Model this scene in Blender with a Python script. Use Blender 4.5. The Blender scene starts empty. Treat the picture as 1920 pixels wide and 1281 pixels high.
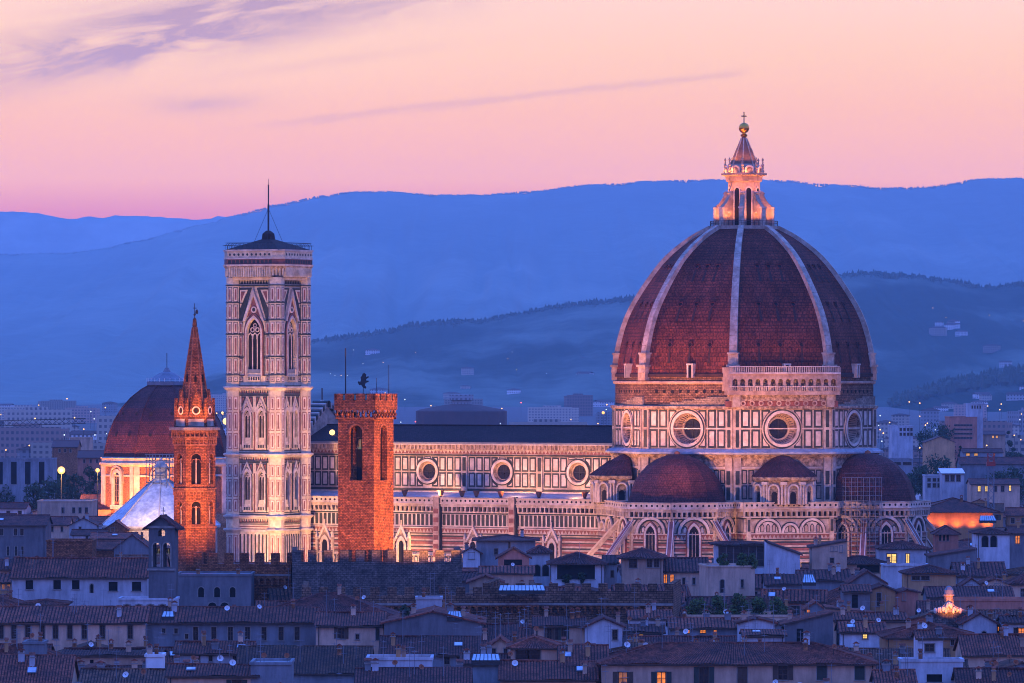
import bpy, math, random
from math import sin, cos, pi, radians, sqrt, atan2
from mathutils import Vector, Matrix

# ------------------------------------------------------------------ camera
SC = bpy.context.scene
COL = SC.collection
F = 10800.0          # focal length in photo pixels (photo 1920 wide)
HZ = 700.0           # photo row of the horizon
EYE = 54.0           # camera height over the cathedral square, metres
cam_d = bpy.data.cameras.new('camera')
cam = bpy.data.objects.new('camera', cam_d)
COL.objects.link(cam)
cam.location = (0, 0, EYE)
cam.rotation_euler = (radians(90), 0, 0)
cam_d.sensor_width = 36.0
cam_d.lens = 36.0 * F / 1920.0
cam_d.shift_y = (HZ - 640.5) / 1920.0
cam_d.clip_start = 1.0
cam_d.clip_end = 60000.0
SC.camera = cam

# ------------------------------------------------------------------ exposure
SC.view_settings.view_transform = 'Standard'
SC.view_settings.look = 'None'
SC.view_settings.exposure = 0.0
SC.view_settings.gamma = 1.0
SC.cycles.use_denoising = True
SC.cycles.max_bounces = 4
SC.cycles.diffuse_bounces = 2
SC.cycles.glossy_bounces = 2
SC.cycles.transmission_bounces = 2
SC.cycles.volume_bounces = 3
SC.cycles.sample_clamp_indirect = 3.0
SC.cycles.use_light_tree = True
SC.cycles.filter_width = 1.0


def at(px, py, Y):
    """point seen at photo pixel (px, py) at distance Y"""
    return Vector(((px - 960.0) / F * Y, Y, EYE - (py - HZ) / F * Y))


def zat(py, Y):
    return EYE - (py - HZ) / F * Y


def xat(px, Y):
    return (px - 960.0) / F * Y


# ------------------------------------------------------------------ node helpers
def mth(nt, op, a, b=None, c=None, clamp=False):
    n = nt.nodes.new('ShaderNodeMath')
    n.operation = op
    n.use_clamp = clamp
    for i, v in enumerate((a, b, c)):
        if v is None:
            continue
        if isinstance(v, (int, float)):
            n.inputs[i].default_value = v
        else:
            nt.links.new(v, n.inputs[i])
    return n.outputs[0]


def mixc(nt, fac, a, b, mode='MIX'):
    n = nt.nodes.new('ShaderNodeMix')
    n.data_type = 'RGBA'
    n.blend_type = mode
    n.clamp_factor = True
    for s, v in ((n.inputs[0], fac), (n.inputs[6], a), (n.inputs[7], b)):
        if isinstance(v, (int, float)):
            s.default_value = v
        elif isinstance(v, tuple):
            s.default_value = (v[0], v[1], v[2], 1)
        else:
            nt.links.new(v, s)
    return n.outputs[2]


def ramp(nt, fac, stops, interp='LINEAR'):
    n = nt.nodes.new('ShaderNodeValToRGB')
    cr = n.color_ramp
    cr.interpolation = interp
    while len(cr.elements) < len(stops):
        cr.elements.new(0.5)
    for e, (p, c) in zip(cr.elements, stops):
        e.position = p
        e.color = (c[0], c[1], c[2], 1)
    nt.links.new(fac, n.inputs[0])
    return n.outputs[0]


def sstep(nt, v, a, b):
    n = nt.nodes.new('ShaderNodeMapRange')
    n.interpolation_type = 'SMOOTHSTEP'
    n.clamp = True
    nt.links.new(v, n.inputs[0])
    n.inputs[1].default_value = a
    n.inputs[2].default_value = b
    n.inputs[3].default_value = 0
    n.inputs[4].default_value = 1
    return n.outputs[0]


# ------------------------------------------------------------------ world: afterglow in the west, blue dusk overhead
def make_world():
    w = bpy.data.worlds.new('World')
    SC.world = w
    w.use_nodes = True
    nt = w.node_tree
    nt.nodes.clear()
    out = nt.nodes.new('ShaderNodeOutputWorld')
    bg = nt.nodes.new('ShaderNodeBackground')
    nt.links.new(bg.outputs[0], out.inputs[0])
    tc = nt.nodes.new('ShaderNodeTexCoord')
    sp = nt.nodes.new('ShaderNodeSeparateXYZ')
    nt.links.new(tc.outputs['Generated'], sp.inputs[0])
    X, Y, Z = sp.outputs
    zc = mth(nt, 'MAXIMUM', Z, 0.0)
    t = mth(nt, 'SQRT', zc)
    k = 1.0
    west = ramp(nt, t, [
        (0.00, (1.20, 0.15, 0.00)),
        (0.165, (1.50, 0.36, 0.00)),
        (0.184, (1.95, 0.78, 0.00)),
        (0.215, (1.75, 0.81, 0.10)),
        (0.2355, (1.63, 0.88, 0.23)),
        (0.256, (1.52, 0.92, 0.45)),
        (0.33, (0.90, 0.62, 0.70)),
        (0.50, (0.25, 0.50, 1.85)),
        (1.00, (0.12, 0.45, 2.15))])
    east = ramp(nt, t, [
        (0.00, (0.16, 0.18, 0.50)),
        (0.30, (0.55, 0.33, 0.72)),
        (0.55, (0.28, 0.48, 1.85)),
        (1.00, (0.12, 0.45, 2.15))])
    f = sstep(nt, Y, -0.1, 0.75)
    base = mixc(nt, f, east, west)
    # clouds: azimuth / elevation tangent coordinates, in degrees-like units
    ys = mth(nt, 'MAXIMUM', Y, 0.05)
    U = mth(nt, 'MULTIPLY', mth(nt, 'DIVIDE', X, ys), 10.8)      # -0.96 .. 0.96 over the photo
    V = mth(nt, 'MULTIPLY', mth(nt, 'DIVIDE', Z, ys), 10.8)      # 0.36 at the ridge .. 0.70 at the top
    cmb = nt.nodes.new('ShaderNodeCombineXYZ')
    # long streaks: rotate a little, stretch along the streak
    ca, sa = cos(radians(12)), sin(radians(12))
    ur = mth(nt, 'ADD', mth(nt, 'MULTIPLY', U, ca), mth(nt, 'MULTIPLY', V, sa))
    vr = mth(nt, 'SUBTRACT', mth(nt, 'MULTIPLY', V, ca), mth(nt, 'MULTIPLY', U, sa))
    nt.links.new(mth(nt, 'MULTIPLY', ur, 2.2), cmb.inputs[0])
    nt.links.new(mth(nt, 'MULTIPLY', vr, 10.0), cmb.inputs[1])
    no = nt.nodes.new('ShaderNodeTexNoise')
    no.inputs['Scale'].default_value = 1.9
    no.inputs['Detail'].default_value = 7
    no.inputs['Roughness'].default_value = 0.62
    no.inputs['Distortion'].default_value = 0.9
    nt.links.new(cmb.outputs[0], no.inputs['Vector'])
    nz = no.outputs['Fac']

    def blob(u0, v0, ru, rv, tilt=0.0):
        c_, s_ = cos(radians(tilt)), sin(radians(tilt))
        du = mth(nt, 'SUBTRACT', U, u0)
        dv = mth(nt, 'SUBTRACT', V, v0)
        a = mth(nt, 'ADD', mth(nt, 'MULTIPLY', du, c_), mth(nt, 'MULTIPLY', dv, s_))
        b = mth(nt, 'SUBTRACT', mth(nt, 'MULTIPLY', dv, c_), mth(nt, 'MULTIPLY', du, s_))
        a = mth(nt, 'DIVIDE', a, ru)
        b = mth(nt, 'DIVIDE', b, rv)
        r2 = mth(nt, 'ADD', mth(nt, 'MULTIPLY', a, a), mth(nt, 'MULTIPLY', b, b))
        return mth(nt, 'EXPONENT', mth(nt, 'MULTIPLY', r2, -1.0))
    m1 = mth(nt, 'ADD', mth(nt, 'MULTIPLY', blob(-0.52, 0.668, 0.46, 0.062, 10), 1.35),
             mth(nt, 'MULTIPLY', blob(-0.78, 0.600, 0.22, 0.040, 12), 0.8))
    m1 = mth(nt, 'ADD', m1, mth(nt, 'MULTIPLY', blob(-0.57, 0.505, 0.11, 0.018, 2), 0.62))
    m1 = mth(nt, 'ADD', m1, mth(nt, 'MULTIPLY', blob(-0.33, 0.585, 0.25, 0.010, 8), 0.25))
    mask = mth(nt, 'MULTIPLY', m1, sstep(nt, nz, 0.22, 0.70))
    # thin condensation trail
    ln = mth(nt, 'SUBTRACT', V, mth(nt, 'ADD', mth(nt, 'MULTIPLY', U, 0.1117), 0.517))
    ln = mth(nt, 'ADD', ln, mth(nt, 'MULTIPLY', mth(nt, 'SUBTRACT', nz, 0.5), 0.03))
    tr = mth(nt, 'EXPONENT', mth(nt, 'MULTIPLY', mth(nt, 'MULTIPLY', ln, ln), -22000.0))
    tr = mth(nt, 'MULTIPLY', tr, mth(nt, 'MULTIPLY', sstep(nt, U, -0.62, -0.3), mth(nt, 'SUBTRACT', 1.0, sstep(nt, U, 0.38, 0.47))))
    mask = mth(nt, 'ADD', mask, mth(nt, 'MULTIPLY', tr, 0.30), clamp=True)
    col = mixc(nt, mth(nt, 'MULTIPLY', mask, 0.97), base, (0.74, 0.42, 0.30))
    # broad pale veil and a warmer left side
    veil = mth(nt, 'MULTIPLY', blob(-0.55, 0.60, 0.5, 0.10, 0), 0.30)
    col = mixc(nt, mth(nt, 'MULTIPLY', veil, mth(nt, 'SUBTRACT', 1.0, mask)), col, (1.75, 1.08, 0.42))
    # the sun has set: a low Nishita sky adds the last of the day's scattered light
    sk = nt.nodes.new('ShaderNodeTexSky')
    sk.sky_type = 'NISHITA'
    sk.sun_disc = False
    sk.sun_elevation = radians(-2.0)
    sk.sun_rotation = radians(-20)
    add = mixc(nt, 0.05, col, sk.outputs[0], 'ADD')
    nt.links.new(add, bg.inputs[0])
    bg.inputs[1].default_value = 1.0


make_world()


# ------------------------------------------------------------------ mesh builder
class MB:
    def __init__(s):
        s.v, s.f, s.mi, s.mats, s.M = [], [], [], [], Matrix()

    def _m(s, name):
        if name not in s.mats:
            s.mats.append(name)
        return s.mats.index(name)

    def face(s, pts, mat):
        i = len(s.v)
        M = s.M
        for p in pts:
            s.v.append(tuple(M @ Vector(p)))
        s.f.append(tuple(range(i, i + len(pts))))
        s.mi.append(s._m(mat))

    def box(s, x0, x1, y0, y1, z0, z1, mat, top=None, skip=''):
        a, b, c, d = (x0, y0, z0), (x1, y0, z0), (x1, y1, z0), (x0, y1, z0)
        e, f, g, h = (x0, y0, z1), (x1, y0, z1), (x1, y1, z1), (x0, y1, z1)
        s.face([a, b, f, e], mat)
        if 'b' not in skip:
            s.face([c, d, h, g], mat)
        s.face([b, c, g, f], mat)
        s.face([d, a, e, h], mat)
        s.face([e, f, g, h], top or mat)
        if 'u' not in skip:
            s.face([d, c, b, a], mat)

    def slab(s, x0, x1, z0, z1, d, mat, d0=0.0):
        """flat piece standing d proud of the wall plane"""
        s.box(x0, x1, -d, -d0, z0, z1, mat, skip='b')

    def framed(s, x0, x1, z0, z1, fw, d, mf, mi):
        s.slab(x0, x1, z0, z1, d, mf)
        s.slab(x0 + fw, x1 - fw, z0 + fw, z1 - fw, d + 0.04, mi)

    def extr(s, pts, yf, yb, mat, side=None, back=False):
        s.face([(x, yf, z) for x, z in pts], mat)
        if back:
            s.face([(x, yb, z) for x, z in reversed(pts)], mat)
        n = len(pts)
        for i in range(n):
            (xa, za), (xb, zb) = pts[i], pts[(i + 1) % n]
            s.face([(xa, yf, za), (xa, yb, za), (xb, yb, zb), (xb, yf, zb)], side or mat)

    def prism(s, pts, z0, z1, mat, top=None, cap=True):
        n = len(pts)
        for i in range(n):
            (xa, ya), (xb, yb) = pts[i], pts[(i + 1) % n]
            s.face([(xa, ya, z0), (xb, yb, z0), (xb, yb, z1), (xa, ya, z1)], mat)
        if cap:
            s.face([(x, y, z1) for x, y in pts], top or mat)
            s.face([(x, y, z0) for x, y in reversed(pts)], mat)

    def lathe(s, prof, n, mat, phase=0.0, a0=0.0, a1=2 * pi, cx=0, cy=0):
        for (r0, z0), (r1, z1) in zip(prof, prof[1:]):
            for k in range(n):
                t0 = phase + a0 + (a1 - a0) * k / n
                t1 = phase + a0 + (a1 - a0) * (k + 1) / n
                P = [(cx + r0 * cos(t0), cy + r0 * sin(t0), z0), (cx + r0 * cos(t1), cy + r0 * sin(t1), z0),
                     (cx + r1 * cos(t1), cy + r1 * sin(t1), z1), (cx + r1 * cos(t0), cy + r1 * sin(t0), z1)]
                if r1 < 1e-5:
                    P = P[:3]
                elif r0 < 1e-5:
                    P = [P[0], P[2], P[3]]
                s.face(P, mat)

    def tube(s, p, q, r, mat, n=6, r2=None):
        p, q = Vector(p), Vector(q)
        d = (q - p).normalized()
        u = d.orthogonal().normalized()
        w = d.cross(u)
        r2 = r if r2 is None else r2
        A = [p + (u * cos(2 * pi * k / n) + w * sin(2 * pi * k / n)) * r for k in range(n)]
        B = [q + (u * cos(2 * pi * k / n) + w * sin(2 * pi * k / n)) * r2 for k in range(n)]
        for k in range(n):
            s.face([A[k], A[(k + 1) % n], B[(k + 1) % n], B[k]], mat)
        s.face(list(reversed(A)), mat)
        s.face(B, mat)

    def ball(s, c, r, mat, n=10, m=6, sz=1.0):
        prof = [(r * sin(pi * i / m), c[2] - r * sz * cos(pi * i / m)) for i in range(m + 1)]
        prof[0] = (0, prof[0][1])
        prof[-1] = (0, prof[-1][1])
        s.lathe(prof, n, mat, cx=c[0], cy=c[1])

    # ---- arches
    def archpts(s, xc, w, zs, pointed=False, n=8):
        h = w / 2.0
        if not pointed:
            return [(xc + h * cos(pi * i / n), zs + h * sin(pi * i / n)) for i in range(n + 1)]
        k = n // 2
        R = [(xc - h + w * cos(pi / 3 * i / k), zs + w * sin(pi / 3 * i / k)) for i in range(k + 1)]
        L = [(2 * xc - x, z) for x, z in reversed(R[:-1])]
        return R + L

    def archface(s, xc, w, z0, zs, d, mat, pointed=False, d0=0.0):
        P = [(xc - w / 2, z0), (xc + w / 2, z0)] + s.archpts(xc, w, zs, pointed)
        s.extr(P, -d, -d0, mat)

    def archband(s, xc, wi, wo, z0, zs, d, mat, pointed=False, d0=0.0, n=10):
        A = [(xc + wi / 2, z0)] + s.archpts(xc, wi, zs, pointed, n) + [(xc - wi / 2, z0)]
        B = [(xc + wo / 2, z0)] + s.archpts(xc, wo, zs, pointed, n) + [(xc - wo / 2, z0)]
        for i in range(len(A) - 1):
            a, b, c, e = A[i], A[i + 1], B[i + 1], B[i]
            s.face([(a[0], -d, a[1]), (b[0], -d, b[1]), (c[0], -d, c[1]), (e[0], -d, e[1])], mat)
            s.face([(a[0], -d, a[1]), (b[0], -d, b[1]), (b[0], -d0, b[1]), (a[0], -d0, a[1])], mat)
            s.face([(e[0], -d, e[1]), (c[0], -d, c[1]), (c[0], -d0, c[1]), (e[0], -d0, e[1])], mat)

    def archtop(s, xc, w, zs, z1, y, t, mat, pointed=False, n=8):
        """masonry over an arched opening: fills from the arch up to z1"""
        A = s.archpts(xc, w, zs, pointed, n)
        for (xa, za), (xb, zb) in zip(A, A[1:]):
            s.face([(xa, y, za), (xb, y, zb), (xb, y, z1), (xa, y, z1)], mat)
            s.face([(xa, y, za), (xb, y, zb), (xb, y + t, zb), (xa, y + t, za)], mat)

    def arcade(s, x0, x1, n, z0, zs, z1, pw, y, t, mat, pointed=False):
        p = (x1 - x0) / n
        for i in range(n + 1):
            x = x0 + i * p
            s.box(max(x - pw / 2, x0 - pw / 2), x + pw / 2, y, y + t, z0, zs, mat)
            s.face([(x - pw / 2, y, zs), (x + pw / 2, y, zs), (x + pw / 2, y, z1), (x - pw / 2, y, z1)], mat)
        for i in range(n):
            s.archtop(x0 + (i + .5) * p, p - pw, zs, z1, y, t, mat, pointed, 6)

    def ring(s, xc, zc, r0, r1, d, mat, d0=0.0, n=32, y0=None):
        """flat ring r0..r1 standing d proud of the wall (both rims closed)"""
        for k in range(n):
            a, b = 2 * pi * k / n, 2 * pi * (k + 1) / n
            pa, pb = (cos(a), sin(a)), (cos(b), sin(b))
            P = lambda r, c, y: (xc + r * c[0], y, zc + r * c[1])
            s.face([P(r0, pa, -d), P(r0, pb, -d), P(r1, pb, -d), P(r1, pa, -d)], mat)
            s.face([P(r1, pa, -d), P(r1, pb, -d), P(r1, pb, -d0), P(r1, pa, -d0)], mat)
            s.face([P(r0, pa, -d), P(r0, pb, -d), P(r0, pb, -d0), P(r0, pa, -d0)], mat)

    def cone_in(s, xc, zc, r0, y0, r1, y1, mat, n=32):
        for k in range(n):
            a, b = 2 * pi * k / n, 2 * pi * (k + 1) / n
            s.face([(xc + r0 * cos(a), y0, zc + r0 * sin(a)), (xc + r0 * cos(b), y0, zc + r0 * sin(b)),
                    (xc + r1 * cos(b), y1, zc + r1 * sin(b)), (xc + r1 * cos(a), y1, zc + r1 * sin(a))], mat)

    def disc(s, xc, zc, r, y, mat, n=32):
        s.face([(xc + r * cos(2 * pi * k / n), y, zc + r * sin(2 * pi * k / n)) for k in range(n)], mat)

    def holed(s, x0, x1, z0, z1, xc, zc, r, mat, y=0.0, n=32):
        """rectangle of wall with a round hole"""
        def edge(a):
            c_, s_ = cos(a), sin(a)
            t = 1e9
            if c_ > 1e-6: t = min(t, (x1 - xc) / c_)
            if c_ < -1e-6: t = min(t, (x0 - xc) / c_)
            if s_ > 1e-6: t = min(t, (z1 - zc) / s_)
            if s_ < -1e-6: t = min(t, (z0 - zc) / s_)
            return (xc + c_ * t, y, zc + s_ * t)
        A = [2 * pi * k / n for k in range(n)]
        A += [atan2(z - zc, x - xc) % (2 * pi) for x in (x0, x1) for z in (z0, z1)]
        A = sorted(A)
        for a, b in zip(A, A[1:] + [A[0] + 2 * pi]):
            if b - a < 1e-6:
                continue
            s.face([(xc + r * cos(a), y, zc + r * sin(a)), (xc + r * cos(b), y, zc + r * sin(b)), edge(b), edge(a)], mat)

    def clipped(s, x0, x1, z0, z1, xc, zc, r, d, mat, n=10):
        """rectangle outside a circle, cut in thin strips"""
        right = (x0 + x1) / 2 > xc
        for i in range(n):
            za, zb = z0 + (z1 - z0) * i / n, z0 + (z1 - z0) * (i + 1) / n
            e = []
            for z in (za, zb):
                q = r * r - (z - zc) ** 2
                q = sqrt(q) if q > 0 else 0
                e.append(max(x0, xc + q) if right else min(x1, xc - q))
            if right:
                if e[0] >= x1 and e[1] >= x1: continue
                s.face([(min(e[0], x1), -d, za), (x1, -d, za), (x1, -d, zb), (min(e[1], x1), -d, zb)], mat)
            else:
                if e[0] <= x0 and e[1] <= x0: continue
                s.face([(x0, -d, za), (max(e[0], x0), -d, za), (max(e[1], x0), -d, zb), (x0, -d, zb)], mat)

    def openings(s, X0, X1, Z0, Z1, ops, mat, y=0.0, t=0.3):
        """wall rectangle with rectangular openings (x0,x1,z0,z1) and their reveals"""
        xs = sorted(set([X0, X1] + [v for o in ops for v in o[:2]]))
        zs = sorted(set([Z0, Z1] + [v for o in ops for v in o[2:4]]))
        for xa, xb in zip(xs, xs[1:]):
            for za, zb in zip(zs, zs[1:]):
                cx, cz = (xa + xb) / 2, (za + zb) / 2
                if cx < X0 or cx > X1 or cz < Z0 or cz > Z1: continue
                if any(o[0] < cx < o[1] and o[2] < cz < o[3] for o in ops):
                    continue
                s.face([(xa, y, za), (xb, y, za), (xb, y, zb), (xa, y, zb)], mat)
        for a, b, c, d in [o[:4] for o in ops]:
            s.face([(a, y, c), (a, y + t, c), (a, y + t, d), (a, y, d)], mat)
            s.face([(b, y, c), (b, y + t, c), (b, y + t, d), (b, y, d)], mat)
            s.face([(a, y, c), (b, y, c), (b, y + t, c), (a, y + t, c)], mat)
            s.face([(a, y, d), (b, y, d), (b, y + t, d), (a, y + t, d)], mat)

    def tiled(s, el, er, rr, rl, mat, pitch=0.5, h=0.09):
        """roof slope between eave-left, eave-right, ridge-right, ridge-left with rows of round tiles"""
        el, er, rr, rl = map(Vector, (el, er, rr, rl))
        L = (er - el).length
        n = max(3, int(L / pitch))
        nrm = (er - el).cross((rl + rr) / 2 - (el + er) / 2).normalized()
        if nrm.z < 0:
            nrm = -nrm
        prof = [(0, 0), (0.28, 0.0), (0.42, 0.8), (0.64, 1.0), (0.86, 0.8)]
        T, H = [], []
        for i in range(n):
            for a, b in prof:
                T.append((i + a) / n)
                H.append(b * h)
        T.append(1.0)
        H.append(0)
        E = [el.lerp(er, t) + nrm * q for t, q in zip(T, H)]
        R = [rl.lerp(rr, t) + nrm * q for t, q in zip(T, H)]
        for i in range(len(T) - 1):
            if (R[i] - R[i + 1]).length < 1e-4:
                s.face([E[i], E[i + 1], R[i]], 'tile_gap' if i % 5 == 0 else mat)
            else:
                s.face([E[i], E[i + 1], R[i + 1], R[i]], 'tile_gap' if i % 5 == 0 else mat)

    def mesh(s, name):
        me = bpy.data.meshes.new(name)
        me.from_pydata(s.v, [], s.f)
        for m in s.mats:
            me.materials.append(MAT(m))
        me.polygons.foreach_set('material_index', s.mi)
        uv = me.uv_layers.new(name='UVMap')
        buf = [0.0] * (2 * len(me.loops))
        up = Vector((0, 0, 1))
        V = me.vertices
        for p in me.polygons:
            n = p.normal
            if abs(n.z) > 0.995:
                t, b = Vector((1, 0, 0)), Vector((0, 1, 0))
            else:
                t = up.cross(n).normalized()
                b = n.cross(t)
            for li, vi in zip(p.loop_indices, p.vertices):
                co = V[vi].co
                buf[2 * li] = co.dot(t)
                buf[2 * li + 1] = co.dot(b)
        uv.data.foreach_set('uv', buf)
        return me

    def build(s, name, parent=None):
        o = bpy.data.objects.new(name, s.mesh(name))
        COL.objects.link(o)
        if parent is not None:
            o.parent = parent
        return o


def link(name, me, parent=None):
    o = bpy.data.objects.new(name, me)
    COL.objects.link(o)
    o.parent = parent
    return o


def thing(name, label, cat, loc=(0, 0, 0), rz=0.0, group=None):
    o = bpy.data.objects.new(name, None)
    COL.objects.link(o)
    o.location = loc
    o.rotation_euler = (0, 0, rz)
    o['label'] = label
    o['category'] = cat
    if group:
        o['group'] = group
    return o


def tag(o, label=None, cat=None, group=None, kind=None):
    for k, v in (('label', label), ('category', cat), ('group', group), ('kind', kind)):
        if v:
            o[k] = v
    return o


def plane(phi, apo, cx=0.0, cy=0.0):
    """wall plane with outward normal at angle phi, apo metres from (cx, cy): x right, y inward, z up"""
    nx, ny = cos(phi), sin(phi)
    return Matrix(((-ny, -nx, 0, cx + nx * apo), (nx, -ny, 0, cy + ny * apo), (0, 0, 1, 0), (0, 0, 0, 1)))


def octo(R, phase=pi / 8, n=8, cx=0, cy=0):
    return [(cx + R * cos(phase + 2 * pi * k / n), cy + R * sin(phase + 2 * pi * k / n)) for k in range(n)]


# ------------------------------------------------------------------ materials
_M = {}
SPEC = {}


def MAT(name):
    if name not in _M:
        _M[name] = SPEC[name](name)
    return _M[name]


def new_mat(name):
    m = bpy.data.materials.new(name)
    m.use_nodes = True
    nt = m.node_tree
    return m, nt, nt.nodes['Principled BSDF']


def coord(nt, kind='Object', scale=(1, 1, 1)):
    tc = nt.nodes.new('ShaderNodeTexCoord')
    mp = nt.nodes.new('ShaderNodeMapping')
    mp.inputs['Scale'].default_value = scale
    nt.links.new(tc.outputs[kind], mp.inputs[0])
    return mp.outputs[0]


def noise(nt, vec, scale, detail=4, rough=0.6):
    n = nt.nodes.new('ShaderNodeTexNoise')
    n.inputs['Scale'].default_value = scale
    n.inputs['Detail'].default_value = detail
    n.inputs['Roughness'].default_value = rough
    nt.links.new(vec, n.inputs['Vector'])
    return n.outputs['Fac']


def bump(nt, bs, h, dist, strength=0.6):
    b = nt.nodes.new('ShaderNodeBump')
    b.inputs['Strength'].default_value = strength
    b.inputs['Distance'].default_value = dist
    nt.links.new(h, b.inputs['Height'])
    nt.links.new(b.outputs[0], bs.inputs['Normal'])


def rnd(nt, lo, hi):
    oi = nt.nodes.new('ShaderNodeObjectInfo')
    return mth(nt, 'MULTIPLY_ADD', oi.outputs['Random'], hi - lo, lo)


def scalec(nt, col, fac):
    n = nt.nodes.new('ShaderNodeVectorMath')
    n.operation = 'SCALE'
    nt.links.new(col, n.inputs[0])
    if isinstance(fac, (int, float)):
        n.inputs['Scale'].default_value = fac
    else:
        nt.links.new(fac, n.inputs['Scale'])
    return n.outputs[0]


def mottled(c1, c2, scale=0.5, rough=0.85, stretch=(1, 1, 1), rand=None, bmp=0.0, fine=None, metallic=0.0, spec=0.25, fc=None):
    def f(name):
        m, nt, bs = new_mat(name)
        v = coord(nt, 'Object', stretch)
        a = noise(nt, v, scale, 5, 0.65)
        c = mixc(nt, sstep(nt, a, 0.32, 0.68), c1, c2)
        if fine:
            b = noise(nt, coord(nt, 'Object'), fine, 2, 0.5)
            c = scalec(nt, c, mth(nt, 'MULTIPLY_ADD', sstep(nt, b, 0.28, 0.72), fc or (0.95 if rand else 0.32), (1 - (fc or (0.95 if rand else 0.32)) / 2)))
            if bmp:
                bump(nt, bs, b, bmp)
        if rand:
            c = scalec(nt, c, rnd(nt, *rand))
        nt.links.new(c, bs.inputs['Base Color'])
        bs.inputs['Roughness'].default_value = rough
        bs.inputs['Metallic'].default_value = metallic
        bs.inputs['Specular IOR Level'].default_value = spec
        return m
    return f


def bricked(c1, c2, cm, w=0.6, h=0.25, mortar=0.03, blot=(0.6, 1.25), blots=0.15, rough=0.9, off=0.5, b=0.03, holes=False):
    def f(name):
        m, nt, bs = new_mat(name)
        br = nt.nodes.new('ShaderNodeTexBrick')
        br.offset = off
        br.inputs['Color1'].default_value = (*c1, 1)
        br.inputs['Color2'].default_value = (*c2, 1)
        br.inputs['Mortar'].default_value = (*cm, 1)
        br.inputs['Scale'].default_value = 1.0
        br.inputs['Brick Width'].default_value = w
        br.inputs['Row Height'].default_value = h
        br.inputs['Mortar Size'].default_value = mortar
        br.inputs['Mortar Smooth'].default_value = 0.3
        br.inputs['Bias'].default_value = -0.1
        nt.links.new(coord(nt, 'UV'), br.inputs['Vector'])
        a = noise(nt, coord(nt, 'Object'), blots, 5, 0.65)
        f2 = mth(nt, 'MULTIPLY_ADD', sstep(nt, a, 0.3, 0.7), blot[1] - blot[0], blot[0])
        c = scalec(nt, br.outputs['Color'], f2)
        g = noise(nt, coord(nt, 'Object'), 2.2, 3, 0.7)
        c = scalec(nt, c, mth(nt, 'MULTIPLY_ADD', sstep(nt, g, 0.25, 0.75), 1.0, 0.45))
        nt.links.new(c, bs.inputs['Base Color'])
        bs.inputs['Roughness'].default_value = rough
        bs.inputs['Specular IOR Level'].default_value = 0.2
        if b:
            bump(nt, bs, mth(nt, 'ADD', br.outputs['Fac'], mth(nt, 'MULTIPLY', g, -1.0)), b, 0.5)
        return m
    return f


def glow(col, s, var=0.0):
    def f(name):
        m, nt, bs = new_mat(name)
        bs.inputs['Base Color'].default_value = (0.02, 0.02, 0.02, 1)
        bs.inputs['Emission Color'].default_value = (*col, 1)
        bs.inputs['Emission Strength'].default_value = s
        if var:
            a = noise(nt, coord(nt, 'Object'), 1.6, 2, 0.5)
            st = mth(nt, 'MULTIPLY', mth(nt, 'MULTIPLY_ADD', sstep(nt, a, 0.3, 0.7), var, 1.0 - var / 2), s)
            nt.links.new(st, bs.inputs['Emission Strength'])
        return m
    return f


def plaster(c, rand=(0.75, 1.15)):
    def f(name):
        m, nt, bs = new_mat(name)
        a = noise(nt, coord(nt, 'Object', (1, 1, 0.22)), 0.55, 5, 0.7)      # rain streaks
        b = noise(nt, coord(nt, 'Object'), 0.16, 4, 0.6)                     # big patches
        d = noise(nt, coord(nt, 'Object'), 3.0, 3, 0.6)
        k = mth(nt, 'ADD', mth(nt, 'MULTIPLY', sstep(nt, a, 0.36, 0.66), 0.34), mth(nt, 'MULTIPLY', sstep(nt, b, 0.3, 0.7), 0.26))
        k = mth(nt, 'ADD', k, mth(nt, 'MULTIPLY', d, 0.16))
        cc = scalec(nt, mixc(nt, 1.0, (0, 0, 0), c), mth(nt, 'ADD', k, 0.52))
        cc = scalec(nt, cc, rnd(nt, *rand))
        nt.links.new(cc, bs.inputs['Base Color'])
        bs.inputs['Roughness'].default_value = 0.95
        bs.inputs['Specular IOR Level'].default_value = 0.1
        bump(nt, bs, d, 0.03, 0.4)
        return m
    return f


def hillmat(dark, light, sc1, sc2, lo=0.45, hi=0.7):
    def f(name):
        m, nt, bs = new_mat(name)
        a = noise(nt, coord(nt, 'Object', (1, .3, 1)), sc1, 5, 0.62)
        b = noise(nt, coord(nt, 'Object'), sc2, 4, 0.7)
        c = mixc(nt, sstep(nt, a, lo, hi), dark, light)
        c = scalec(nt, c, mth(nt, 'MULTIPLY_ADD', b, 0.7, 0.65))
        nt.links.new(c, bs.inputs['Base Color'])
        bs.inputs['Roughness'].default_value = 1.0
        bs.inputs['Specular IOR Level'].default_value = 0.0
        bump(nt, bs, b, 5.0, 0.6)
        return m
    return f


def farwall(c, wx=3.4, wz=3.3):
    """plain wall colour for blocks kilometres away, with dim rows of windows and balconies too small to model"""
    def f(name):
        m, nt, bs = new_mat(name)
        br = nt.nodes.new('ShaderNodeTexBrick')
        br.offset = 0.0
        br.inputs['Color1'].default_value = (0.13, 0.12, 0.13, 1)
        br.inputs['Color2'].default_value = (0.20, 0.18, 0.17, 1)
        br.inputs['Mortar'].default_value = (*c, 1)
        br.inputs['Scale'].default_value = 1.0
        br.inputs['Brick Width'].default_value = wx
        br.inputs['Row Height'].default_value = wz
        br.inputs['Mortar Size'].default_value = 0.85
        br.inputs['Mortar Smooth'].default_value = 0.0
        nt.links.new(coord(nt, 'UV'), br.inputs['Vector'])
        cc = scalec(nt, br.outputs['Color'], rnd(nt, 0.6, 1.3))
        nt.links.new(cc, bs.inputs['Base Color'])
        bs.inputs['Roughness'].default_value = 0.9
        return m
    return f


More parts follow.
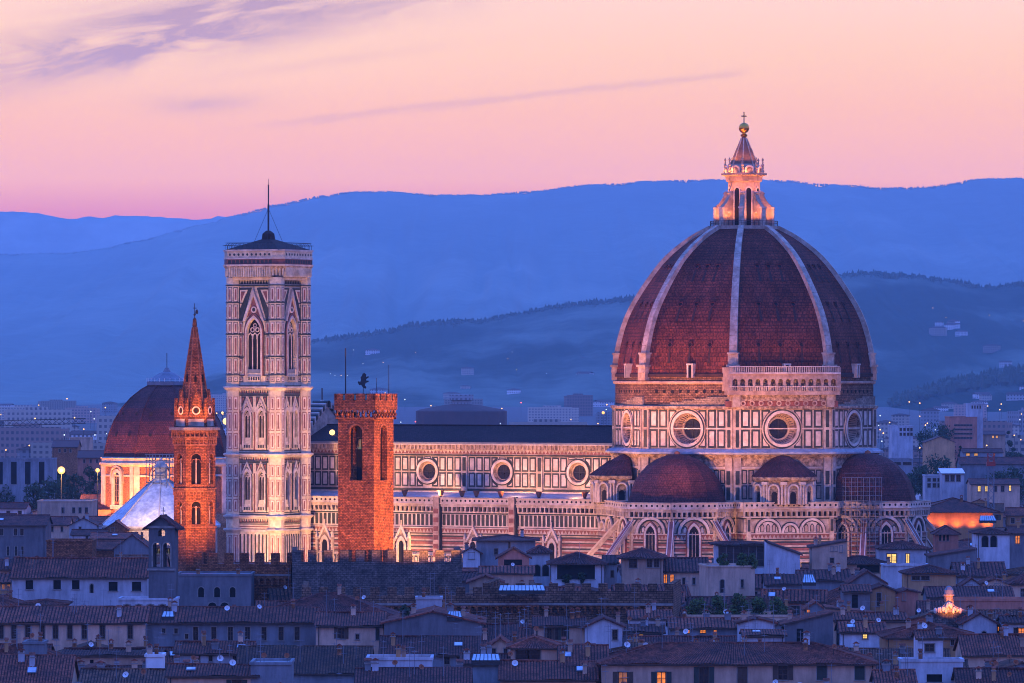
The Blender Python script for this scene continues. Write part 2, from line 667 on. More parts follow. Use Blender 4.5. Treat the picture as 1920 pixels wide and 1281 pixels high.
SPEC.update({
    'marble': mottled((0.54, 0.44, 0.36), (0.30, 0.22, 0.17), 0.35, 0.6, fine=1.3),
    'marble_clean': mottled((0.64, 0.54, 0.46), (0.44, 0.35, 0.29), 0.3, 0.55, fine=0.9),
    'marble_warm': mottled((0.50, 0.36, 0.27), (0.30, 0.20, 0.15), 0.4, 0.7, fine=1.2),
    'serpentine': mottled((0.022, 0.030, 0.028), (0.05, 0.055, 0.05), 0.6, 0.5, fine=1.5),
    'pink_marble': mottled((0.27, 0.095, 0.075), (0.17, 0.065, 0.055), 0.6, 0.6, fine=1.4),
    'ivory_marble': mottled((0.70, 0.58, 0.42), (0.50, 0.40, 0.28), 0.35, 0.6, fine=1.3),
    'carved': mottled((0.50, 0.37, 0.27), (0.12, 0.08, 0.06), 1.1, 0.8, fine=2.0, bmp=0.3),
    'ledge_stone': mottled((0.40, 0.40, 0.42), (0.28, 0.28, 0.30), 0.4, 0.7, fine=1.0),
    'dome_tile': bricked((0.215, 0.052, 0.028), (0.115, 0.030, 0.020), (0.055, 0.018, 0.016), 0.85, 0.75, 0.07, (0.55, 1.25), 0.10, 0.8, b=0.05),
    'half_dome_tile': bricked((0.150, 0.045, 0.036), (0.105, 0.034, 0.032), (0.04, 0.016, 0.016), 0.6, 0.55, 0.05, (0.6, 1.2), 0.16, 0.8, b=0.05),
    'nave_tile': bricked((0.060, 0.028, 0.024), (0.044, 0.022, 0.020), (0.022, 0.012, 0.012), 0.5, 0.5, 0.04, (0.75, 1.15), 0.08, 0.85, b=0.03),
    'rough_masonry': bricked((0.27, 0.15, 0.09), (0.15, 0.08, 0.05), (0.07, 0.04, 0.03), 0.9, 0.38, 0.06, (0.55, 1.2), 0.25),
    'brick': bricked((0.40, 0.14, 0.055), (0.17, 0.058, 0.028), (0.10, 0.042, 0.022), 0.6, 0.27, 0.045, (0.6, 1.25), 0.3),
    'brick_pale': bricked((0.40, 0.16, 0.07), (0.28, 0.10, 0.05), (0.24, 0.12, 0.07), 0.5, 0.2, 0.03, (0.7, 1.15), 0.3),
    'rubble_stone': bricked((0.17, 0.14, 0.12), (0.10, 0.085, 0.08), (0.06, 0.055, 0.05), 0.7, 0.32, 0.05, (0.6, 1.25), 0.35),
    'sand_stone': bricked((0.30, 0.23, 0.17), (0.22, 0.17, 0.13), (0.15, 0.12, 0.10), 0.9, 0.4, 0.03, (0.7, 1.2), 0.3),
    'gold': mottled((0.90, 0.40, 0.07), (0.75, 0.32, 0.06), 1.0, 0.3, metallic=1.0),
    'dark_metal': mottled((0.03, 0.03, 0.035), (0.05, 0.05, 0.05), 1.0, 0.5),
    'lead': mottled((0.22, 0.23, 0.26), (0.15, 0.16, 0.18), 0.5, 0.5),
    'lantern_roof': mottled((0.30, 0.14, 0.075), (0.16, 0.075, 0.05), 0.7, 0.6, fine=1.5),
    'glass_dark': mottled((0.012, 0.012, 0.016), (0.03, 0.028, 0.03), 1.5, 0.22, spec=0.5),
    'void': mottled((0.010, 0.010, 0.012), (0.02, 0.018, 0.018), 0.5, 0.95),
    'roof_slate': mottled((0.040, 0.020, 0.017), (0.065, 0.030, 0.024), 0.3, 0.8, fine=1.2),
    'roof_tile': mottled((0.270, 0.072, 0.040), (0.105, 0.036, 0.026), 0.45, 0.9, rand=(0.7, 1.2), fine=2.6),
    'roof_tile_dark': mottled((0.165, 0.050, 0.034), (0.068, 0.028, 0.024), 0.5, 0.9, rand=(0.75, 1.2), fine=2.6),
    'roof_tile_moss': mottled((0.175, 0.072, 0.040), (0.075, 0.038, 0.026), 0.6, 0.9, rand=(0.7, 1.2), fine=2.6),
    'tile_gap': mottled((0.022, 0.014, 0.014), (0.04, 0.022, 0.02), 0.8, 0.95),  # shade between tile rows put into the colour, along with dirt
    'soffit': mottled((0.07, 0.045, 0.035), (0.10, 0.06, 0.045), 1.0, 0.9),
    'pl_cream': plaster((0.62, 0.40, 0.28)),
    'pl_ochre': plaster((0.54, 0.29, 0.14)),
    'pl_white': plaster((0.54, 0.54, 0.57)),
    'pl_grey': plaster((0.25, 0.26, 0.28)),
    'pl_pink': plaster((0.54, 0.22, 0.15)),
    'pl_stone': plaster((0.19, 0.18, 0.185)),
    'stone_trim': mottled((0.32, 0.28, 0.25), (0.20, 0.17, 0.15), 1.0, 0.85),
    'shutter_green': mottled((0.035, 0.05, 0.04), (0.05, 0.06, 0.05), 1.0, 0.7),
    'shutter_brown': mottled((0.08, 0.05, 0.035), (0.11, 0.07, 0.05), 1.0, 0.7),
    'skylight_glass': mottled((0.55, 0.60, 0.65), (0.40, 0.45, 0.50), 1.0, 0.25, spec=0.6),
    'white_paint': mottled((0.78, 0.78, 0.78), (0.66, 0.66, 0.67), 0.6, 0.6),
    'terracotta': mottled((0.42, 0.14, 0.07), (0.30, 0.10, 0.05), 1.0, 0.85),
    'red_paint': mottled((0.45, 0.05, 0.04), (0.36, 0.05, 0.04), 1.0, 0.5),
    'teal_cloth': mottled((0.06, 0.20, 0.24), (0.05, 0.15, 0.20), 0.8, 0.8),
    'baptistery_roof': mottled((0.70, 0.68, 0.68), (0.40, 0.40, 0.44), 0.4, 0.6, fine=1.2),
    'bark': mottled((0.07, 0.05, 0.04), (0.04, 0.03, 0.025), 2.0, 0.95),
    'leaf': mottled((0.055, 0.085, 0.020), (0.11, 0.14, 0.035), 0.6, 0.8),
    'leaf_dark': mottled((0.03, 0.05, 0.02), (0.05, 0.07, 0.03), 0.6, 0.8),
    'ground': mottled((0.09, 0.085, 0.08), (0.14, 0.12, 0.11), 0.02, 0.95),
    'hill_far': hillmat((0.30, 0.32, 0.28), (0.42, 0.42, 0.36), 0.0008, 0.008),  # paler than woodland: base colour makes up for brightness the haze lacks
    'hill_main': hillmat((0.22, 0.25, 0.21), (0.30, 0.32, 0.26), 0.0012, 0.009),  # raised base colour, standing in for part of the haze's brightness
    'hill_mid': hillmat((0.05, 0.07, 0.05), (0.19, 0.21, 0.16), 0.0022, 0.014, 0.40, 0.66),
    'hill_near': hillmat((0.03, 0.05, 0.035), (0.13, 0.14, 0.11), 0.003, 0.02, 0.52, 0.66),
    'lit_amber': glow((1.0, 0.42, 0.08), 1.05, 0.7),
    'lit_orange': glow((1.0, 0.26, 0.03), 0.95, 0.8),
    'lit_yellow': glow((1.0, 0.62, 0.16), 1.25, 0.6),
    'lit_dim': glow((0.9, 0.30, 0.10), 0.35, 0.6),
    'lamp_amber': glow((1.0, 0.46, 0.10), 2.2),
    'lamp_white': glow((1.0, 0.62, 0.22), 2.2),
    'lamp_dot': glow((1.0, 0.45, 0.13), 3.5),
    'lamp_dot_white': glow((0.8, 0.88, 1.0), 1.6),
    'lamp_red': glow((1.0, 0.08, 0.06), 4.0),
    'far_cream': farwall((0.46, 0.38, 0.30)),
    'far_white': farwall((0.66, 0.64, 0.62)),
    'far_pink': farwall((0.44, 0.28, 0.23)),
    'far_grey': farwall((0.30, 0.29, 0.29)),
    'far_roof': mottled((0.13, 0.06, 0.05), (0.09, 0.05, 0.045), 0.05, 0.9, rand=(0.7, 1.3)),
    'far_roof_flat': mottled((0.26, 0.26, 0.27), (0.16, 0.16, 0.17), 0.05, 0.9, rand=(0.6, 1.6)),
})


# ------------------------------------------------------------------ lamps
def flood(name, loc, target, power, col=(1.0, 0.55, 0.26), angle=80, blend=0.8, radius=0.5):
    d = bpy.data.lights.new(name, 'SPOT')
    d.energy = power
    d.color = col
    d.spot_size = radians(angle)
    d.spot_blend = blend
    d.shadow_soft_size = radius
    o = bpy.data.objects.new(name, d)
    COL.objects.link(o)
    o.location = loc
    o.rotation_euler = (Vector(target) - Vector(loc)).to_track_quat('-Z', 'Y').to_euler()
    return o
# ------------------------------------------------------------------ land: plain and hills
def interp(pts, x):
    if x <= pts[0][0]: return pts[0][1]
    for (a, ya), (b, yb) in zip(pts, pts[1:]):
        if x <= b:
            t = (x - a) / (b - a)
            t = t * t * (3 - 2 * t) * 0.5 + t * 0.5
            return ya + (yb - ya) * t
    return pts[-1][1]


g = MB()
g.face([(-9300, -150, 0), (9300, -150, 0), (9300, 27900, 0), (-9300, 27900, 0)], 'ground')
tag(g.build('ground'), kind='structure')

RNG = random.Random(7)


def vnoise(seed):
    r = random.Random(seed)
    T = [r.uniform(-1, 1) for _ in range(512)]

    def f(x):
        i = math.floor(x)
        t = x - i
        t = t * t * (3 - 2 * t)
        return T[i % 512] * (1 - t) + T[(i + 1) % 512] * t
    return f


def hill(name, crest, Yc, Yb, mat, rough, seed, Yback=900, base=None, nu=760, nv=46, sag=1.0):
    """terrain whose crest line is described by directions seen from the viewpoint; slopes rise from Yb to Yc"""
    n1, n2, n3 = vnoise(seed), vnoise(seed + 1), vnoise(seed + 2)
    verts, faces = [], []
    px0, px1 = crest[0][0], crest[-1][0]
    rows = nv + 8
    for j in range(rows + 1):
        for i in range(nu + 1):
            px = px0 + (px1 - px0) * i / nu
            zc = zat(interp(crest, px), Yc)
            zc += rough * (0.5 * n1(px / 23.0) + 0.35 * n2(px / 9.0) + 0.25 * n3(px / 3.7))
            zc = max(zc, -5)
            if j <= nv:
                t = j / nv
                Y = Yb + (Yc - Yb) * t
                s = t ** sag
                s = s + 0.03 * sin(pi * t) * (n1(px / 60.0 + t * 3.1) + 0.7 * n2(px / 31.0 - t * 4.3) + 0.5 * n3(px / 13.0 + t * 7))
                z = zc * max(0.0, s) - 1.0 * (1 - t)
            else:
                t = (j - nv) / 8
                Y = Yc + Yback * t
                z = zc * (1 - t) - 2 * t
            verts.append((xat(px, Yc if j > nv else Y * 0.35 + Yc * 0.65), Y, z))
    w = nu + 1
    for j in range(rows):
        for i in range(nu):
            a = j * w + i
            faces.append((a, a + 1, a + w + 1, a + w))
    me = bpy.data.meshes.new(name)
    me.from_pydata(verts, [], faces)
    me.materials.append(MAT(mat))
    me.polygons.foreach_set('use_smooth', [True] * len(me.polygons))
    o = bpy.data.objects.new(name, me)
    COL.objects.link(o)
    tag(o, kind='structure')
    return o


CREST_FAR = [(-2400, 560), (-1500, 480), (-700, 430), (-300, 420), (-120, 402), (0, 394), (40, 397), (130, 409), (190, 407), (255, 403), (350, 412), (430, 406), (560, 425), (800, 450), (2600, 470), (3600, 500)]
CREST_MAIN = [(-2600, 690), (-1500, 610), (-700, 560), (-300, 500), (-80, 482), (0, 478), (120, 476), (190, 468), (250, 454), (380, 423), (450, 403), (520, 385), (600, 369), (660, 361), (720, 360),
              (820, 367), (900, 367), (1000, 360), (1100, 348), (1160, 346), (1220, 341), (1350, 338), (1480, 340), (1540, 347), (1600, 349), (1650, 354), (1700, 353),
              (1740, 352), (1790, 345), (1830, 337), (1920, 335), (2100, 345), (2600, 380), (3300, 350), (4300, 480)]
CREST_MID = [(-700, 775), (240, 768), (330, 742), (390, 700), (430, 688), (500, 660), (582, 642), (650, 632), (740, 621), (770, 610), (850, 604), (900, 603), (960, 592),
             (1050, 575), (1120, 567), (1190, 560), (1300, 543), (1420, 530), (1560, 519), (1620, 513), (1700, 518), (1760, 525), (1800, 531), (1860, 540), (1900, 534),
             (1960, 530), (2200, 560), (2600, 620), (3400, 590), (4400, 730)]
CREST_NEAR = [(1500, 790), (1640, 772), (1690, 752), (1730, 738), (1770, 724), (1840, 711), (1920, 697), (2050, 685), (2200, 690), (2600, 740)]
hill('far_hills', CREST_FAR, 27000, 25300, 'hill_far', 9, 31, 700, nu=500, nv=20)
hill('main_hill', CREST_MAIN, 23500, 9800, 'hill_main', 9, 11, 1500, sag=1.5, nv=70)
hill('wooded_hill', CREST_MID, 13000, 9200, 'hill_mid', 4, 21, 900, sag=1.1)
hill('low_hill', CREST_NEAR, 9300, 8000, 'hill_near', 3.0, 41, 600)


def woods(name, crest, Yc, px0, px1, n, hmin, hmax, seed, down=0.0, mat='leaf_dark'):
    """conifers and round crowns along a crest: a far wood that reads as one mass"""
    r = random.Random(seed)
    m = MB()
    for k in range(n):
        px = r.uniform(px0, px1)
        t = r.random() ** 2 * down
        Y = Yc * (1 - 0.03 * t) - 20
        z = zat(interp(crest, px), Yc) * (1 - t * 0.22) - 2.5
        if z < 1: continue
        h = r.uniform(hmin, hmax)
        x = xat(px, Y)
        if r.random() < 0.6:
            w = h * r.uniform(0.22, 0.34)
            m.lathe([(w, z), (w * .75, z + h * .45), (0, z + h)], 5, mat, phase=r.random(), cx=x, cy=Y)
        else:
            w = h * r.uniform(0.35, 0.5)
            m.lathe([(w * .5, z), (w, z + h * .3), (w * .75, z + h * .62), (0, z + h * .75)], 6, mat, phase=r.random(), cx=x, cy=Y)
    o = m.build(name)
    tag(o, kind='stuff')
    return o


tag(woods('wooded_ridge', CREST_MID, 13000, 560, 2000, 3200, 7, 15, 3, 1.0), 'dark wooded ridge of conifers along the middle hill')
tag(woods('pine_wood', CREST_NEAR, 9300, 1660, 2000, 620, 9, 22, 4, 1.4), 'dark pine wood on the low hill at right')
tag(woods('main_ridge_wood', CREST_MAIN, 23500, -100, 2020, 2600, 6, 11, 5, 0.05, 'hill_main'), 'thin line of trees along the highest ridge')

# ------------------------------------------------------------------ the air between here and the hills
hz = MB()
hz.box(-9500, 9500, -200, 28300, -3.5, 1050, 'haze')


def haze_mat(name):
    m = bpy.data.materials.new(name)
    m.use_nodes = True
    nt = m.node_tree
    nt.nodes.clear()
    out = nt.nodes.new('ShaderNodeOutputMaterial')
    pv = nt.nodes.new('ShaderNodeVolumePrincipled')
    pv.inputs['Color'].default_value = (0.66, 0.88, 1.0, 1)
    pv.inputs['Density'].default_value = 0.000031
    pv.inputs['Anisotropy'].default_value = 0.0
    nt.links.new(pv.outputs[0], out.inputs['Volume'])
    return m


SPEC['haze'] = haze_mat
tag(hz.build('haze'), kind='stuff')
# ------------------------------------------------------------------ cathedral
ROT = radians(-29.5)
DOME = Vector((52.36, 1300.0, 0.0))
MD = Matrix.Translation(DOME) @ Matrix.Rotation(ROT, 4, 'Z')
S_, E_, SE_, SW_, W_, N_ = -pi / 2, 0.0, -pi / 4, -3 * pi / 4, pi, pi / 2


def panel_grid(m, x0, x1, z0, z1, nc, nr, gap=0.25, fw=0.28, d=0.06, inner='marble_clean', frame='serpentine', skip=None):
    pw, ph = (x1 - x0) / nc, (z1 - z0) / nr
    for i in range(nc):
        for j in range(nr):
            a, b = x0 + i * pw + gap / 2, x0 + (i + 1) * pw - gap / 2
            c, e = z0 + j * ph + gap / 2, z0 + (j + 1) * ph - gap / 2
            if skip and skip(a, b, c, e): continue
            m.framed(a, b, c, e, fw, d, frame, inner)


def dots(m, x0, x1, z, r, pitch, y, mat='void'):
    n = max(1, int((x1 - x0) / pitch))
    p = (x1 - x0) / n
    for i in range(n):
        m.disc(x0 + (i + .5) * p, z, r, y, mat, 8)


def corbels(m, x0, x1, z0, z1, pitch, d, mat, dark='void'):
    """row of little arches hanging under a gallery"""
    n = max(1, int((x1 - x0) / pitch))
    p = (x1 - x0) / n
    for i in range(n):
        xc = x0 + (i + .5) * p
        m.box(xc - p * .5, xc - p * .22, -d, 0, z0, z1, mat, skip='b')
        m.slab(xc - p * .22, xc + p * .5, z0 + (z1 - z0) * .62, z1, d, mat)
        m.archface(xc + .12 * p, p * .62, z0 + .05, z0 + (z1 - z0) * .42, 0.05, dark, True)


def stripes(m, x0, x1, z0, z1, mats, d=0.05):
    n = len(mats)
    for i, (mt, hgt) in enumerate(mats):
        m.slab(x0, x1, z0, z0 + hgt, d + 0.01 * (i % 2), mt)
        z0 += hgt


def zigzag(m, x0, x1, z0, z1, pitch, d, mat):
    n = max(1, int((x1 - x0) / pitch))
    p = (x1 - x0) / n
    for i in range(n):
        a = x0 + i * p
        m.face([(a, -d, z0), (a + p, -d, z0), (a + p / 2, -d, z1)], mat)


cath = thing('cathedral', 'vast marble cathedral with red tiled ribbed dome and long nave', 'cathedral', DOME, ROT)

# ---- dome shell, its ribs and portholes
PROF = [(29.35, 54.0), (28.75, 57.6), (28.0, 61.3), (26.85, 65.2), (25.35, 68.6), (23.5, 71.7), (21.3, 75.0), (18.8, 78.3), (16.5, 80.7), (13.8, 82.9), (11.0, 84.8), (7.6, 86.6)]


def prof_at(t):
    """smooth curve through the profile, t from 0 to 1"""
    x = t * (len(PROF) - 1)
    i = min(int(x), len(PROF) - 2)
    u = x - i
    P = [PROF[max(0, min(len(PROF) - 1, i + k))] for k in (-1, 0, 1, 2)]
    r = []
    for c in (0, 1):
        a, b, cc, d = (p[c] for p in P)
        r.append(0.5 * (2 * b + (cc - a) * u + (2 * a - 5 * b + 4 * cc - d) * u * u + (3 * b - a - 3 * cc + d) * u ** 3))
    return tuple(r)


NR = 40
RINGS = [prof_at(i / NR) for i in range(NR + 1)]
m = MB()
m.lathe(RINGS, 8, 'dome_tile', phase=pi / 8)
m.lathe([(29.35, 54.0), (29.7, 53.9), (29.7, 53.2)], 8, 'roof_slate', phase=pi / 8)
shell = m.build('dome', cath)
rib_me = None
for k in range(8):
    if rib_me is None:
        m = MB()
        L, R_, Lb, Rb = [], [], [], []
        for i, (r, z) in enumerate(RINGS):
            w = 0.92 - 0.30 * i / NR
            r0, r1 = r - 0.5, r + 0.75
            # normal in the rib plane
            j = min(max(i, 1), NR - 1)
            dr, dz = RINGS[j + 1][0] - RINGS[j - 1][0], RINGS[j + 1][1] - RINGS[j - 1][1]
            q = sqrt(dr * dr + dz * dz)
            nr, nz = dz / q, -dr / q
            L.append((r + nr * .75, -w, z + nz * .75))
            R_.append((r + nr * .75, w, z + nz * .75))
            Lb.append((r - nr * .6, -w, z - nz * .6))
            Rb.append((r - nr * .6, w, z - nz * .6))
        for i in range(NR):
            m.face([L[i], R_[i], R_[i + 1], L[i + 1]], 'marble')
            m.face([L[i], L[i + 1], Lb[i + 1], Lb[i]], 'marble')
            m.face([R_[i], R_[i + 1], Rb[i + 1], Rb[i]], 'marble')
        # dark joints of the stone courses
        for i in range(2, NR, 2):
            a, b = Vector(L[i]), Vector(R_[i])
            n_ = (Vector(L[i]) - Vector(Lb[i])).normalized() * .02
            t_ = (Vector(L[i + 1]) - Vector(L[i])).normalized() * .10
            m.face([a + n_, b + n_, b + n_ + t_, a + n_ + t_], 'carved')
        m.box(28.2, 29.9, -1.3, 1.3, 52.4, 55.4, 'marble_warm')
        m.box(28.0, 30.2, -1.5, 1.5, 55.4, 55.9, 'marble')
        m.box(28.0, 29.6, -1.15, 1.15, 55.9, 58.2, 'marble')
        m.box(27.8, 29.8, -1.3, 1.3, 58.2, 58.6, 'marble')
        rib_me = m.mesh('rib')
    o = link('rib', rib_me, shell)
    o.rotation_euler = (0, 0, pi / 8 + k * pi / 4)


def shell_frame(phi, z, x):
    """frame on a dome face at height z, x metres across"""
    for (r0, z0), (r1, z1) in zip(RINGS, RINGS[1:]):
        if z0 <= z <= z1:
            t = (z - z0) / (z1 - z0)
            a0, a1 = r0 * cos(pi / 8), r1 * cos(pi / 8)
            M = plane(phi, a0 + (a1 - a0) * t)
            sl = atan2(a0 - a1, z1 - z0)
            return M @ Matrix.Translation((x, 0, z)) @ Matrix.Rotation(-sl, 4, 'X')


m = MB()
m.box(-0.62, 0.62, -0.25, 0.1, 0.45, 0.75, 'half_dome_tile')
m.ring(0, 0, .42, .62, .16, 'half_dome_tile', -0.1, 10)
m.disc(0, 0, .46, -.03, 'void', 10)
m.face([(-.18, -.03, -.5), (.18, -.03, -.5), (.32, -.03, -4.2), (-.32, -.03, -4.2)], 'roof_slate')
port_me = m.mesh('porthole')
m = MB()
m.box(-.75, -.42, -1.0, 1.2, -0.2, 2.6, 'marble_clean')
m.box(.42, .75, -1.0, 1.2, -0.2, 2.6, 'marble_clean')
m.box(-.85, .85, -1.1, 1.2, 2.6, 2.95, 'marble_clean')
m.box(-.42, .42, -.6, .8, -0.2, 2.6, 'void')
dorm_me = m.mesh('dormer')
for phi in (S_, SE_, E_, SW_):
    for z, sp in ((60.3, 5.0), (69.3, 4.0), (77.8, 2.6)):
        for i in (-1, 0, 1):
            o = link('porthole', port_me, shell)
            o.matrix_local = shell_frame(phi, z, i * sp)
    o = link('dormer', dorm_me, shell)
    o.matrix_local = plane(phi, 27.25) @ Matrix.Translation((1.0, 0, 53.2))

# ---- lantern
m = MB()
m.lathe([(7.7, 86.0), (7.9, 86.3), (7.9, 87.2), (6.9, 87.25)], 8, 'marble', phase=pi / 8)
m.lathe([(3.6, 87.2), (3.6, 97.2), (4.1, 97.3), (4.2, 98.4), (5.2, 98.7), (5.2, 99.1), (4.2, 99.15), (4.1, 100.2), (3.6, 100.25), (2.9, 101.5)], 8, 'marble_warm', phase=pi / 8)
for k in range(8):
    m.M = plane(k * pi / 4, 3.6 * cos(pi / 8))
    m.archface(0, 1.15, 87.3, 95.2, 0.05, 'void')
    m.archband(0, 1.15, 1.75, 87.3, 95.2, 0.22, 'marble_clean')
m.M = Matrix()
lant = m.build('lantern', cath)
m = MB()
for k in range(48):
    a = 2 * pi * k / 48
    m.tube((7.6 * cos(a), 7.6 * sin(a), 87.2), (7.6 * cos(a), 7.6 * sin(a), 88.3), .05, 'dark_metal', 4)
for z in (87.75, 88.3):
    for k in range(24):
        a, b = 2 * pi * k / 24, 2 * pi * (k + 1) / 24
        m.tube((7.6 * cos(a), 7.6 * sin(a), z), (7.6 * cos(b), 7.6 * sin(b), z), .05, 'dark_metal', 4)
m.build('railing', lant)
m = MB()   # one radial buttress with a scroll and a niche through it
m.extr([(3.4, 87.2), (4.4, 87.2), (4.4, 90.0), (5.3, 90.0), (5.3, 87.2), (6.7, 87.2), (6.7, 91.2), (6.4, 91.7), (5.6, 92.3), (4.9, 93.3), (4.5, 94.2), (4.7, 94.6), (4.2, 95.0), (3.4, 95.0)], -.55, .55, 'marble_warm', back=True)
m.extr([(4.4, 90.0), (4.85, 90.5), (5.3, 90.0)], -.56, .56, 'marble_clean', back=True)
m.box(6.2, 6.95, -.75, .75, 91.1, 91.45, 'marble_clean')
m.box(6.3, 6.85, -.62, .62, 87.2, 91.1, 'marble')
but_me = m.mesh('buttress')
m = MB()
for z0, r in ((99.2, .42), (99.9, .3), (100.5, .36), (101.1, .22), (101.7, .28)):
    m.ball((0, 0, z0), r, 'marble_warm', 7, 5)
m.tube((0, 0, 99), (0, 0, 102.2), .12, 'marble_warm', 6)
fin_me = m.mesh('finial')
for k in range(8):
    o = link('buttress', but_me, lant)
    o.rotation_euler = (0, 0, pi / 8 + k * pi / 4)
    o = link('finial', fin_me, lant)
    a = pi / 8 + k * pi / 4
    o.location = (4.25 * cos(a), 4.25 * sin(a), 0.4)
m = MB()
for k in range(8):
    m.M = plane(k * pi / 4, 3.95)
    m.archband(0, 1.5, 2.3, 99.1, 99.7, 0.2, 'marble_clean', d0=-.3)
    m.archface(0, 1.5, 99.1, 99.7, 0.05, 'carved')
m.build('niche_crown', lant)
m = MB()
m.lathe([(3.5, 100.2), (1.9, 103.9), (.55, 107.1), (.5, 107.4)], 8, 'lantern_roof', phase=pi / 8)
for k in range(8):
    a = pi / 8 + k * pi / 4
    m.tube((3.5 * cos(a), 3.5 * sin(a), 100.2), (.6 * cos(a), .6 * sin(a), 107.1), .14, 'marble', 5)
m.build('cone', lant)
m = MB()
m.lathe([(.45, 107.3), (.75, 107.5), (.8, 107.8), (.42, 108.05), (.4, 108.25), (.7, 108.4)], 12, 'gold')
m.ball((0, 0, 109.35), 1.2, 'gold', 18, 12)
m.build('ball', lant)
m = MB()
m.box(-.11, .11, -.1, .1, 110.5, 113.0, 'dark_metal')
m.box(-.6, .6, -.1, .1, 111.9, 112.15, 'dark_metal')
o = m.build('cross', lant)
o.rotation_euler = (0, 0, -ROT)

# ---- drum with its round windows
R0 = 29.6
APO = R0 * cos(pi / 8)
HW = R0 * sin(pi / 8)
m = MB()
m.lathe([(29.2, 46.2), (29.2, 53.3)], 8, 'rough_masonry', phase=pi / 8)
m.lathe([(29.5, 51.6), (29.75, 51.8), (29.75, 52.2), (29.4, 52.3)], 8, 'marble_warm', phase=pi / 8)
m.lathe([(30.6, 36.0), (31.5, 36.1), (31.5, 36.5), (30.1, 37.2), (29.6, 37.2)], 8, 'ledge_stone', phase=pi / 8)
m.lathe([(29.6, 45.9), (30.3, 46.2), (30.3, 46.7), (29.2, 46.9)], 8, 'carved', phase=pi / 8)
m.lathe([(30.0, 35.2), (30.6, 36.0)], 8, 'carved', phase=pi / 8)
for k in range(8):
    phi = k * pi / 4
    m.M = plane(phi, APO)
    if phi in (pi / 4, 3 * pi / 4, pi / 2, pi):
        m.face([(-HW, 0, 37), (HW, 0, 37), (HW, 0, 46.2), (-HW, 0, 46.2)], 'marble')
        continue
    m.holed(-HW, HW, 37.0, 46.2, 0, 41.7, 3.9, 'marble')
    zr = ((37.5, 41.55), (41.95, 45.9))
    for sx in (-1, 1):
        for c in range(3):
            xa, xb = sx * (9.45 - c * 2.35), sx * (9.45 - c * 2.35 - 2.0)
            x0, x1 = min(xa, xb), max(xa, xb)
            for z0, z1 in zr:
                if c == 2:
                    m.clipped(x0, x1, z0, z1, 0, 41.7, 4.3, .05, 'serpentine')
                    m.clipped(x0 + .42, x1 - .42, z0 + .42, z1 - .42, 0, 41.7, 4.8, .08, 'marble_clean')
                else:
                    m.framed(x0, x1, z0, z1, .42, .06, 'serpentine', 'marble_clean')
        # corner pilaster
        a, b = sorted((sx * HW, sx * (HW - 1.7)))
        m.slab(a, b, 37.2, 46.2, .35, 'marble')
        for z0, z1 in zr:
            m.slab(a + .5, b - .45, z0 + .1, z1 - .1, .42, 'serpentine')
    m.slab(-HW, HW, 41.62, 41.88, .09, 'marble_clean')
    for i in range(9):   # rows of put-log holes in the unfinished masonry
        m.box(-8 + i * 2 - .3, -8 + i * 2 + .3, -.12 + .4, .5, 49.7, 50.3, 'void')
        m.face([(-8 + i * 2 - .3, .33, 49.6), (-8 + i * 2 + .3, .33, 49.6), (-8 + i * 2 + .3, .33, 50.25), (-8 + i * 2 - .3, .33, 50.25)], 'void')
    if phi != 2 * pi + SE_:
        # stepped edge where the marble facing was never finished
        for i in range(5):
            m.slab(-HW + 4 + i * 3.0, HW, 46.7 + i * .42, 47.12 + i * .42, -.05 + .02 * i, 'sand_stone', d0=-.4)
m.M = Matrix()
drum = m.build('drum', cath)
for phi in (S_, SE_, E_, SW_):
    m = MB()
    m.ring(0, 0, 3.45, 4.05, .35, 'marble_clean', -.1, 40)
    m.ring(0, 0, 4.05, 4.4, .2, 'serpentine', 0, 40)
    m.ring(0, 0, 4.4, 4.62, .28, 'marble', 0, 40)
    m.cone_in(0, 0, 3.45, -.1, 3.2, .5, 'carved', 40)
    m.cone_in(0, 0, 3.2, .5, 2.55, 2.4, 'marble_warm', 40)
    for k in range(32):
        a = 2 * pi * k / 32
        m.tube((3.1 * cos(a), .65, 3.1 * sin(a)), (2.62 * cos(a), 2.2, 2.62 * sin(a)), .07, 'serpentine', 4)
    m.ring(0, 0, 2.2, 2.6, -2.35, 'marble', -2.9, 40)
    m.disc(0, 0, 2.4, 2.75, 'glass_dark', 32)
    m.box(-.08, .08, 2.6, 2.7, -2.3, 2.3, 'dark_metal')
    m.box(-2.3, 2.3, 2.6, 2.7, -.08, .08, 'dark_metal')
    o = m.build('round_window', drum)
    o.matrix_local = plane(phi, APO) @ Matrix.Translation((0, 0, 41.7))

# ---- the one finished stretch of the gallery round the drum
m = MB()
m.M = plane(SE_, APO)
m.slab(-12.9, 12.9, 46.5, 47.9, .5, 'pink_marble', d0=-1)
m.slab(-12.4, 12.4, 47.9, 49.2, .9, 'carved', d0=-1)
for i in range(12):
    m.M = plane(SE_, APO) @ Matrix.Translation((-11.4 + i * 2.08, -1.0, 47.35))
    m.ring(0, 0, .35, .62, .05, 'marble_warm', 0, 12)
m.M = plane(SE_, APO)
m.slab(-13.0, 13.0, 49.2, 50.1, 1.9, 'marble_warm', d0=-1)
m.box(-12.4, 12.4, -.4, .6, 50.1, 54.0, 'carved')
m.arcade(-12.3, 12.3, 14, 50.1, 52.2, 53.8, .62, -1.9, .5, 'marble_warm')
m.slab(-13.0, 13.0, 53.8, 54.2, 2.2, 'marble_clean', d0=-1)
for z0, z1, n in ((54.2, 55.4, 60), (50.1, 51.0, 60)):
    for i in range(n + 1):
        x = -12.6 + 25.2 * i / n
        m.box(x - .09, x + .09, -2.05, -1.9, z0, z1, 'marble')
    m.box(-12.8, 12.8, -2.1, -1.85, z1, z1 + .18, 'marble_clean')
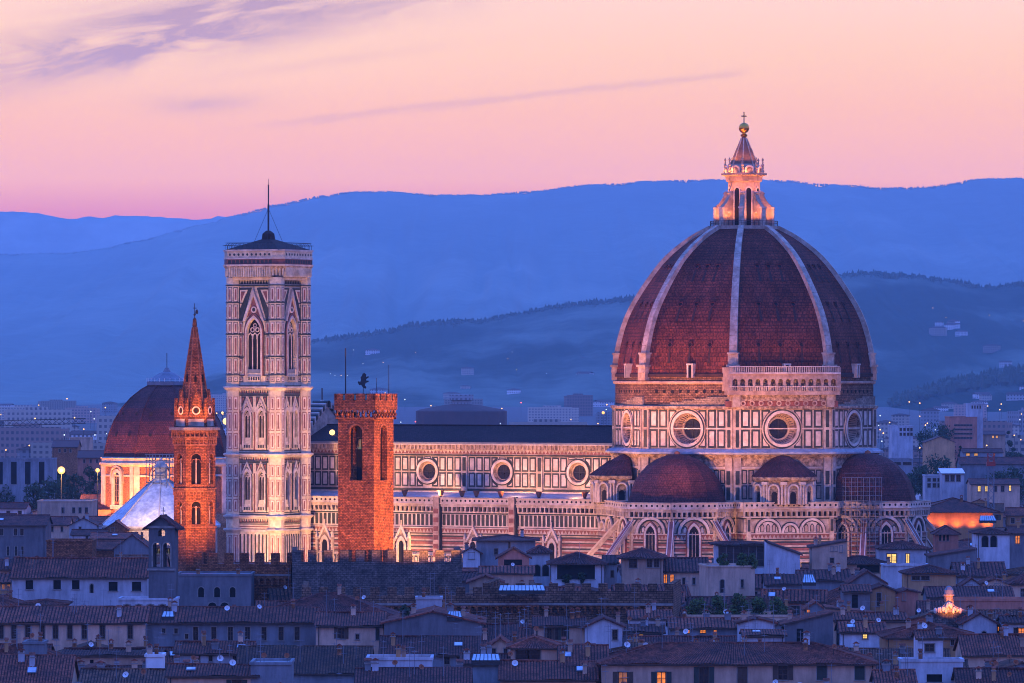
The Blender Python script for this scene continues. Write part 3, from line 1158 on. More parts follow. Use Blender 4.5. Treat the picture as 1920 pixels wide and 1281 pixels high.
for sx in (-1, 1):   # short returns round the corners
    m.box(sx * 12.6 - .5, sx * 12.6 + .5, -2.0, 3.0, 50.1, 55.3, 'marble_warm')
    m.box(sx * 10.9 - .9, sx * 10.9 + .9, -1.3, .5, 46.5, 49.2, 'marble')
m.M = Matrix()
m.build('gallery', cath)

# ---- body under the drum
m = MB()
m.prism(octo(R0 - .2), 0, 35.6, 'marble', cap=False)
for phi in (S_, SE_, E_, SW_):
    m.M = plane(phi, (R0 - .2) * cos(pi / 8))
    for sx in (-1, 1):
        panel_grid(m, min(sx * 11, sx * 6.3), max(sx * 11, sx * 6.3), 26.0, 32.8, 3, 2, .3, .26, .05, 'marble_warm', 'serpentine')
    m.slab(-11.3, 11.3, 32.9, 33.3, .4, 'marble_clean')
    m.slab(-11.3, 11.3, 33.3, 35.4, .25, 'carved')
    for sx in (-1, 1):
        a, b = sorted((sx * 11.3, sx * 9.6))
        m.slab(a, b, 25, 35.4, .7, 'marble')
        m.slab(a + .4, b - .4, 26, 28.8, .78, 'serpentine')
        m.slab(a + .4, b - .4, 29.4, 32.4, .78, 'serpentine')
m.M = Matrix()
m.build('crossing', cath)


# ---- lower walls shared by tribunes, sacristies and aisles
def balustrade(m, x0, x1, d=0.0):
    m.slab(x0, x1, 21.9, 22.2, .16 + d, 'serpentine')
    m.slab(x0, x1, 22.2, 22.5, .35 + d, 'marble_clean')
    corbels(m, x0, x1, 22.5, 24.2, 1.15, .85 + d, 'marble')
    m.slab(x0, x1, 24.2, 24.4, 1.1 + d, 'marble_clean')
    m.slab(x0, x1, 24.4, 25.5, .95 + d, 'marble_clean')
    m.slab(x0, x1, 25.5, 25.7, 1.1 + d, 'marble')
    dots(m, x0, x1, 24.95, .27, 1.2, -(1.0 + d))


BANDS = [('marble', .4), ('serpentine', .25), ('pink_marble', .45), ('marble', .35), ('serpentine', .4), ('marble', .4), ('pink_marble', .6), ('serpentine', .2), ('marble', .4), ('pink_marble', .5), ('serpentine', .35), ('marble', .5)]


def lower_wall(m, x0, x1):
    """striped base common to all lower walls, from the ground to 18.8 m"""
    m.slab(x0, x1, 0, 7.5, .1, 'marble_warm')
    n = max(1, int((x1 - x0) / 1.15))
    p = (x1 - x0) / n
    for i in range(n):
        a = x0 + i * p
        m.slab(a + .18, a + p - .18, 8.0, 12.2, .08, 'serpentine')
        m.slab(a + .34, a + p - .34, 8.3, 11.9, .12, 'marble_clean')
        if p > .9:
            m.slab(a + p / 2 - .12, a + p / 2 + .12, 8.8, 11.2, .15, 'pink_marble')
    m.slab(x0, x1, 12.4, 12.7, .3, 'marble_clean')
    stripes(m, x0, x1, 12.7, 17.5, BANDS)
    m.slab(x0, x1, 17.5, 18.6, .12, 'pink_marble')
    zigzag(m, x0, x1, 17.6, 18.5, .9, .15, 'marble')
    m.slab(x0, x1, 17.3, 17.5, .2, 'serpentine')
    m.slab(x0, x1, 18.6, 18.85, .35, 'marble_clean')
    m.slab(x0, x1, 18.85, 19.0, .09, 'serpentine')


def tribune(phi, dist):
    cx, cy = dist * cos(phi), dist * sin(phi)
    R = 13.0
    m = MB()
    P = octo(R, pi / 8, 8, cx, cy)
    m.prism(P, 0, 25.0, 'marble', top='ledge_stone')
    for k in range(8):
        ph = k * pi / 4
        if cos(ph - phi) < -0.1: continue
        m.M = plane(ph, R * cos(pi / 8), cx, cy)
        hw = R * sin(pi / 8)
        lower_wall(m, -hw, hw)
        balustrade(m, -hw - .3, hw + .3)
        m.archband(0, 6.2, 7.4, 18.85, 18.9, .55, 'marble_clean')
        m.archband(0, 7.4, 7.85, 18.85, 18.9, .22, 'serpentine')
        m.archband(0, 5.6, 6.2, 18.85, 18.9, .30, 'serpentine')
        m.archface(0, 5.6, 18.85, 18.9, .10, 'marble_warm')
        for sx in (-1, 1):    # inlay inside the arch and spandrels
            m.archface(sx * 1.95, 1.1, 19.0, 19.7, .14, 'serpentine', True)
            m.archface(sx * 1.95, .7, 19.1, 19.7, .18, 'marble_clean', True)
            m.extr([(sx * 4.6, 20.2), (sx * 4.6, 22.0), (sx * 3.3, 22.0)], -.14, 0, 'serpentine')
            m.extr([(sx * 4.45, 20.9), (sx * 4.45, 21.85), (sx * 3.75, 21.85)], -.18, 0, 'marble_clean')
        m.slab(-hw, -hw + .5, 0, 22.2, .3, 'marble')
        m.slab(hw - .5, hw, 0, 22.2, .3, 'marble')
    m.M = Matrix()
    tr = m.build('tribune', cath)
    # half dome of tiles
    m = MB()
    pr = [(10.9, 25.0), (10.7, 26.2), (10.2, 28.2), (9.4, 30.2), (8.2, 32.0), (6.7, 33.6), (4.7, 35.0), (2.4, 35.9), (.8, 36.1)]
    m.lathe(pr, 16, 'half_dome_tile', phase=pi / 8, cx=cx, cy=cy)
    m.lathe([(.8, 36.1), (.6, 36.6), (0, 36.9)], 8, 'terracotta', cx=cx, cy=cy)
    m.build('half_dome', tr)
    for k in range(8):
        ph = k * pi / 4
        if cos(ph - phi) < -0.1: continue
        m = MB()
        m.archface(0, 2.3, 9.0, 18.6, .34, 'void', True)
        m.archband(0, 2.3, 3.1, 8.6, 18.6, .62, 'marble_clean', True, d0=.1)
        m.archband(0, 3.1, 3.5, 8.6, 18.6, .50, 'pink_marble', True, d0=.1)
        for x in (-.38, .38):
            m.box(x - .07, x + .07, -.44, -.35, 9, 19.2, 'marble_warm')
        o = m.build('window', tr)
        o.matrix_local = plane(ph, R * cos(pi / 8), cx, cy)
    # sloping buttresses at the corners
    for k in range(8):
        a = pi / 8 + k * pi / 4
        if cos(a - phi) < -0.2: continue
        m = MB()
        m.extr([(12.4, 21.9), (12.4, 20.7), (19.9, 12.4), (19.9, 0), (21.4, 0), (21.4, 11.6), (20.9, 12.4)], -.5, .5, 'marble', back=True)
        n_ = (Vector((9.1, 0, 8.2))).normalized()
        m.face([(12.4, -.75, 22.4), (12.4, .75, 22.4), (21.0, .75, 12.9), (21.0, -.75, 12.9)], 'pink_marble')
        m.face([(12.4, -.75, 22.4), (21.0, -.75, 12.9), (21.0, -.75, 12.4), (12.4, -.75, 21.9)], 'marble_clean')
        m.face([(12.4, .75, 22.4), (21.0, .75, 12.9), (21.0, .75, 12.4), (12.4, .75, 21.9)], 'marble_clean')
        for y in (-.5, .5):
            m.face([(12.5, y - .12, 22.42), (12.5, y + .12, 22.42), (20.9, y + .12, 13.05), (20.9, y - .12, 13.05)], 'marble_clean')
        o = m.build('buttress', tr)
        o.matrix_local = Matrix.Translation((cx, cy, 0)) @ Matrix.Rotation(a, 4, 'Z')
    return tr


tribune(S_, 32.3)
tribune(E_, 31.0)


def exedra(phi):
    """small half-round chapel with niches under a leaning cone of tiles, on top of the sacristy block"""
    m = MB()
    m.M = plane(phi, 33.0)
    hw = 10.6
    m.box(-hw, hw, 0, 8, 0, 25.0, 'marble', top='ledge_stone')
    lower_wall(m, -hw, hw)
    balustrade(m, -hw - .3, hw + .3)
    for xc, w in ((-5.1, 5.0), (5.1, 5.0), (0, 2.9)):
        m.archband(xc, w, w + 1.0, 18.85, 19.1, .5, 'marble_clean')
        m.archband(xc, w + 1.0, w + 1.5, 18.85, 19.1, .2, 'serpentine')
        m.archface(xc, w, 18.85, 19.1, .12, 'serpentine')
        m.archface(xc, w - .5, 18.95, 19.1, .16, 'marble_clean')
        for i in range(3 if w > 4 else 1):
            x = xc + (i - (1 if w > 4 else 0)) * 1.35
            m.archface(x, .95, 19.1, 20.1, .20, 'serpentine', True)
            m.archface(x, .62, 19.2, 20.1, .24, 'marble_warm', True)
    for sx in (-1, 1):
        m.slab(sx * 9.6 - .5, sx * 9.6 + .5, 0, 22.2, .5, 'marble')
        m.slab(sx * 9.6 - .3, sx * 9.6 + .3, 19.2, 21.8, .56, 'serpentine')
        m.M = plane(phi, 33.0) @ Matrix.Translation((sx * hw, 0, 0)) @ Matrix.Rotation(sx * pi / 2, 4, 'Z')
        if sx > 0:
            lower_wall(m, 0, 6)
            balustrade(m, -.3, 6)
        else:
            lower_wall(m, -6, 0)
            balustrade(m, -6, .3)
        m.M = plane(phi, 33.0)
    ex = None
    m.M = Matrix()
    ex = m.build('sacristy', cath)
    cx, cy = 28.6 * cos(phi), 28.6 * sin(phi)
    m = MB()
    m.lathe([(6.4, 25.0), (6.4, 31.0)], 10, 'marble_warm', phase=phi, a0=-pi / 2, a1=pi / 2, cx=cx, cy=cy)
    m.lathe([(6.5, 30.0), (7.3, 30.5), (7.5, 31.1), (6.9, 31.3)], 20, 'carved', phase=phi, a0=-pi / 2, a1=pi / 2, cx=cx, cy=cy)
    for k in range(5):
        a = phi + (k - 2) * pi / 5
        m.M = plane(a, 6.4, cx, cy)
        m.archface(0, 2.0, 25.2, 28.3, .0 + .28, 'sand_stone', d0=-.3)
        m.archface(0, 1.3, 25.3, 27.3, .30, 'void', d0=.2)
        m.archband(0, 2.0, 2.7, 25.2, 28.3, .75, 'marble_clean', d0=-.3)
    for k in range(6):
        a = phi + (k - 2.5) * pi / 5
        for da in (-.055, .055):
            m.M = Matrix()
            m.tube((cx + 6.85 * cos(a + da), cy + 6.85 * sin(a + da), 25.1), (cx + 6.85 * cos(a + da), cy + 6.85 * sin(a + da), 29.6), .26, 'marble_clean', 8)
        m.M = plane(a, 6.7, cx, cy)
        m.slab(-.75, .75, 29.4, 30.1, .55, 'marble_clean', d0=-.5)
    m.M = Matrix()
    m.build('niche_wall', ex)
    m = MB()   # the cone leans on the wall behind: a fan of slightly curved tile rows
    n = 18
    ax, ay = cx - 1.3 * cos(phi), cy - 1.3 * sin(phi)
    pr = [(7.4, 31.2), (5.4, 33.0), (3.5, 34.4), (1.6, 35.6), (0.3, 36.0)]
    for (r0, z0), (r1, z1) in zip(pr, pr[1:]):
        for k in range(n):
            t0, t1 = phi - pi / 2 + pi * k / n, phi - pi / 2 + pi * (k + 1) / n
            f0, f1 = (7.4 - r0) / 7.4, (7.4 - r1) / 7.4
            def P(r, z, t, f):
                return (cx + (ax - cx) * f + r * cos(t), cy + (ay - cy) * f + r * sin(t), z)
            m.face([P(r0, z0, t0, f0), P(r0, z0, t1, f0), P(r1, z1, t1, f1), P(r1, z1, t0, f1)], 'half_dome_tile')
    for k in range(n + 1):
        t = phi - pi / 2 + pi * k / n
        m.tube((cx + 7.4 * cos(t), cy + 7.4 * sin(t), 31.25), (cx + (ax - cx) * .47 + 3.5 * cos(t), cy + (ay - cy) * .47 + 3.5 * sin(t), 34.45), .10, 'roof_slate', 4)
    m.build('cone_roof', ex)


exedra(SE_)
exedra(SW_)

# ---- nave: clerestory, roof, aisle
X0, X1 = -110.0, -26.0
m = MB()
m.M = Matrix.Translation((0, -10.6, 0))
WX = [-36.9, -56.7, -76.5, -96.3]
edges = [X1] + [(a + b) / 2 for a, b in zip(WX, WX[1:])] + [X0]
for i, wx in enumerate(WX):
    a, b = edges[i + 1], edges[i]
    m.holed(a, b, 25.0, 35.4, wx, 31.4, 2.75, 'marble')
    zr = ((27.9, 31.2), (31.5, 34.8))
    x = b - 1.5
    m.slab(a - .75, a + .75, 26.5, 35.0, .35, 'marble')
    for z0, z1 in zr:
        m.slab(a - .42, a + .42, z0 + .1, z1 - .1, .42, 'serpentine')
    lo, hi = a + .9, b - .9
    n = int((hi - lo) / 1.93)
    p = (hi - lo) / n
    for k in range(n):
        x0, x1 = lo + k * p + .15, lo + (k + 1) * p - .15
        for z0, z1 in zr:
            near = min(abs(x0 - wx), abs(x1 - wx))
            inside = x0 < wx < x1
            if inside or near < 1.0:
                if z0 > 31.3:
                    m.framed(x0, x1, 34.35, 34.85, .15, .06, 'serpentine', 'marble_clean')
                continue
            if near < 3.0:
                m.clipped(x0, x1, z0, z1, wx, 31.4, 3.1, .05, 'serpentine')
                m.clipped(x0 + .36, x1 - .36, z0 + .36, z1 - .36, wx, 31.4, 3.5, .09, 'marble_clean')
            else:
                m.framed(x0, x1, z0, z1, .36, .06, 'serpentine', 'marble_clean')
m.slab(X0, X1, 26.3, 26.9, .3, 'marble_clean')
m.slab(X0, X1, 27.0, 27.5, .15, 'serpentine')
m.slab(X0, X1, 35.0, 35.25, .25, 'serpentine')
m.slab(X0, X1, 35.4, 36.4, .4, 'marble', d0=-1)
zigzag(m, X0, X1, 35.5, 36.3, .95, .43, 'pink_marble')
m.slab(X0, X1, 36.4, 37.5, .75, 'carved', d0=-1)
m.slab(X0, X1, 37.5, 37.8, 1.15, 'marble_clean', d0=-1)
n = 84
for i in range(n):
    x = X0 + (X1 - X0) * (i + .5) / n
    m.box(x - .18, x + .18, -1.0, -.7, 36.5, 37.5, 'marble_warm')
m.M = Matrix()
m.box(X0, X1, -9.5, 10.6, 20, 37.8, 'marble')
nave = m.build('nave', cath)
for wx in WX:
    m = MB()
    m.ring(0, 0, 2.3, 2.85, .35, 'marble_clean', -.1, 32)
    m.ring(0, 0, 2.85, 3.1, .2, 'serpentine', 0, 32)
    m.cone_in(0, 0, 2.3, -.1, 1.85, .9, 'carved', 32)
    m.disc(0, 0, 1.9, .85, 'glass_dark', 24)
    m.ring(0, 0, 1.7, 1.95, -.6, 'marble_warm', -.9, 32)
    m.box(-.05, .05, .72, .8, -1.8, 1.8, 'dark_metal')
    m.box(-1.8, 1.8, .72, .8, -.05, .05, 'dark_metal')
    o = m.build('round_window', nave)
    o.location = (wx, -10.6, 31.4)
m = MB()
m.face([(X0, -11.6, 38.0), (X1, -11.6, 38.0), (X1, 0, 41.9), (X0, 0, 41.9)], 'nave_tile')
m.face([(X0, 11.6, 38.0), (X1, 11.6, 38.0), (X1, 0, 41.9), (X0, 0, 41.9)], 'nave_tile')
m.box(X0, X1, -11.75, -11.45, 37.75, 38.15, 'lead')
m.box(X0, X1, -.25, .25, 41.8, 42.1, 'nave_tile')
m.build('roof', nave)
m = MB()
m.box(X0, X1, -20.5, -10.0, 0, 25.2, 'marble', top='ledge_stone')
m.face([(X0, -19.6, 25.4), (X1, -19.6, 25.4), (X1, -10.9, 26.6), (X0, -10.9, 26.6)], 'ledge_stone')
m.M = Matrix.Translation((0, -20.5, 0))
lower_wall(m, X0, X1)
balustrade(m, X0, X1)
m.slab(X0, X1, 18.9, 22.2, .08, 'marble_clean')
n = 74
for i in range(n):
    x = X0 + (X1 - X0) * (i + .5) / n
    m.slab(x - .36, x + .36, 19.3, 21.8, .14, 'serpentine')
for x in (-48.0, -67.8, -87.6):
    m.slab(x - .75, x + .75, 0, 25.9, 1.35, 'marble_warm')
    for z in range(2, 24, 2):
        m.slab(x - .6, x + .6, z, z + 1.1, 1.4, 'pink_marble')
    m.slab(x + .75, x + 1.0, 0, 25.9, 1.1, 'serpentine')
# gothic gabled windows and doors of the aisle
m.M = Matrix()
aisle = m.build('aisle', cath)
for x in (-38.0, -58.5, -77.5, -98.0):
    m = MB()
    m.archface(0, 1.5, 4, 14.6, .35, 'void', True)
    m.archband(0, 1.5, 2.5, 4, 14.6, .6, 'marble_clean', True)
    m.extr([(-2.0, 15.6), (0, 19.4), (2.0, 15.6), (1.5, 15.6), (0, 18.4), (-1.5, 15.6)], -.65, 0, 'marble_clean')
    m.extr([(-1.5, 15.6), (0, 18.4), (1.5, 15.6)], -.45, 0, 'carved')
    m.tube((0, -.5, 19.3), (0, -.5, 20.4), .15, 'marble_clean', 5)
    for sx in (-1, 1):
        m.box(sx * 2.1 - .25, sx * 2.1 + .25, -.75, 0, 4, 16.2, 'marble')
        m.extr([(sx * 2.1 - .3, 16.2), (sx * 2.1, 17.6), (sx * 2.1 + .3, 16.2)], -.8, 0, 'marble_clean')
    o = m.build('window', aisle)
    o.location = (x, -20.5, 0)
# ---- west front seen from behind, with its gable
m = MB()
m.box(-113.5, -110, -20.5, 20.5, 0, 30.5, 'marble')
m.box(-113.5, -110, -11, 11, 30.5, 38.5, 'marble')
m.M = plane(0, -110)
m.M = Matrix.Translation((-110, 0, 0)) @ Matrix.Rotation(pi / 2, 4, 'Z')
m.extr([(-11.3, 38.5), (11.3, 38.5), (0, 46.2)], 0, 3.4, 'marble_warm', back=True)
for sx in (-1, 1):
    for i in range(15):
        t0, t1 = i / 15, (i + .55) / 15
        x0, x1 = sx * 11.6 * (1 - t0), sx * 11.6 * (1 - t1)
        m.extr([(x0, 38.7 + 7.9 * t0), (x1, 38.7 + 7.9 * t1), (x1, 39.9 + 7.9 * t1), (x0, 39.9 + 7.9 * t0)], -.4, 3.7, 'marble_clean' if i % 2 else 'serpentine', back=True)
m.M = Matrix()
m.tube((-111.5, 0, 46), (-111.5, 0, 50.5), .16, 'dark_metal', 5)
m.ball((-111.5, 0, 47.2), .6, 'marble_clean', 8, 6)
for z0, z1 in ((37.5, 38.0), (41.6, 42.1)):
    m.box(-114, -109.5, -21.5, -10.8, z0, z1, 'marble_clean')
m.box(-113.5, -110.2, -21, -11, 30.5, 37.5, 'marble')
for i in range(8):
    y = -21 + i * 1.4
    m.box(-112.2, -111.8, y - .22, y + .22, 38.0, 41.6, 'marble_clean')
m.build('facade', cath)


# ---- red lamp housings along the aisle roof
m = MB()
m.lathe([(.25, 0), (.4, .15), (.75, 1.2), (.85, 1.35), (.7, 1.35), (.3, .4)], 12, 'terracotta')
m.tube((0, 0, -.15), (0, 0, .1), .3, 'dark_metal', 8)
housing_me = m.mesh('planter')
for px in (757, 826, 866, 893, 939, 1010, 1095):
    # on the aisle roof edge
    u = (xat(px, 1310) - DOME.x + 0.492 * -(-17.5)) / .87
    o = link('planter', housing_me)
    lx = (xat(px, 1312) - DOME.x + 17.5 * 0.4924) / .8704
    o.matrix_world = MD @ Matrix.Translation((lx, -17.5, 25.85))
    tag(o, 'red terracotta tub standing on the aisle roof of the cathedral', 'tub', 'red tubs along the aisle roof')
# ------------------------------------------------------------------ square marble bell tower
BT = Vector((-56.2, 1329.0, 0))
MBT = Matrix.Translation(BT) @ Matrix.Rotation(ROT, 4, 'Z')
bell = thing('bell_tower', 'square inlaid marble bell tower with corner piers and a mast on top', 'bell tower', BT, ROT)
H_ = 6.05
m = MB()
for k in range(4):
    m.M = plane(k * pi / 2, H_)
    # each storey with real openings for its windows
    m.openings(-H_, H_, 0, 21.0, [], 'ivory_marble')
    m.openings(-H_, H_, 21.0, 35.2, [(-2.75, -1.05, 24.0, 31.2), (1.05, 2.75, 24.0, 31.2)], 'ivory_marble', t=.45)
    m.openings(-H_, H_, 35.2, 50.6, [(-2.75, -1.05, 38.3, 45.3), (1.05, 2.75, 38.3, 45.3)], 'ivory_marble', t=.45)
    m.openings(-H_, H_, 50.6, 76.0, [(-1.9, 1.9, 54.0, 66.5)], 'ivory_marble', t=.6)
    for x in (-1.9, 1.9):
        m.archtop(x, 1.7, 30.0, 31.25, .05, .35, 'ivory_marble', True)
        m.archtop(x, 1.7, 44.1, 45.35, .05, .35, 'ivory_marble', True)
    m.archtop(0, 3.8, 63.3, 66.6, .05, .5, 'ivory_marble', True, 12)
    # base storeys: stripes and niches
    n = 8
    for i in range(n):
        x = -4.0 + i * 1.0
        m.slab(x + .1, x + .42, 9.5, 17.0, .12, 'serpentine')
        m.slab(x + .55, x + .9, 10.0, 16.5, .2, 'marble_clean')
    m.slab(-H_, H_, 17.6, 18.1, .35, 'marble_clean')
    stripes(m, -H_, H_, 18.1, 20.4, [('serpentine', .22), ('ivory_marble', .3), ('pink_marble', .25), ('ivory_marble', .35), ('serpentine', .2), ('ivory_marble', .3), ('pink_marble', .25), ('ivory_marble', .4)])
    for zc in (21.0, 35.2, 50.6):
        m.slab(-H_, H_, zc - .35, zc, .55, 'marble_clean')
        m.slab(-H_, H_, zc, zc + .35, .9, 'marble_clean')
        m.slab(-H_, H_, zc + .35, zc + .6, .35, 'serpentine')
        for i in range(18):
            x = -4.3 + 8.6 * (i + .5) / 18
            m.extr([(x - .2, zc - 1.2), (x + .2, zc - 1.2), (x, zc - .45)], -.1, 0, 'pink_marble' if i % 2 else 'serpentine')
        m.slab(-H_, H_, zc - 1.5, zc - 1.3, .14, 'serpentine')
    # two-light storeys: inlay surrounds
    for z0, z1, zs in ((21.9, 33.4, 30.0), (36.2, 48.8, 44.1)):
        m.slab(-4.25, 4.25, z0, z0 + .18, .12, 'serpentine')
        m.slab(-4.25, 4.25, z1, z1 + .18, .12, 'serpentine')
        for x in (-4.2, -3.45, 3.27, 4.02):
            m.slab(x, x + .18, z0, z1, .12, 'serpentine')
        m.slab(-.18, .18, z0, zs + 1.0, .10, 'pink_marble')
        for sx in (-1, 1):
            m.slab(sx * 3.75 - .2, sx * 3.75 + .2, z0 + 1.4, z1 - 3.4, .1, 'pink_marble')
            m.slab(sx * 3.75 - .24, sx * 3.75 + .24, z1 - 2.6, z1 - .6, .08, 'marble_clean')
            xc = sx * 1.9
            m.archband(xc, 1.7, 2.5, z0 + .6, zs, .35, 'marble_clean', True)
            m.archband(xc, 2.5, 2.75, z0 + .6, zs, .22, 'serpentine', True)
            m.extr([(xc - 1.45, zs + .9), (xc, zs + 3.9), (xc + 1.45, zs + .9), (xc + 1.1, zs + .9), (xc, zs + 3.2), (xc - 1.1, zs + .9)], -.4, 0, 'marble_clean')
            for s2 in (-1, 1):   # inlaid triangles beside the gable
                m.extr([(xc + s2 * .35, z1 - .15), (xc + s2 * 1.45, z1 - .15), (xc + s2 * 1.45, z1 - 2.6)], -.16, 0, 'serpentine')
                m.extr([(xc + s2 * .75, z1 - .4), (xc + s2 * 1.25, z1 - .4), (xc + s2 * 1.25, z1 - 1.6)], -.2, 0, 'pink_marble')
            m.slab(xc - 1.1, xc + 1.1, z0 + .5, z0 + 1.5, .16, 'ivory_marble')
            for i in range(3):
                m.slab(xc - .85 + i * .62, xc - .45 + i * .62, z0 + .65, z0 + 1.35, .2, 'serpentine')
    # tall belfry storey
    m.archband(0, 3.8, 4.6, 53.4, 63.3, .5, 'marble_clean', True, n=14)
    m.archband(0, 4.6, 5.2, 53.4, 63.3, .32, 'pink_marble', True, n=14)
    m.archband(0, 5.2, 5.5, 53.4, 63.3, .24, 'serpentine', True, n=14)
    m.extr([(-2.9, 66.0), (0, 73.4), (2.9, 66.0), (2.3, 66.0), (0, 71.8), (-2.3, 66.0)], -.6, 0, 'marble_clean')
    m.extr([(-2.0, 67.0), (0, 71.6), (2.0, 67.0)], -.2, 0, 'pink_marble')
    m.ring(0, 68.6, .45, .75, .35, 'marble_clean', 0, 14)
    m.disc(0, 68.6, .45, -.3, 'serpentine', 14)
    for sx in (-1, 1):
        m.extr([(sx * .7, 73.6), (sx * 4.1, 73.6), (sx * 4.1, 66.2), (sx * 3.2, 66.2)], -.12, 0, 'serpentine')
        m.extr([(sx * 1.7, 73.2), (sx * 3.8, 73.2), (sx * 3.8, 69.0)], -.2, 0, 'ivory_marble')
        m.extr([(sx * 2.4, 72.8), (sx * 3.5, 72.8), (sx * 3.5, 70.5)], -.25, 0, 'pink_marble')
        for z0, z1 in ((52.0, 53.2), (54.0, 57.4), (57.9, 62.6), (63.1, 65.8)):
            m.framed(min(sx * 3.05, sx * 4.15), max(sx * 3.05, sx * 4.15), z0, z1, .16, .1, 'serpentine', 'marble_clean')
            m.slab(min(sx * 3.4, sx * 3.8), max(sx * 3.4, sx * 3.8), z0 + .4, z1 - .4, .2, 'pink_marble')
    for z in (53.4, 57.6, 62.8, 66.0, 70.0, 74.0):
        for sx in (-1, 1):
            a, b = sorted((sx * 2.9, sx * 4.4))
            m.slab(a, b, z, z + .2, .26, 'serpentine')
    m.slab(-H_, H_, 74.0, 74.3, .3, 'serpentine')
    zigzag(m, -4.4, 4.4, 74.5, 75.4, .7, .12, 'serpentine')
    m.slab(-1.7, 1.7, 52.2, 53.4, .25, 'ivory_marble')
    for i in range(5):
        m.slab(-1.5 + i * .65, -1.1 + i * .65, 52.4, 53.2, .3, 'serpentine')
m.M = Matrix()
for z in (20.8, 35.0, 50.4):
    m.box(-5.9, 5.9, -5.9, 5.9, z - .2, z, 'void')
m.box(-3.4, 3.4, -3.4, 3.4, 21, 76, 'void')
m.build('wall', bell)
# eight-sided corner piers
m = MB()
Rp = 1.85
m.prism(octo(Rp), 0, 76.0, 'ivory_marble', cap=False)
for k in range(8):
    m.M = plane(k * pi / 4, Rp * cos(pi / 8))
    for z0, z1 in ((10, 16.8), (22.2, 25.0), (25.6, 29.6), (30.2, 33.0), (36.6, 40.2), (40.8, 45.0), (45.6, 48.6), (52.0, 53.2), (53.9, 57.4), (57.9, 62.6), (63.1, 65.8), (66.4, 69.8), (70.4, 73.8)):
        m.slab(-.52, .52, z0, z1, .03, 'serpentine' if z0 > 51 else 'pink_marble')
        m.slab(-.40, .40, z0 + .14, z1 - .14, .06, 'marble_clean')
        m.slab(-.16, .16, z0 + .5, z1 - .5, .09, 'pink_marble')
m.M = Matrix()
for zc in (17.9, 21.0, 35.2, 50.6):
    m.lathe([(Rp, zc - .6), (Rp + .5, zc - .1), (Rp + .7, zc), (Rp + .7, zc + .3), (Rp, zc + .5)], 8, 'marble_clean', phase=pi / 8)
for zc in (53.5, 57.65, 62.85, 66.1, 70.1, 74.1):
    m.lathe([(Rp + .05, zc), (Rp + .14, zc + .05), (Rp + .14, zc + .22), (Rp + .05, zc + .25)], 8, 'serpentine', phase=pi / 8)
pier_me = m.mesh('corner_pier')
for sx in (-1, 1):
    for sy in (-1, 1):
        o = link('corner_pier', pier_me, bell)
        o.location = (sx * 5.75, sy * 5.75, 0)
# windows


def mullions(xs, z0, z1, w):
    m = MB()
    for x in xs:
        m.tube((x, 0, z0), (x, 0, z1), w, 'marble_clean', 6)
    return m


for k in range(4):
    P = plane(k * pi / 2, H_ - .22)
    for zb, zs in ((24.0, 30.0), (38.3, 44.1)):
        for x in (-1.9, 1.9):
            m = mullions((0,), zb, zs, .1)
            m.box(-.85, .85, .24, .3, zb, zs + 1.3, 'void')
            for sx in (-1, 1):
                m.archband(sx * .42, .62, .85, zs - .6, zs - .3, .08, 'marble_clean', True, n=6, d0=-.1)
            m.box(-.85, .85, -.1, .1, zb, zb + .9, 'ivory_marble')
            m.ring(0, zs + .55, .2, .38, .08, 'marble_clean', -.1, 10)
            o = m.build('window', bell)
            o.matrix_local = P @ Matrix.Translation((x, 0, 0))
    m = mullions((-.64, .64), 54, 63, .14)
    m.box(-1.9, 1.9, .36, .42, 54, 66.5, 'void')
    for x in (-1.27, 0, 1.27):
        m.archband(x, .95, 1.25, 61.8, 62.3, .1, 'marble_clean', True, n=8, d0=-.1)
    for x in (-.65, .65):
        m.ring(x, 64.0, .35, .6, .1, 'marble_clean', -.1, 12)
    m.ring(0, 65.0, .3, .5, .1, 'marble_clean', -.1, 12)
    m.box(-1.9, 1.9, -.25, .2, 54, 54.9, 'lead')
    o = m.build('window', bell)
    o.matrix_local = P
# crown: corbels, parapet, low pyramid roof, mast
m = MB()


def chamfer(h, c):
    return [(h, -h + c), (h, h - c), (h - c, h), (-h + c, h), (-h, h - c), (-h, -h + c), (-h + c, -h), (h - c, -h)]


def taper(m, h0, z0, h1, z1, mat, c=2.2):
    A, B = chamfer(h0, c), chamfer(h1, c)
    for i in range(8):
        j = (i + 1) % 8
        m.face([(*A[i], z0), (*A[j], z0), (*B[j], z1), (*B[i], z1)], mat)


taper(m, 7.15, 75.4, 7.3, 76.0, 'marble_clean')
taper(m, 7.3, 76.0, 8.3, 78.6, 'carved')
for k in range(4):
    for i in range(24):
        x = -5.7 + 11.4 * (i + .5) / 24
        m.M = plane(k * pi / 2, 0)
        m.extr([(0, 0)] * 0 or [(x - .13, 76.1), (x + .13, 76.1), (x + .13, 78.5), (x - .13, 78.5)], -8.2, -7.3, 'ivory_marble')
for k in range(4):
    m.M = Matrix.Rotation(k * pi / 2, 4, 'Z')
    for i in range(4):
        t = (i + .5) / 4
        x, y = 8.0 - 2.2 * t, 8.0 - 2.2 * (1 - t)
        m.box(x - .16, x + .16, y - .16, y + .16, 76.4, 78.5, 'ivory_marble')
m.M = Matrix()
taper(m, 8.35, 78.6, 8.4, 79.0, 'marble_clean')
taper(m, 8.2, 79.0, 8.2, 80.2, 'pink_marble')
taper(m, 8.35, 80.2, 8.35, 80.5, 'marble_clean')
taper(m, 8.2, 80.5, 8.2, 82.0, 'ivory_marble')
taper(m, 8.4, 82.0, 8.4, 82.4, 'marble_clean')
m.face([(*p, 82.4) for p in chamfer(8.4, 2.2)], 'lead')
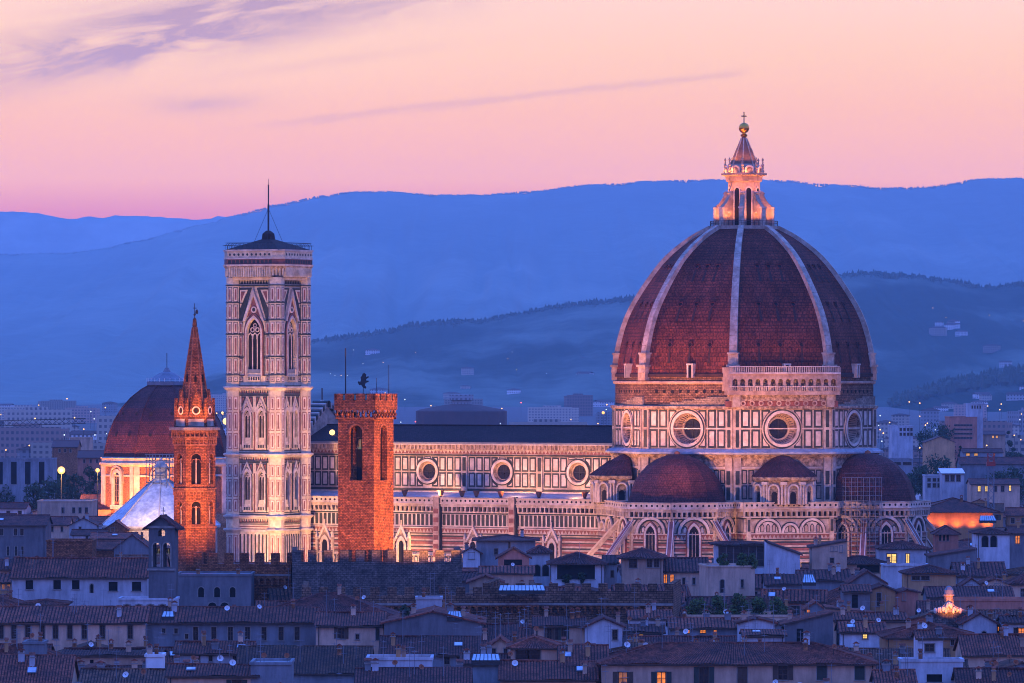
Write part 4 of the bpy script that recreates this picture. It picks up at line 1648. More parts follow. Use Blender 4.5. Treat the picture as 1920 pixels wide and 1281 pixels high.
for k in range(4):
    m.M = plane(k * pi / 2, 8.2)
    dots(m, -5.9, 5.9, 81.25, .3, 1.1, -.02, 'serpentine')
    for i in range(11):
        x = -5.9 + i * 1.1
        m.slab(x + .1, x + .9, 79.2, 80.0, .02, 'serpentine')
m.M = Matrix()
m.build('parapet', bell)
m = MB()
m.lathe([(10.6, 82.3), (1.6, 84.9), (1.4, 86.2), (.5, 86.9)], 4, 'roof_slate', phase=pi / 4)
m.build('roof', bell)
m = MB()
m.tube((0, 0, 86.5), (0, 0, 93), .22, 'dark_metal', 8)
m.tube((0, 0, 93), (0, 0, 97.5), .16, 'dark_metal', 8)
m.tube((0, 0, 97.5), (0, 0, 98.8), .05, 'dark_metal', 6)
m.ball((0, 0, 97.3), .22, 'dark_metal', 8, 6)
for a in range(4):
    t = a * pi / 2 + .5
    m.tube((0, 0, 92), (3.4 * cos(t), 3.4 * sin(t), 84), .04, 'dark_metal', 4)
m.build('mast', bell)
m = MB()
for k in range(4):
    m.M = plane(k * pi / 2, 8.0)
    for i in range(13):
        x = -6 + i
        m.tube((x, 0, 82.4), (x, 0, 83.4), .05, 'dark_metal', 4)
        m.tube((x, 0, 83.4), (x, .7, 84.0), .05, 'dark_metal', 4)
    m.tube((-7, 0, 83.4), (7, 0, 83.4), .06, 'dark_metal', 4)
    m.tube((-7, .7, 84.0), (7, .7, 84.0), .06, 'dark_metal', 4)
m.M = Matrix()
m.build('railing', bell)

# ------------------------------------------------------------------ brick fortress tower with battlements
FT = at(686, 700, 1003.5)
FT.z = 0
RF = radians(-27.0)
ft = thing('brick_tower', 'square orange brick tower with battlements, masts and a bell opening', 'tower', FT, RF)
hs = 3.55
m = MB()
for k in range(4):
    m.M = plane(k * pi / 2, hs)
    m.openings(-hs, hs, 0, 46.4, [(-1.25, 1.25, 35.4, 45.0)], 'brick', t=1.1)
    m.archtop(0, 2.5, 43.7, 45.05, .03, .8, 'brick', False, 10)
    m.archband(0, 2.5, 3.1, 43.5, 43.7, .05, 'brick_pale')
    r = random.Random(k)
    for i in range(10):     # iron wall anchors
        x, z = r.uniform(-3.1, 3.1), 25 + i * 1.9 + r.uniform(-.5, .5)
        if abs(x) < 1.5 and z > 34.5: continue
        m.tube((x - .3, -.06, z - .3), (x + .3, -.06, z + .3), .05, 'dark_metal', 4)
m.M = Matrix()
m.box(-2.5, 2.5, 1.2, 2.4, 0, 46, 'void')
m.box(-2.4, 2.4, -2.4, 2.4, 35.0, 35.3, 'brick')
wall = m.build('wall', ft)
m = MB()
m.tube((0, -1.9, 42.8), (0, -1.9, 44.6), .06, 'dark_metal', 5)
m.lathe([(0, 42.6), (.3, 42.5), (.42, 41.9), (.55, 41.2), (.75, 40.8)], 14, 'gold', cy=-1.9)
m.box(-1.25, 1.25, -2.1, -1.7, 42.7, 42.9, 'bark')
m.build('bell', ft)
m = MB()
ho = 4.05
for k in range(4):
    m.M = plane(k * pi / 2, hs)
    m.slab(-ho, ho, 46.0, 46.3, .12, 'brick_pale')
    nco = 7
    for i in range(nco + 1):
        x = -hs - .1 + (2 * hs + .2) * i / nco
        m.extr([(x - .18, 46.2), (x + .18, 46.2), (x + .18, 47.0), (x - .18, 47.0)], -.25, 0, 'brick')
        m.box(x - .18, x + .18, -.5, 0, 46.6, 47.0, 'brick')
    for i in range(nco):
        p = (2 * hs + .2) / nco
        xc = -hs - .1 + (i + .5) * p
        m.archtop(xc, p - .36, 47.0, 47.75, -.5, .5, 'brick_pale', False, 6)
    m.M = plane(k * pi / 2, ho)
    m.face([(-ho, 0, 47.6), (ho, 0, 47.6), (ho, 0, 49.3), (-ho, 0, 49.3)], 'brick')
    for i in range(4):
        a = -ho + i * 2.16
        m.box(a, a + 1.62, 0, .55, 49.3, 50.45, 'brick')
m.M = Matrix()
m.box(-ho + .02, ho - .02, -ho + .02, ho - .02, 47.55, 47.62, 'brick')
m.box(-ho + .1, ho - .1, -ho + .1, ho - .1, 49.0, 49.25, 'lead')
m.build('battlements', ft)
m = MB()
for k in (1, 2, 3):
    for kk in (0, 3):
        m.M = plane(kk * pi / 2, ho)
        a = -ho + (k - 1) * 2.16 + 1.65
        m.box(a, a + .48, .2, .3, 49.35, 50.2, 'teal_cloth')
m.M = Matrix()
m.build('blue_screens', ft)


def pole(parent, name, lx, ly, z0, z1, r, mat='dark_metal'):
    m = MB()
    m.tube((lx, ly, z0), (lx, ly, z1), r, mat, 6, r * .6)
    return m.build(name, parent)


def ftl(px, Y=1003.5):
    """tower-local x for a direction, on the diagonal through the tower"""
    d = xat(px, Y) - FT.x
    return (d * cos(-RF), d * sin(-RF))


pole(ft, 'mast', *ftl(648), 49, zat(653, 1003), .14)
pole(ft, 'mast', *ftl(706), 49, zat(709, 1003), .06)
pole(ft, 'mast', *ftl(729), 49, zat(684, 1003), .08)
vane = MB()
lx, ly = ftl(681)
vane.tube((0, 0, 49), (0, 0, 51.8), .07, 'dark_metal', 6)
# small rampant lion cut in sheet iron, four centimetres thick
lion = [(.15, 51.4), (.5, 51.3), (.55, 51.6), (.3, 51.9), (.45, 52.3), (.95, 52.5), (.95, 52.7), (.5, 52.75), (.55, 53.0), (1.0, 53.3), (.9, 53.5), (.5, 53.35),
        (.55, 53.8), (.25, 54.05), (-.1, 53.95), (-.2, 53.6), (-.45, 53.3), (-.4, 52.8), (-.55, 52.4), (-.75, 52.7), (-.95, 52.4), (-.7, 51.9), (-.35, 52.0), (-.2, 51.7)]
vane.extr(lion, -.06, .06, 'dark_metal', back=True)
o = vane.build('weather_vane', ft)
o.location = (lx, ly, 0)
o.rotation_euler = (0, 0, -RF)
m = MB()      # bracket with the dazzling floodlamp on its left edge
m.tube((-hs - .0, -hs, 42.9), (-hs - .9, -hs - .4, 43.4), .08, 'dark_metal', 6)
br = m.build('lamp_bracket', ft)
m = MB()
m.ball((-hs - .95, -hs - .45, 43.7), .5, 'lamp_white', 12, 8)
m.build('lamp', br)

# ------------------------------------------------------------------ six-sided church tower with a spire
ST = at(365, 700, 1022)
ST.z = 0
st = thing('spire_tower', 'slender six-sided orange brick church tower with a pointed spire', 'tower', ST, radians(8))
Rs = 3.7
PH = pi / 6 - pi / 2 - 0.0
AP = Rs * cos(pi / 6)
m = MB()
m.prism(octo(Rs, pi / 6 + pi / 6, 6), 0, 27.0, 'brick', cap=False)
for k in range(6):
    m.M = plane(k * pi / 3 - pi / 2, AP)
    w = Rs * sin(pi / 6)
    m.openings(-w, w, 26.5, 42.0, [(-.8, .8, 27.3, 31.4), (-.85, .85, 34.4, 39.8)], 'brick', t=.6)
    for zs, z1, ww in ((30.5, 31.45, 1.6), (38.9, 39.85, 1.7)):
        m.archtop(0, ww, zs, z1, .02, .5, 'brick', False, 8)
        m.archband(0, ww, ww + .45, zs - .2, zs, .06, 'brick_pale')
    m.slab(-w, w, 26.6, 26.9, .22, 'brick_pale')
    m.slab(-w, w, 33.4, 33.7, .25, 'brick_pale')
    corbels(m, -w, w, 32.4, 33.3, .55, .14, 'brick_pale', 'brick')
    m.slab(-w - .1, w + .1, 41.2, 41.5, .2, 'brick_pale')
    corbels(m, -w - .1, w + .1, 41.5, 42.6, .7, .25, 'brick_pale', 'brick')
    corbels(m, -w - .2, w + .2, 42.8, 43.9, .7, .45, 'brick_pale', 'brick')
    m.slab(-w - .3, w + .3, 42.55, 42.8, .4, 'brick_pale')
    m.slab(-w - .45, w + .45, 43.9, 44.4, .75, 'stone_trim')
m.M = Matrix()
m.lathe([(3.0, 20), (3.0, 42)], 6, 'void', phase=pi / 3)
m.prism(octo(4.2, pi / 3, 6), 44.3, 44.5, 'stone_trim')
m.build('wall', st)
for k in range(6):
    for zb, zs in ((27.3, 30.5), (34.4, 38.9)):
        m = MB()
        m.tube((0, 0, zb), (0, 0, zs), .11, 'marble_clean', 6)
        for sx in (-1, 1):
            m.archband(sx * .4, .58, .8, zs - .8, zs - .5, .08, 'brick_pale', n=6, d0=-.1)
        m.box(-.85, .85, .62, .66, zb, zs + 1, 'void')
        o = m.build('window', st)
        o.matrix_local = plane(k * pi / 3 - pi / 2, AP - .3)
m = MB()
m.lathe([(3.1, 44.4), (3.1, 45.6)], 6, 'stone_trim', phase=pi / 3)
m.lathe([(2.9, 45.6), (.35, 62.2), (.42, 62.5), (.3, 63.6), (.0, 64.0)], 6, 'brick', phase=pi / 3)
for k in range(6):
    a = pi / 3 + k * pi / 3
    m.tube((2.95 * cos(a), 2.95 * sin(a), 45.6), (.38 * cos(a), .38 * sin(a), 62.2), .13, 'brick_pale', 5)
for k in range(6):
    m.M = plane(k * pi / 3 - pi / 2, 2.3)
    m.extr([(-.2, 52.5), (.2, 52.5), (.2, 53.3), (0, 53.7), (-.2, 53.3)], .55, 1.6, 'void')
m.M = Matrix()
m.build('spire', st)
for k in range(6):
    m = MB()
    m.extr([(-1.5, 44.6), (1.5, 44.6), (1.5, 46.0), (0, 51.2), (-1.5, 46.0)], -.12, .3, 'brick', back=True)
    m.slab(-1.5, 1.5, 44.6, 45.9, .18, 'marble', d0=.12)
    m.ring(0, 47.4, .55, .75, .18, 'marble_clean', .1, 16)
    for dx, dz in ((.25, 0), (-.25, 0), (0, .25), (0, -.25)):
        m.disc(dx, 47.4 + dz, .22, -.15, 'void', 10)
    for sx in (-1, 1):
        m.box(sx * 1.62 - .2, sx * 1.62 + .2, -.3, .3, 44.5, 47.6, 'brick')
        m.extr([(sx * 1.62 - .22, 47.6), (sx * 1.62 + .22, 47.6), (sx * 1.62, 49.6)], -.3, .3, 'brick', back=True)
    o = m.build('gable', st)
    o.matrix_local = plane(k * pi / 3 - pi / 2, 2.85)
m = MB()
m.tube((0, 0, 63.8), (0, 0, 66.4), .06, 'dark_metal', 5)
m.box(-.35, .35, -.04, .04, 65.5, 65.62, 'dark_metal')
m.ball((0, 0, 64.4), .22, 'dark_metal', 8, 6)
m.extr([(.1, 64.6), (.55, 64.5), (.6, 65.0), (.45, 65.4), (.15, 65.1)], -.04, .04, 'dark_metal', back=True)
m.build('cross', st)

# ------------------------------------------------------------------ great domed chapel beyond
YC = 1650.0
CH = at(313, 700, YC)
CH.z = 0
ch = thing('domed_chapel', 'large chapel with smooth red dome over a floodlit orange drum', 'chapel', CH, radians(-3))
m = MB()
pr = [(18.6, 29.8), (18.2, 32.5), (17.2, 36.5), (15.6, 40.4), (13.3, 44.0), (10.6, 47.0), (7.6, 49.3), (5.2, 50.6)]
m.lathe(pr, 8, 'half_dome_tile', phase=pi / 8)
for k in range(8):
    a = pi / 8 + k * pi / 4
    for (r0, z0), (r1, z1) in zip(pr, pr[1:]):
        m.tube((r0 * cos(a), r0 * sin(a), z0), (r1 * cos(a), r1 * sin(a), z1), .28, 'half_dome_tile', 5)
for k in range(8):
    for z, r in ((36.5, 16.0), (42.5, 13.4)):
        for i in (-1, 1):
            m.M = plane(k * pi / 4, r)
            m.disc(i * 3.0, z, .5, -.15, 'void', 8)
m.M = Matrix()
m.build('dome', ch)
m = MB()
m.lathe([(5.4, 50.4), (5.9, 50.6), (5.9, 51.6), (5.5, 51.8)], 8, 'lead', phase=pi / 8)
m.lathe([(5.6, 52.0), (2.4, 54.0), (1.2, 54.4), (.5, 55.6)], 8, 'lead', phase=pi / 8)
for k in range(24):
    a = 2 * pi * k / 24
    m.tube((5.8 * cos(a), 5.8 * sin(a), 51.6), (5.8 * cos(a), 5.8 * sin(a), 52.6), .08, 'white_paint', 4)
m.tube((0, 0, 55), (0, 0, 59.8), .12, 'dark_metal', 5)
m.build('lantern', ch)
m = MB()
Rc = 19.2
m.lathe([(Rc, 8), (Rc, 28.0)], 8, 'brick_pale', phase=pi / 8)
m.lathe([(Rc + .1, 27.4), (Rc + .9, 28.0), (Rc + .9, 28.5), (Rc + .2, 28.6), (Rc + .2, 29.6), (Rc + .7, 29.9), (18.4, 30.2)], 8, 'marble_clean', phase=pi / 8)
m.lathe([(Rc + .05, 24.6), (Rc + .3, 24.7), (Rc + .3, 25.1), (Rc + .05, 25.2)], 8, 'marble_clean', phase=pi / 8)
m.lathe([(Rc + 4.5, 0), (Rc + 4.5, 11.5), (Rc + .5, 14.0)], 8, 'brick_pale', phase=pi / 8)
hwc = Rc * sin(pi / 8)
for k in range(8):
    m.M = plane(k * pi / 4, Rc * cos(pi / 8))
    for sx in (-1, 1):
        a, b = sorted((sx * hwc, sx * (hwc - 1.6)))
        m.slab(a, b, 14, 28, .35, 'marble_clean')
m.M = Matrix()
drumc = m.build('drum', ch)
for k in range(8):
    m = MB()
    m.archface(0, 2.6, 17.5, 24.5, .12, 'glass_dark')
    m.archband(0, 2.6, 4.6, 16.4, 24.5, .6, 'marble_clean')
    m.archband(0, 4.6, 5.6, 22.5, 25.0, .8, 'marble')
    m.slab(-2.9, 2.9, 15.4, 16.5, .7, 'marble_clean')
    m.extr([(-.9, 15.4), (.9, 15.4), (0, 13.6)], -.6, 0, 'marble')
    for x in (-.45, .45):
        m.slab(x - .05, x + .05, 17.5, 25.2, .16, 'marble_warm')
    for z in (19, 20.7, 22.4, 24.1):
        m.slab(-1.3, 1.3, z, z + .1, .16, 'marble_warm')
    o = m.build('window', drumc)
    o.matrix_local = plane(k * pi / 4, Rc * cos(pi / 8))

# ------------------------------------------------------------------ baptistery roof
BP = at(302, 700, 1392)
BP.z = 0
bp = thing('baptistery', 'eight-sided baptistery with a white pyramid roof under scaffolding', 'baptistery', BP, ROT + radians(8))
m = MB()
m.lathe([(13.6, 0), (13.6, 16.6)], 8, 'marble', phase=pi / 8)
m.lathe([(13.6, 16.2), (14.4, 16.8), (14.4, 17.3)], 8, 'marble_clean', phase=pi / 8)
m.build('wall', bp)
m = MB()
m.lathe([(14.4, 17.3), (1.9, 28.2), (1.9, 28.6)], 8, 'baptistery_roof', phase=pi / 8)
for k in range(8):
    a = pi / 8 + k * pi / 4
    m.tube((14.4 * cos(a), 14.4 * sin(a), 17.35), (1.9 * cos(a), 1.9 * sin(a), 28.3), .2, 'marble_clean', 5)
m.build('roof', bp)
m = MB()
m.lathe([(1.5, 28.4), (1.5, 31.0), (1.9, 31.3), (0, 33.6)], 8, 'marble_clean', phase=pi / 8)
m.build('lantern', bp)
m = MB()
for x in (-2.7, -.9, .9, 2.7):
    for y in (-2.7, 2.7):
        m.tube((x, y, 26.4), (x, y, 34.5), .09, 'lead', 4)
for y in (-.9, .9):
    for x in (-2.7, 2.7):
        m.tube((x, y, 26.4), (x, y, 34.5), .09, 'lead', 4)
for z in (27.6, 29.4, 31.2, 33.0, 34.4):
    for s_ in (-1, 1):
        m.tube((-3, s_ * 2.7, z), (3, s_ * 2.7, z), .08, 'lead', 4)
        m.tube((s_ * 2.7, -3, z), (s_ * 2.7, 3, z), .08, 'lead', 4)
    m.box(-2.8, 2.8, -2.8, -2.2, z - .1, z - .04, 'bark')
m.build('scaffolding', bp)

# ------------------------------------------------------------------ battlemented stone palace below the brick tower


def battlement_wall(m, x0, x1, zb, ztop, mat, mer=1.5, gap=1.25, th=.9, y=0.0, mh=1.7):
    m.box(x0, x1, y, y + th, 0, zb, mat)
    x = x0
    while x + mer < x1 + .2:
        m.box(x, min(x + mer, x1), y, y + th, zb, zb + mh, mat)
        x += mer + gap


def wing(px0, px1, pyt, pyb, Y, mat, rot, corb=None, depth=16.0, label='', nick='battlemented_palace', mh=None):
    """palace wing whose battlements top out at row pyt and start at row pyb"""
    x0, x1 = xat(px0, Y), xat(px1, Y)
    w = (x1 - x0) / cos(rot)
    o = thing(nick, label, 'palace', ((x0 + x1) / 2, Y, 0), rot)
    m = MB()
    zt, zb = zat(pyt, Y), zat(pyb, Y)
    battlement_wall(m, -w / 2, w / 2, zb, zt, mat, mh=zt - zb)
    m.M = Matrix.Translation((w / 2, 0, 0)) @ Matrix.Rotation(pi / 2, 4, 'Z')
    battlement_wall(m, .92, depth, zb, zt, mat, mh=zt - zb)
    m.M = Matrix.Translation((-w / 2, depth, 0)) @ Matrix.Rotation(-pi / 2, 4, 'Z')
    battlement_wall(m, 0, depth - .92, zb, zt, mat, mh=zt - zb)
    m.M = Matrix()
    m.box(-w / 2 + .95, w / 2 - .95, depth - .9, depth, 0, zb - .8, mat)
    m.build('wall', o)
    if corb:
        z0, z1 = zat(corb[1], Y), zat(corb[0], Y)
        m = MB()
        m.slab(-w / 2, w / 2, z1, z1 + .35, .75, 'stone_trim')
        n = int(w / 1.1)
        for i in range(n):
            xc = -w / 2 + w * (i + .5) / n
            p = w / n
            m.box(xc - p / 2, xc - p * .26, -.6, 0, z0, z1, corb[2], skip='b')
            m.archtop(xc, p * .55, z0 + (z1 - z0) * .6, z1, -.6, .6, corb[2], False, 6)
            m.slab(xc + p * .26, xc + p / 2, z0 + (z1 - z0) * .6, z1, .6, corb[2])
        m.build('corbels', o)
    m = MB()
    m.box(-w / 2 + .95, w / 2 - .95, .95, depth - .95, zb - 2.6, zb - 2.2, 'roof_tile_dark')
    m.build('roof', o)
    return o


wing(362, 546, 1037, 1058, 1012, 'brick', radians(-6), (1080, 1097, 'brick_pale'), 17,
     'orange brick palace wing with battlements and corbel arches behind the small bell gable')
wing(548, 866, 1032, 1054, 996, 'rubble_stone', radians(2), None, 22,
     'long dark stone palace wall with battlements right under the brick tower')
wing(566, 1010, 1101, 1118, 925, 'rough_masonry', radians(1.5), (1135, 1151, 'brick'), 26,
     'lower brownish palace wall with weathered battlements and corbel arches above tiled roofs')
wing(905, 1262, 1094, 1108, 955, 'rough_masonry', radians(-5), (1135, 1150, 'brick'), 22,
     'dark battlemented wall with a row of small brick corbel arches below the pale villas')
# ------------------------------------------------------------------ houses
WCACHE = {}


def window_mesh(kind, w, h):
    key = (kind, round(w * 4) / 4, round(h * 4) / 4)
    w, h = max(.4, key[1]), max(.5, key[2])
    key = (kind, w, h)
    if key in WCACHE:
        return WCACHE[key], w, h
    m = MB()
    lit = {'l': 'lit_amber', 'o': 'lit_orange', 'y': 'lit_yellow', 'p': 'lit_dim'}
    k = kind[0]
    arch = 'a' in kind[1:]
    pane = lit.get(k, 'glass_dark' if k not in 'v' else 'void')
    fw = min(.12, w * .1)
    y = .22
    ht = h - w / 2 if arch else h
    m.face([(-w / 2, y, 0), (w / 2, y, 0), (w / 2, y, h), (-w / 2, y, h)], pane)
    if k != 'v':
        for a, b, c, e in ((-w / 2, -w / 2 + fw, 0, h), (w / 2 - fw, w / 2, 0, h), (-w / 2, w / 2, 0, fw), (-w / 2, w / 2, h - fw, h), (-fw / 2, fw / 2, 0, h)):
            m.box(a, b, y - .06, y, c, e, 'shutter_brown')
        nb = 2 if h > 1.3 else 1
        for i in range(1, nb + 1):
            z = h * i / (nb + 1)
            m.box(-w / 2, w / 2, y - .05, y, z - fw * .3, z + fw * .3, 'shutter_brown')
        if w > 3:
            for i in range(1, int(w / 1.3)):
                x = -w / 2 + w * i / int(w / 1.3)
                m.box(x - .06, x + .06, y - .06, y, 0, h, 'stone_trim')
    if arch:
        m.archtop(0, w, ht, h + .02, .0, .2, 'stone_trim', False, 8)
        m.archband(0, w, w + .3, 0, ht, .06, 'stone_trim')
    else:
        m.slab(-w / 2 - .14, w / 2 + .14, -.14, 0, .14, 'stone_trim')
        if k not in 'v':
            m.slab(-w / 2 - .12, -w / 2, 0, h, .035, 'stone_trim')
            m.slab(w / 2, w / 2 + .12, 0, h, .035, 'stone_trim')
            m.slab(-w / 2 - .12, w / 2 + .12, h, h + .13, .05, 'stone_trim')
    WCACHE[key] = m.mesh('window')
    return WCACHE[key], w, h


SH = {}


def shutter_mesh(w, h, mat):
    key = (round(w, 2), round(h, 2), mat)
    if key not in SH:
        m = MB()
        m.box(0, w, -.09, -.04, 0, h, mat)
        n = max(4, int(h / .22))
        for i in range(n):
            z = h * i / n
            m.box(w * .12, w * .88, -.115, -.09, z + .03, z + h / n * .55, mat)
        SH[key] = m.mesh('shutter')
    return SH[key]


def roof_gable(m, w, dep, ze, rise, ov, mat, tiles, og=.35):
    """ridge parallel to the front; tile rows run down to the viewer"""
    hd = dep / 2
    s = rise / hd
    x0, x1 = -w / 2 - og, w / 2 + og
    zl = ze - ov * s
    el, er, rr, rl = (x0, -ov, zl + .12), (x1, -ov, zl + .12), (x1, hd, ze + rise + .12), (x0, hd, ze + rise + .12)
    if tiles:
        m.tiled(el, er, rr, rl, mat, tiles, tiles * .2)
    else:
        m.face([el, er, rr, rl], mat)
    m.face([(x0, dep + ov, zl + .12), (x1, dep + ov, zl + .12), (x1, hd, ze + rise + .12), (x0, hd, ze + rise + .12)], mat)
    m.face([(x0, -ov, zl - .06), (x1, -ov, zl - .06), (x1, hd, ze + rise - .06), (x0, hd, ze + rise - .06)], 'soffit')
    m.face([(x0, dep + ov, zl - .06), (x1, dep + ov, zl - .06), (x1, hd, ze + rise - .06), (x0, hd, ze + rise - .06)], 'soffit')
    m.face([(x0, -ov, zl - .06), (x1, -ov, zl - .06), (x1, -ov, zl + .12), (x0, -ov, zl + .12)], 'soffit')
    for x in (x0, x1):
        m.face([(x, -ov, zl - .06), (x, hd, ze + rise - .06), (x, hd, ze + rise + .12), (x, -ov, zl + .12)], mat)
        m.face([(x, dep + ov, zl - .06), (x, hd, ze + rise - .06), (x, hd, ze + rise + .12), (x, dep + ov, zl + .12)], mat)
    m.tube((x0, hd, ze + rise + .14), (x1, hd, ze + rise + .14), .16, mat, 6)


def roof_front(m, w, dep, ze, rise, ov, mat, tiles, og=.35):
    """gable towards the viewer, ridge running away"""
    hw = w / 2
    s = rise / hw
    y0, y1 = -og, dep + og
    zl = ze - ov * s
    for sx in (-1, 1):
        e0, e1, r1, r0 = (sx * (hw + ov), y0, zl + .12), (sx * (hw + ov), y1, zl + .12), (0, y1, ze + rise + .12), (0, y0, ze + rise + .12)
        if tiles:
            m.tiled(e0, e1, r1, r0, mat, tiles, tiles * .2)
        else:
            m.face([e0, e1, r1, r0], mat)
        d = Vector((0, 0, -.2))
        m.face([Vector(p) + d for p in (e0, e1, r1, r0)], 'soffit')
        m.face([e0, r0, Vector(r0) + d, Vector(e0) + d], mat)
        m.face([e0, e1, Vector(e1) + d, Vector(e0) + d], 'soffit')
    m.tube((0, y0, ze + rise + .14), (0, y1, ze + rise + .14), .16, mat, 6)


def roof_hip(m, w, dep, ze, rise, ov, mat, tiles, og=0):
    hd = dep / 2
    hw = w / 2
    r = min(hw, hd)
    s = rise / r
    zl = ze - ov * s + .1
    X, Y0, Y1 = hw + ov, -ov, dep + ov
    if hw >= hd:
        a, b = (-(hw - hd), hd, ze + rise), ((hw - hd), hd, ze + rise)
    else:
        a, b = (0, hw, ze + rise), (0, dep - hw, ze + rise)
    c = [(-X, Y0, zl), (X, Y0, zl), (X, Y1, zl), (-X, Y1, zl)]
    def q(p0, p1, r1, r0):
        if tiles:
            m.tiled(p0, p1, r1, r0, mat, tiles, tiles * .2)
        elif (Vector(r0) - Vector(r1)).length < 1e-4:
            m.face([p0, p1, r1], mat)
        else:
            m.face([p0, p1, r1, r0], mat)
    if hw >= hd:
        q(c[0], c[1], b, a)
        q(c[1], c[2], b, b)
        q(c[2], c[3], a, b)
        q(c[3], c[0], a, a)
    else:
        q(c[0], c[1], a, a)
        q(c[1], c[2], b, a)
        q(c[2], c[3], b, b)
        q(c[3], c[0], a, b)
    for p in ((c[0], a), (c[1], b if hw >= hd else a), (c[2], b), (c[3], a if hw >= hd else b), (a, b)):
        if (Vector(p[0]) - Vector(p[1])).length > .01:
            m.tube(Vector(p[0]) + Vector((0, 0, .05)), Vector(p[1]) + Vector((0, 0, .05)), .15, mat, 6)
    m.face([(x, y, zl - .14) for x, y, z in c], 'soffit')
    for i in range(4):
        p, r_ = c[i], c[(i + 1) % 4]
        m.face([p, r_, (r_[0], r_[1], zl - .14), (p[0], p[1], zl - .14)], 'soffit')


def roof_shed(m, w, dep, ze, rise, ov, mat, tiles, og=.3, side=None):
    if side is None:      # rises away from the viewer
        s = rise / dep
        el, er = (-w / 2 - og, -ov, ze - ov * s + .12), (w / 2 + og, -ov, ze - ov * s + .12)
        rr, rl = (w / 2 + og, dep, ze + rise + .12), (-w / 2 - og, dep, ze + rise + .12)
    elif side == 'l':     # high on the left
        s = rise / w
        el, er = (w / 2 + ov, -og, ze - ov * s + .12), (w / 2 + ov, dep + og, ze - ov * s + .12)
        rr, rl = (-w / 2, dep + og, ze + rise + .12), (-w / 2, -og, ze + rise + .12)
    else:
        s = rise / w
        el, er = (-w / 2 - ov, -og, ze - ov * s + .12), (-w / 2 - ov, dep + og, ze - ov * s + .12)
        rr, rl = (w / 2, dep + og, ze + rise + .12), (w / 2, -og, ze + rise + .12)
    if tiles:
        m.tiled(el, er, rr, rl, mat, tiles, tiles * .2)
    else:
        m.face([el, er, rr, rl], mat)
    d = Vector((0, 0, -.22))
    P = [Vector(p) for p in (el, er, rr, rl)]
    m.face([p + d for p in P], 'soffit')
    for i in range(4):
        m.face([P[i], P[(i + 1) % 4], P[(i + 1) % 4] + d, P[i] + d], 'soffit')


def chimney_mesh(h, w, wall):
    m = MB()
    m.box(-w / 2, w / 2, -w * .4, w * .4, -1.2, h, wall)
    m.box(-w / 2 - .08, w / 2 + .08, -w * .4 - .08, w * .4 + .08, h, h + .12, 'stone_trim')
    for s_ in (-1, 1):
        m.box(s_ * w * .38 - .07, s_ * w * .38 + .07, -w * .35, w * .35, h + .12, h + .42, wall)
    m.extr([(-w / 2 - .15, h + .42), (w / 2 + .15, h + .42), (0, h + .72)], -w * .5, w * .5, 'roof_tile', back=True)
    return m.mesh('chimney')


CHIM, DISH, ANT, SKY = [], [], [], []
for h_, w_, wl_ in ((.9, .7, 'pl_cream'), (.7, .95, 'pl_grey'), (1.2, .6, 'pl_ochre'), (.9, .8, 'pl_white'), (.8, .6, 'brick_pale')):
    CHIM.append(chimney_mesh(h_, w_, wl_))
for rr_, mt_ in ((.42, 'white_paint'), (.36, 'white_paint'), (.36, 'terracotta')):
    m = MB()
    m.lathe([(0, 0), (rr_ * .5, .06), (rr_, .22)], 14, mt_)
    m.tube((0, 0, 0), (0, 0, .5), .03, 'dark_metal', 4)
    me_ = m.mesh('satellite_dish')
    me_.transform(Matrix.Translation((0, 0, 1.0)) @ Matrix.Rotation(radians(62), 4, 'X'))
    n0 = MB()
    n0.tube((0, 0.1, -.4), (0, 0.1, 1.0), .04, 'dark_metal', 5)
    DISH.append((me_, n0.mesh('mount')))
for hh_ in (2.4, 3.2, 4.0):
    m = MB()
    m.tube((0, 0, -.6), (0, 0, hh_), .035, 'lead', 4)
    m.tube((-.55, 0, hh_ - .2), (.65, 0, hh_ - .2), .02, 'lead', 4)
    for i in range(7):
        x = -.5 + i * .18
        m.tube((x, -.28, hh_ - .2), (x, .28, hh_ - .2), .014, 'lead', 4)
    m.tube((-.4, 0, hh_ - .9), (.4, 0, hh_ - .9), .02, 'lead', 4)
    for i in range(4):
        m.tube((-.35 + i * .23, -.4, hh_ - .9), (-.35 + i * .23, .4, hh_ - .9), .014, 'lead', 4)
    ANT.append(m.mesh('aerial'))
m = MB()
m.box(-.6, .6, -.8, .8, 0, .12, 'lead')
m.face([(-.5, -.7, .14), (.5, -.7, .14), (.5, .7, .14), (-.5, .7, .14)], 'skylight_glass')
SKY.append(m.mesh('skylight'))
m = MB()
m.box(-.4, .4, -.25, .25, -.3, .6, 'white_paint')
m.ring(0, .15, .08, .24, .27, 'lead', .2, 12)
m.disc(0, .15, .2, -.26, 'dark_metal', 12)
AC = m.mesh('cooling_unit')

HOUSES = []       # footprints and what must stay visible


def roof_z(roof, w, dep, ze, rise, x, y):
    if roof == 'gx':
        return ze + rise * (1 - abs(y - dep / 2) / (dep / 2))
    if roof == 'gy':
        return ze + rise * (1 - abs(x) / (w / 2))
    if roof == 'hip':
        r = min(w, dep) / 2
        return ze + rise * min(1, min(min(y, dep - y), w / 2 - abs(x)) / r)
    if roof == 'shed':
        return ze + rise * y / dep
    if roof == 'sl':
        return ze + rise * (.5 - x / w)
    if roof == 'sr':
        return ze + rise * (.5 + x / w)
    return ze


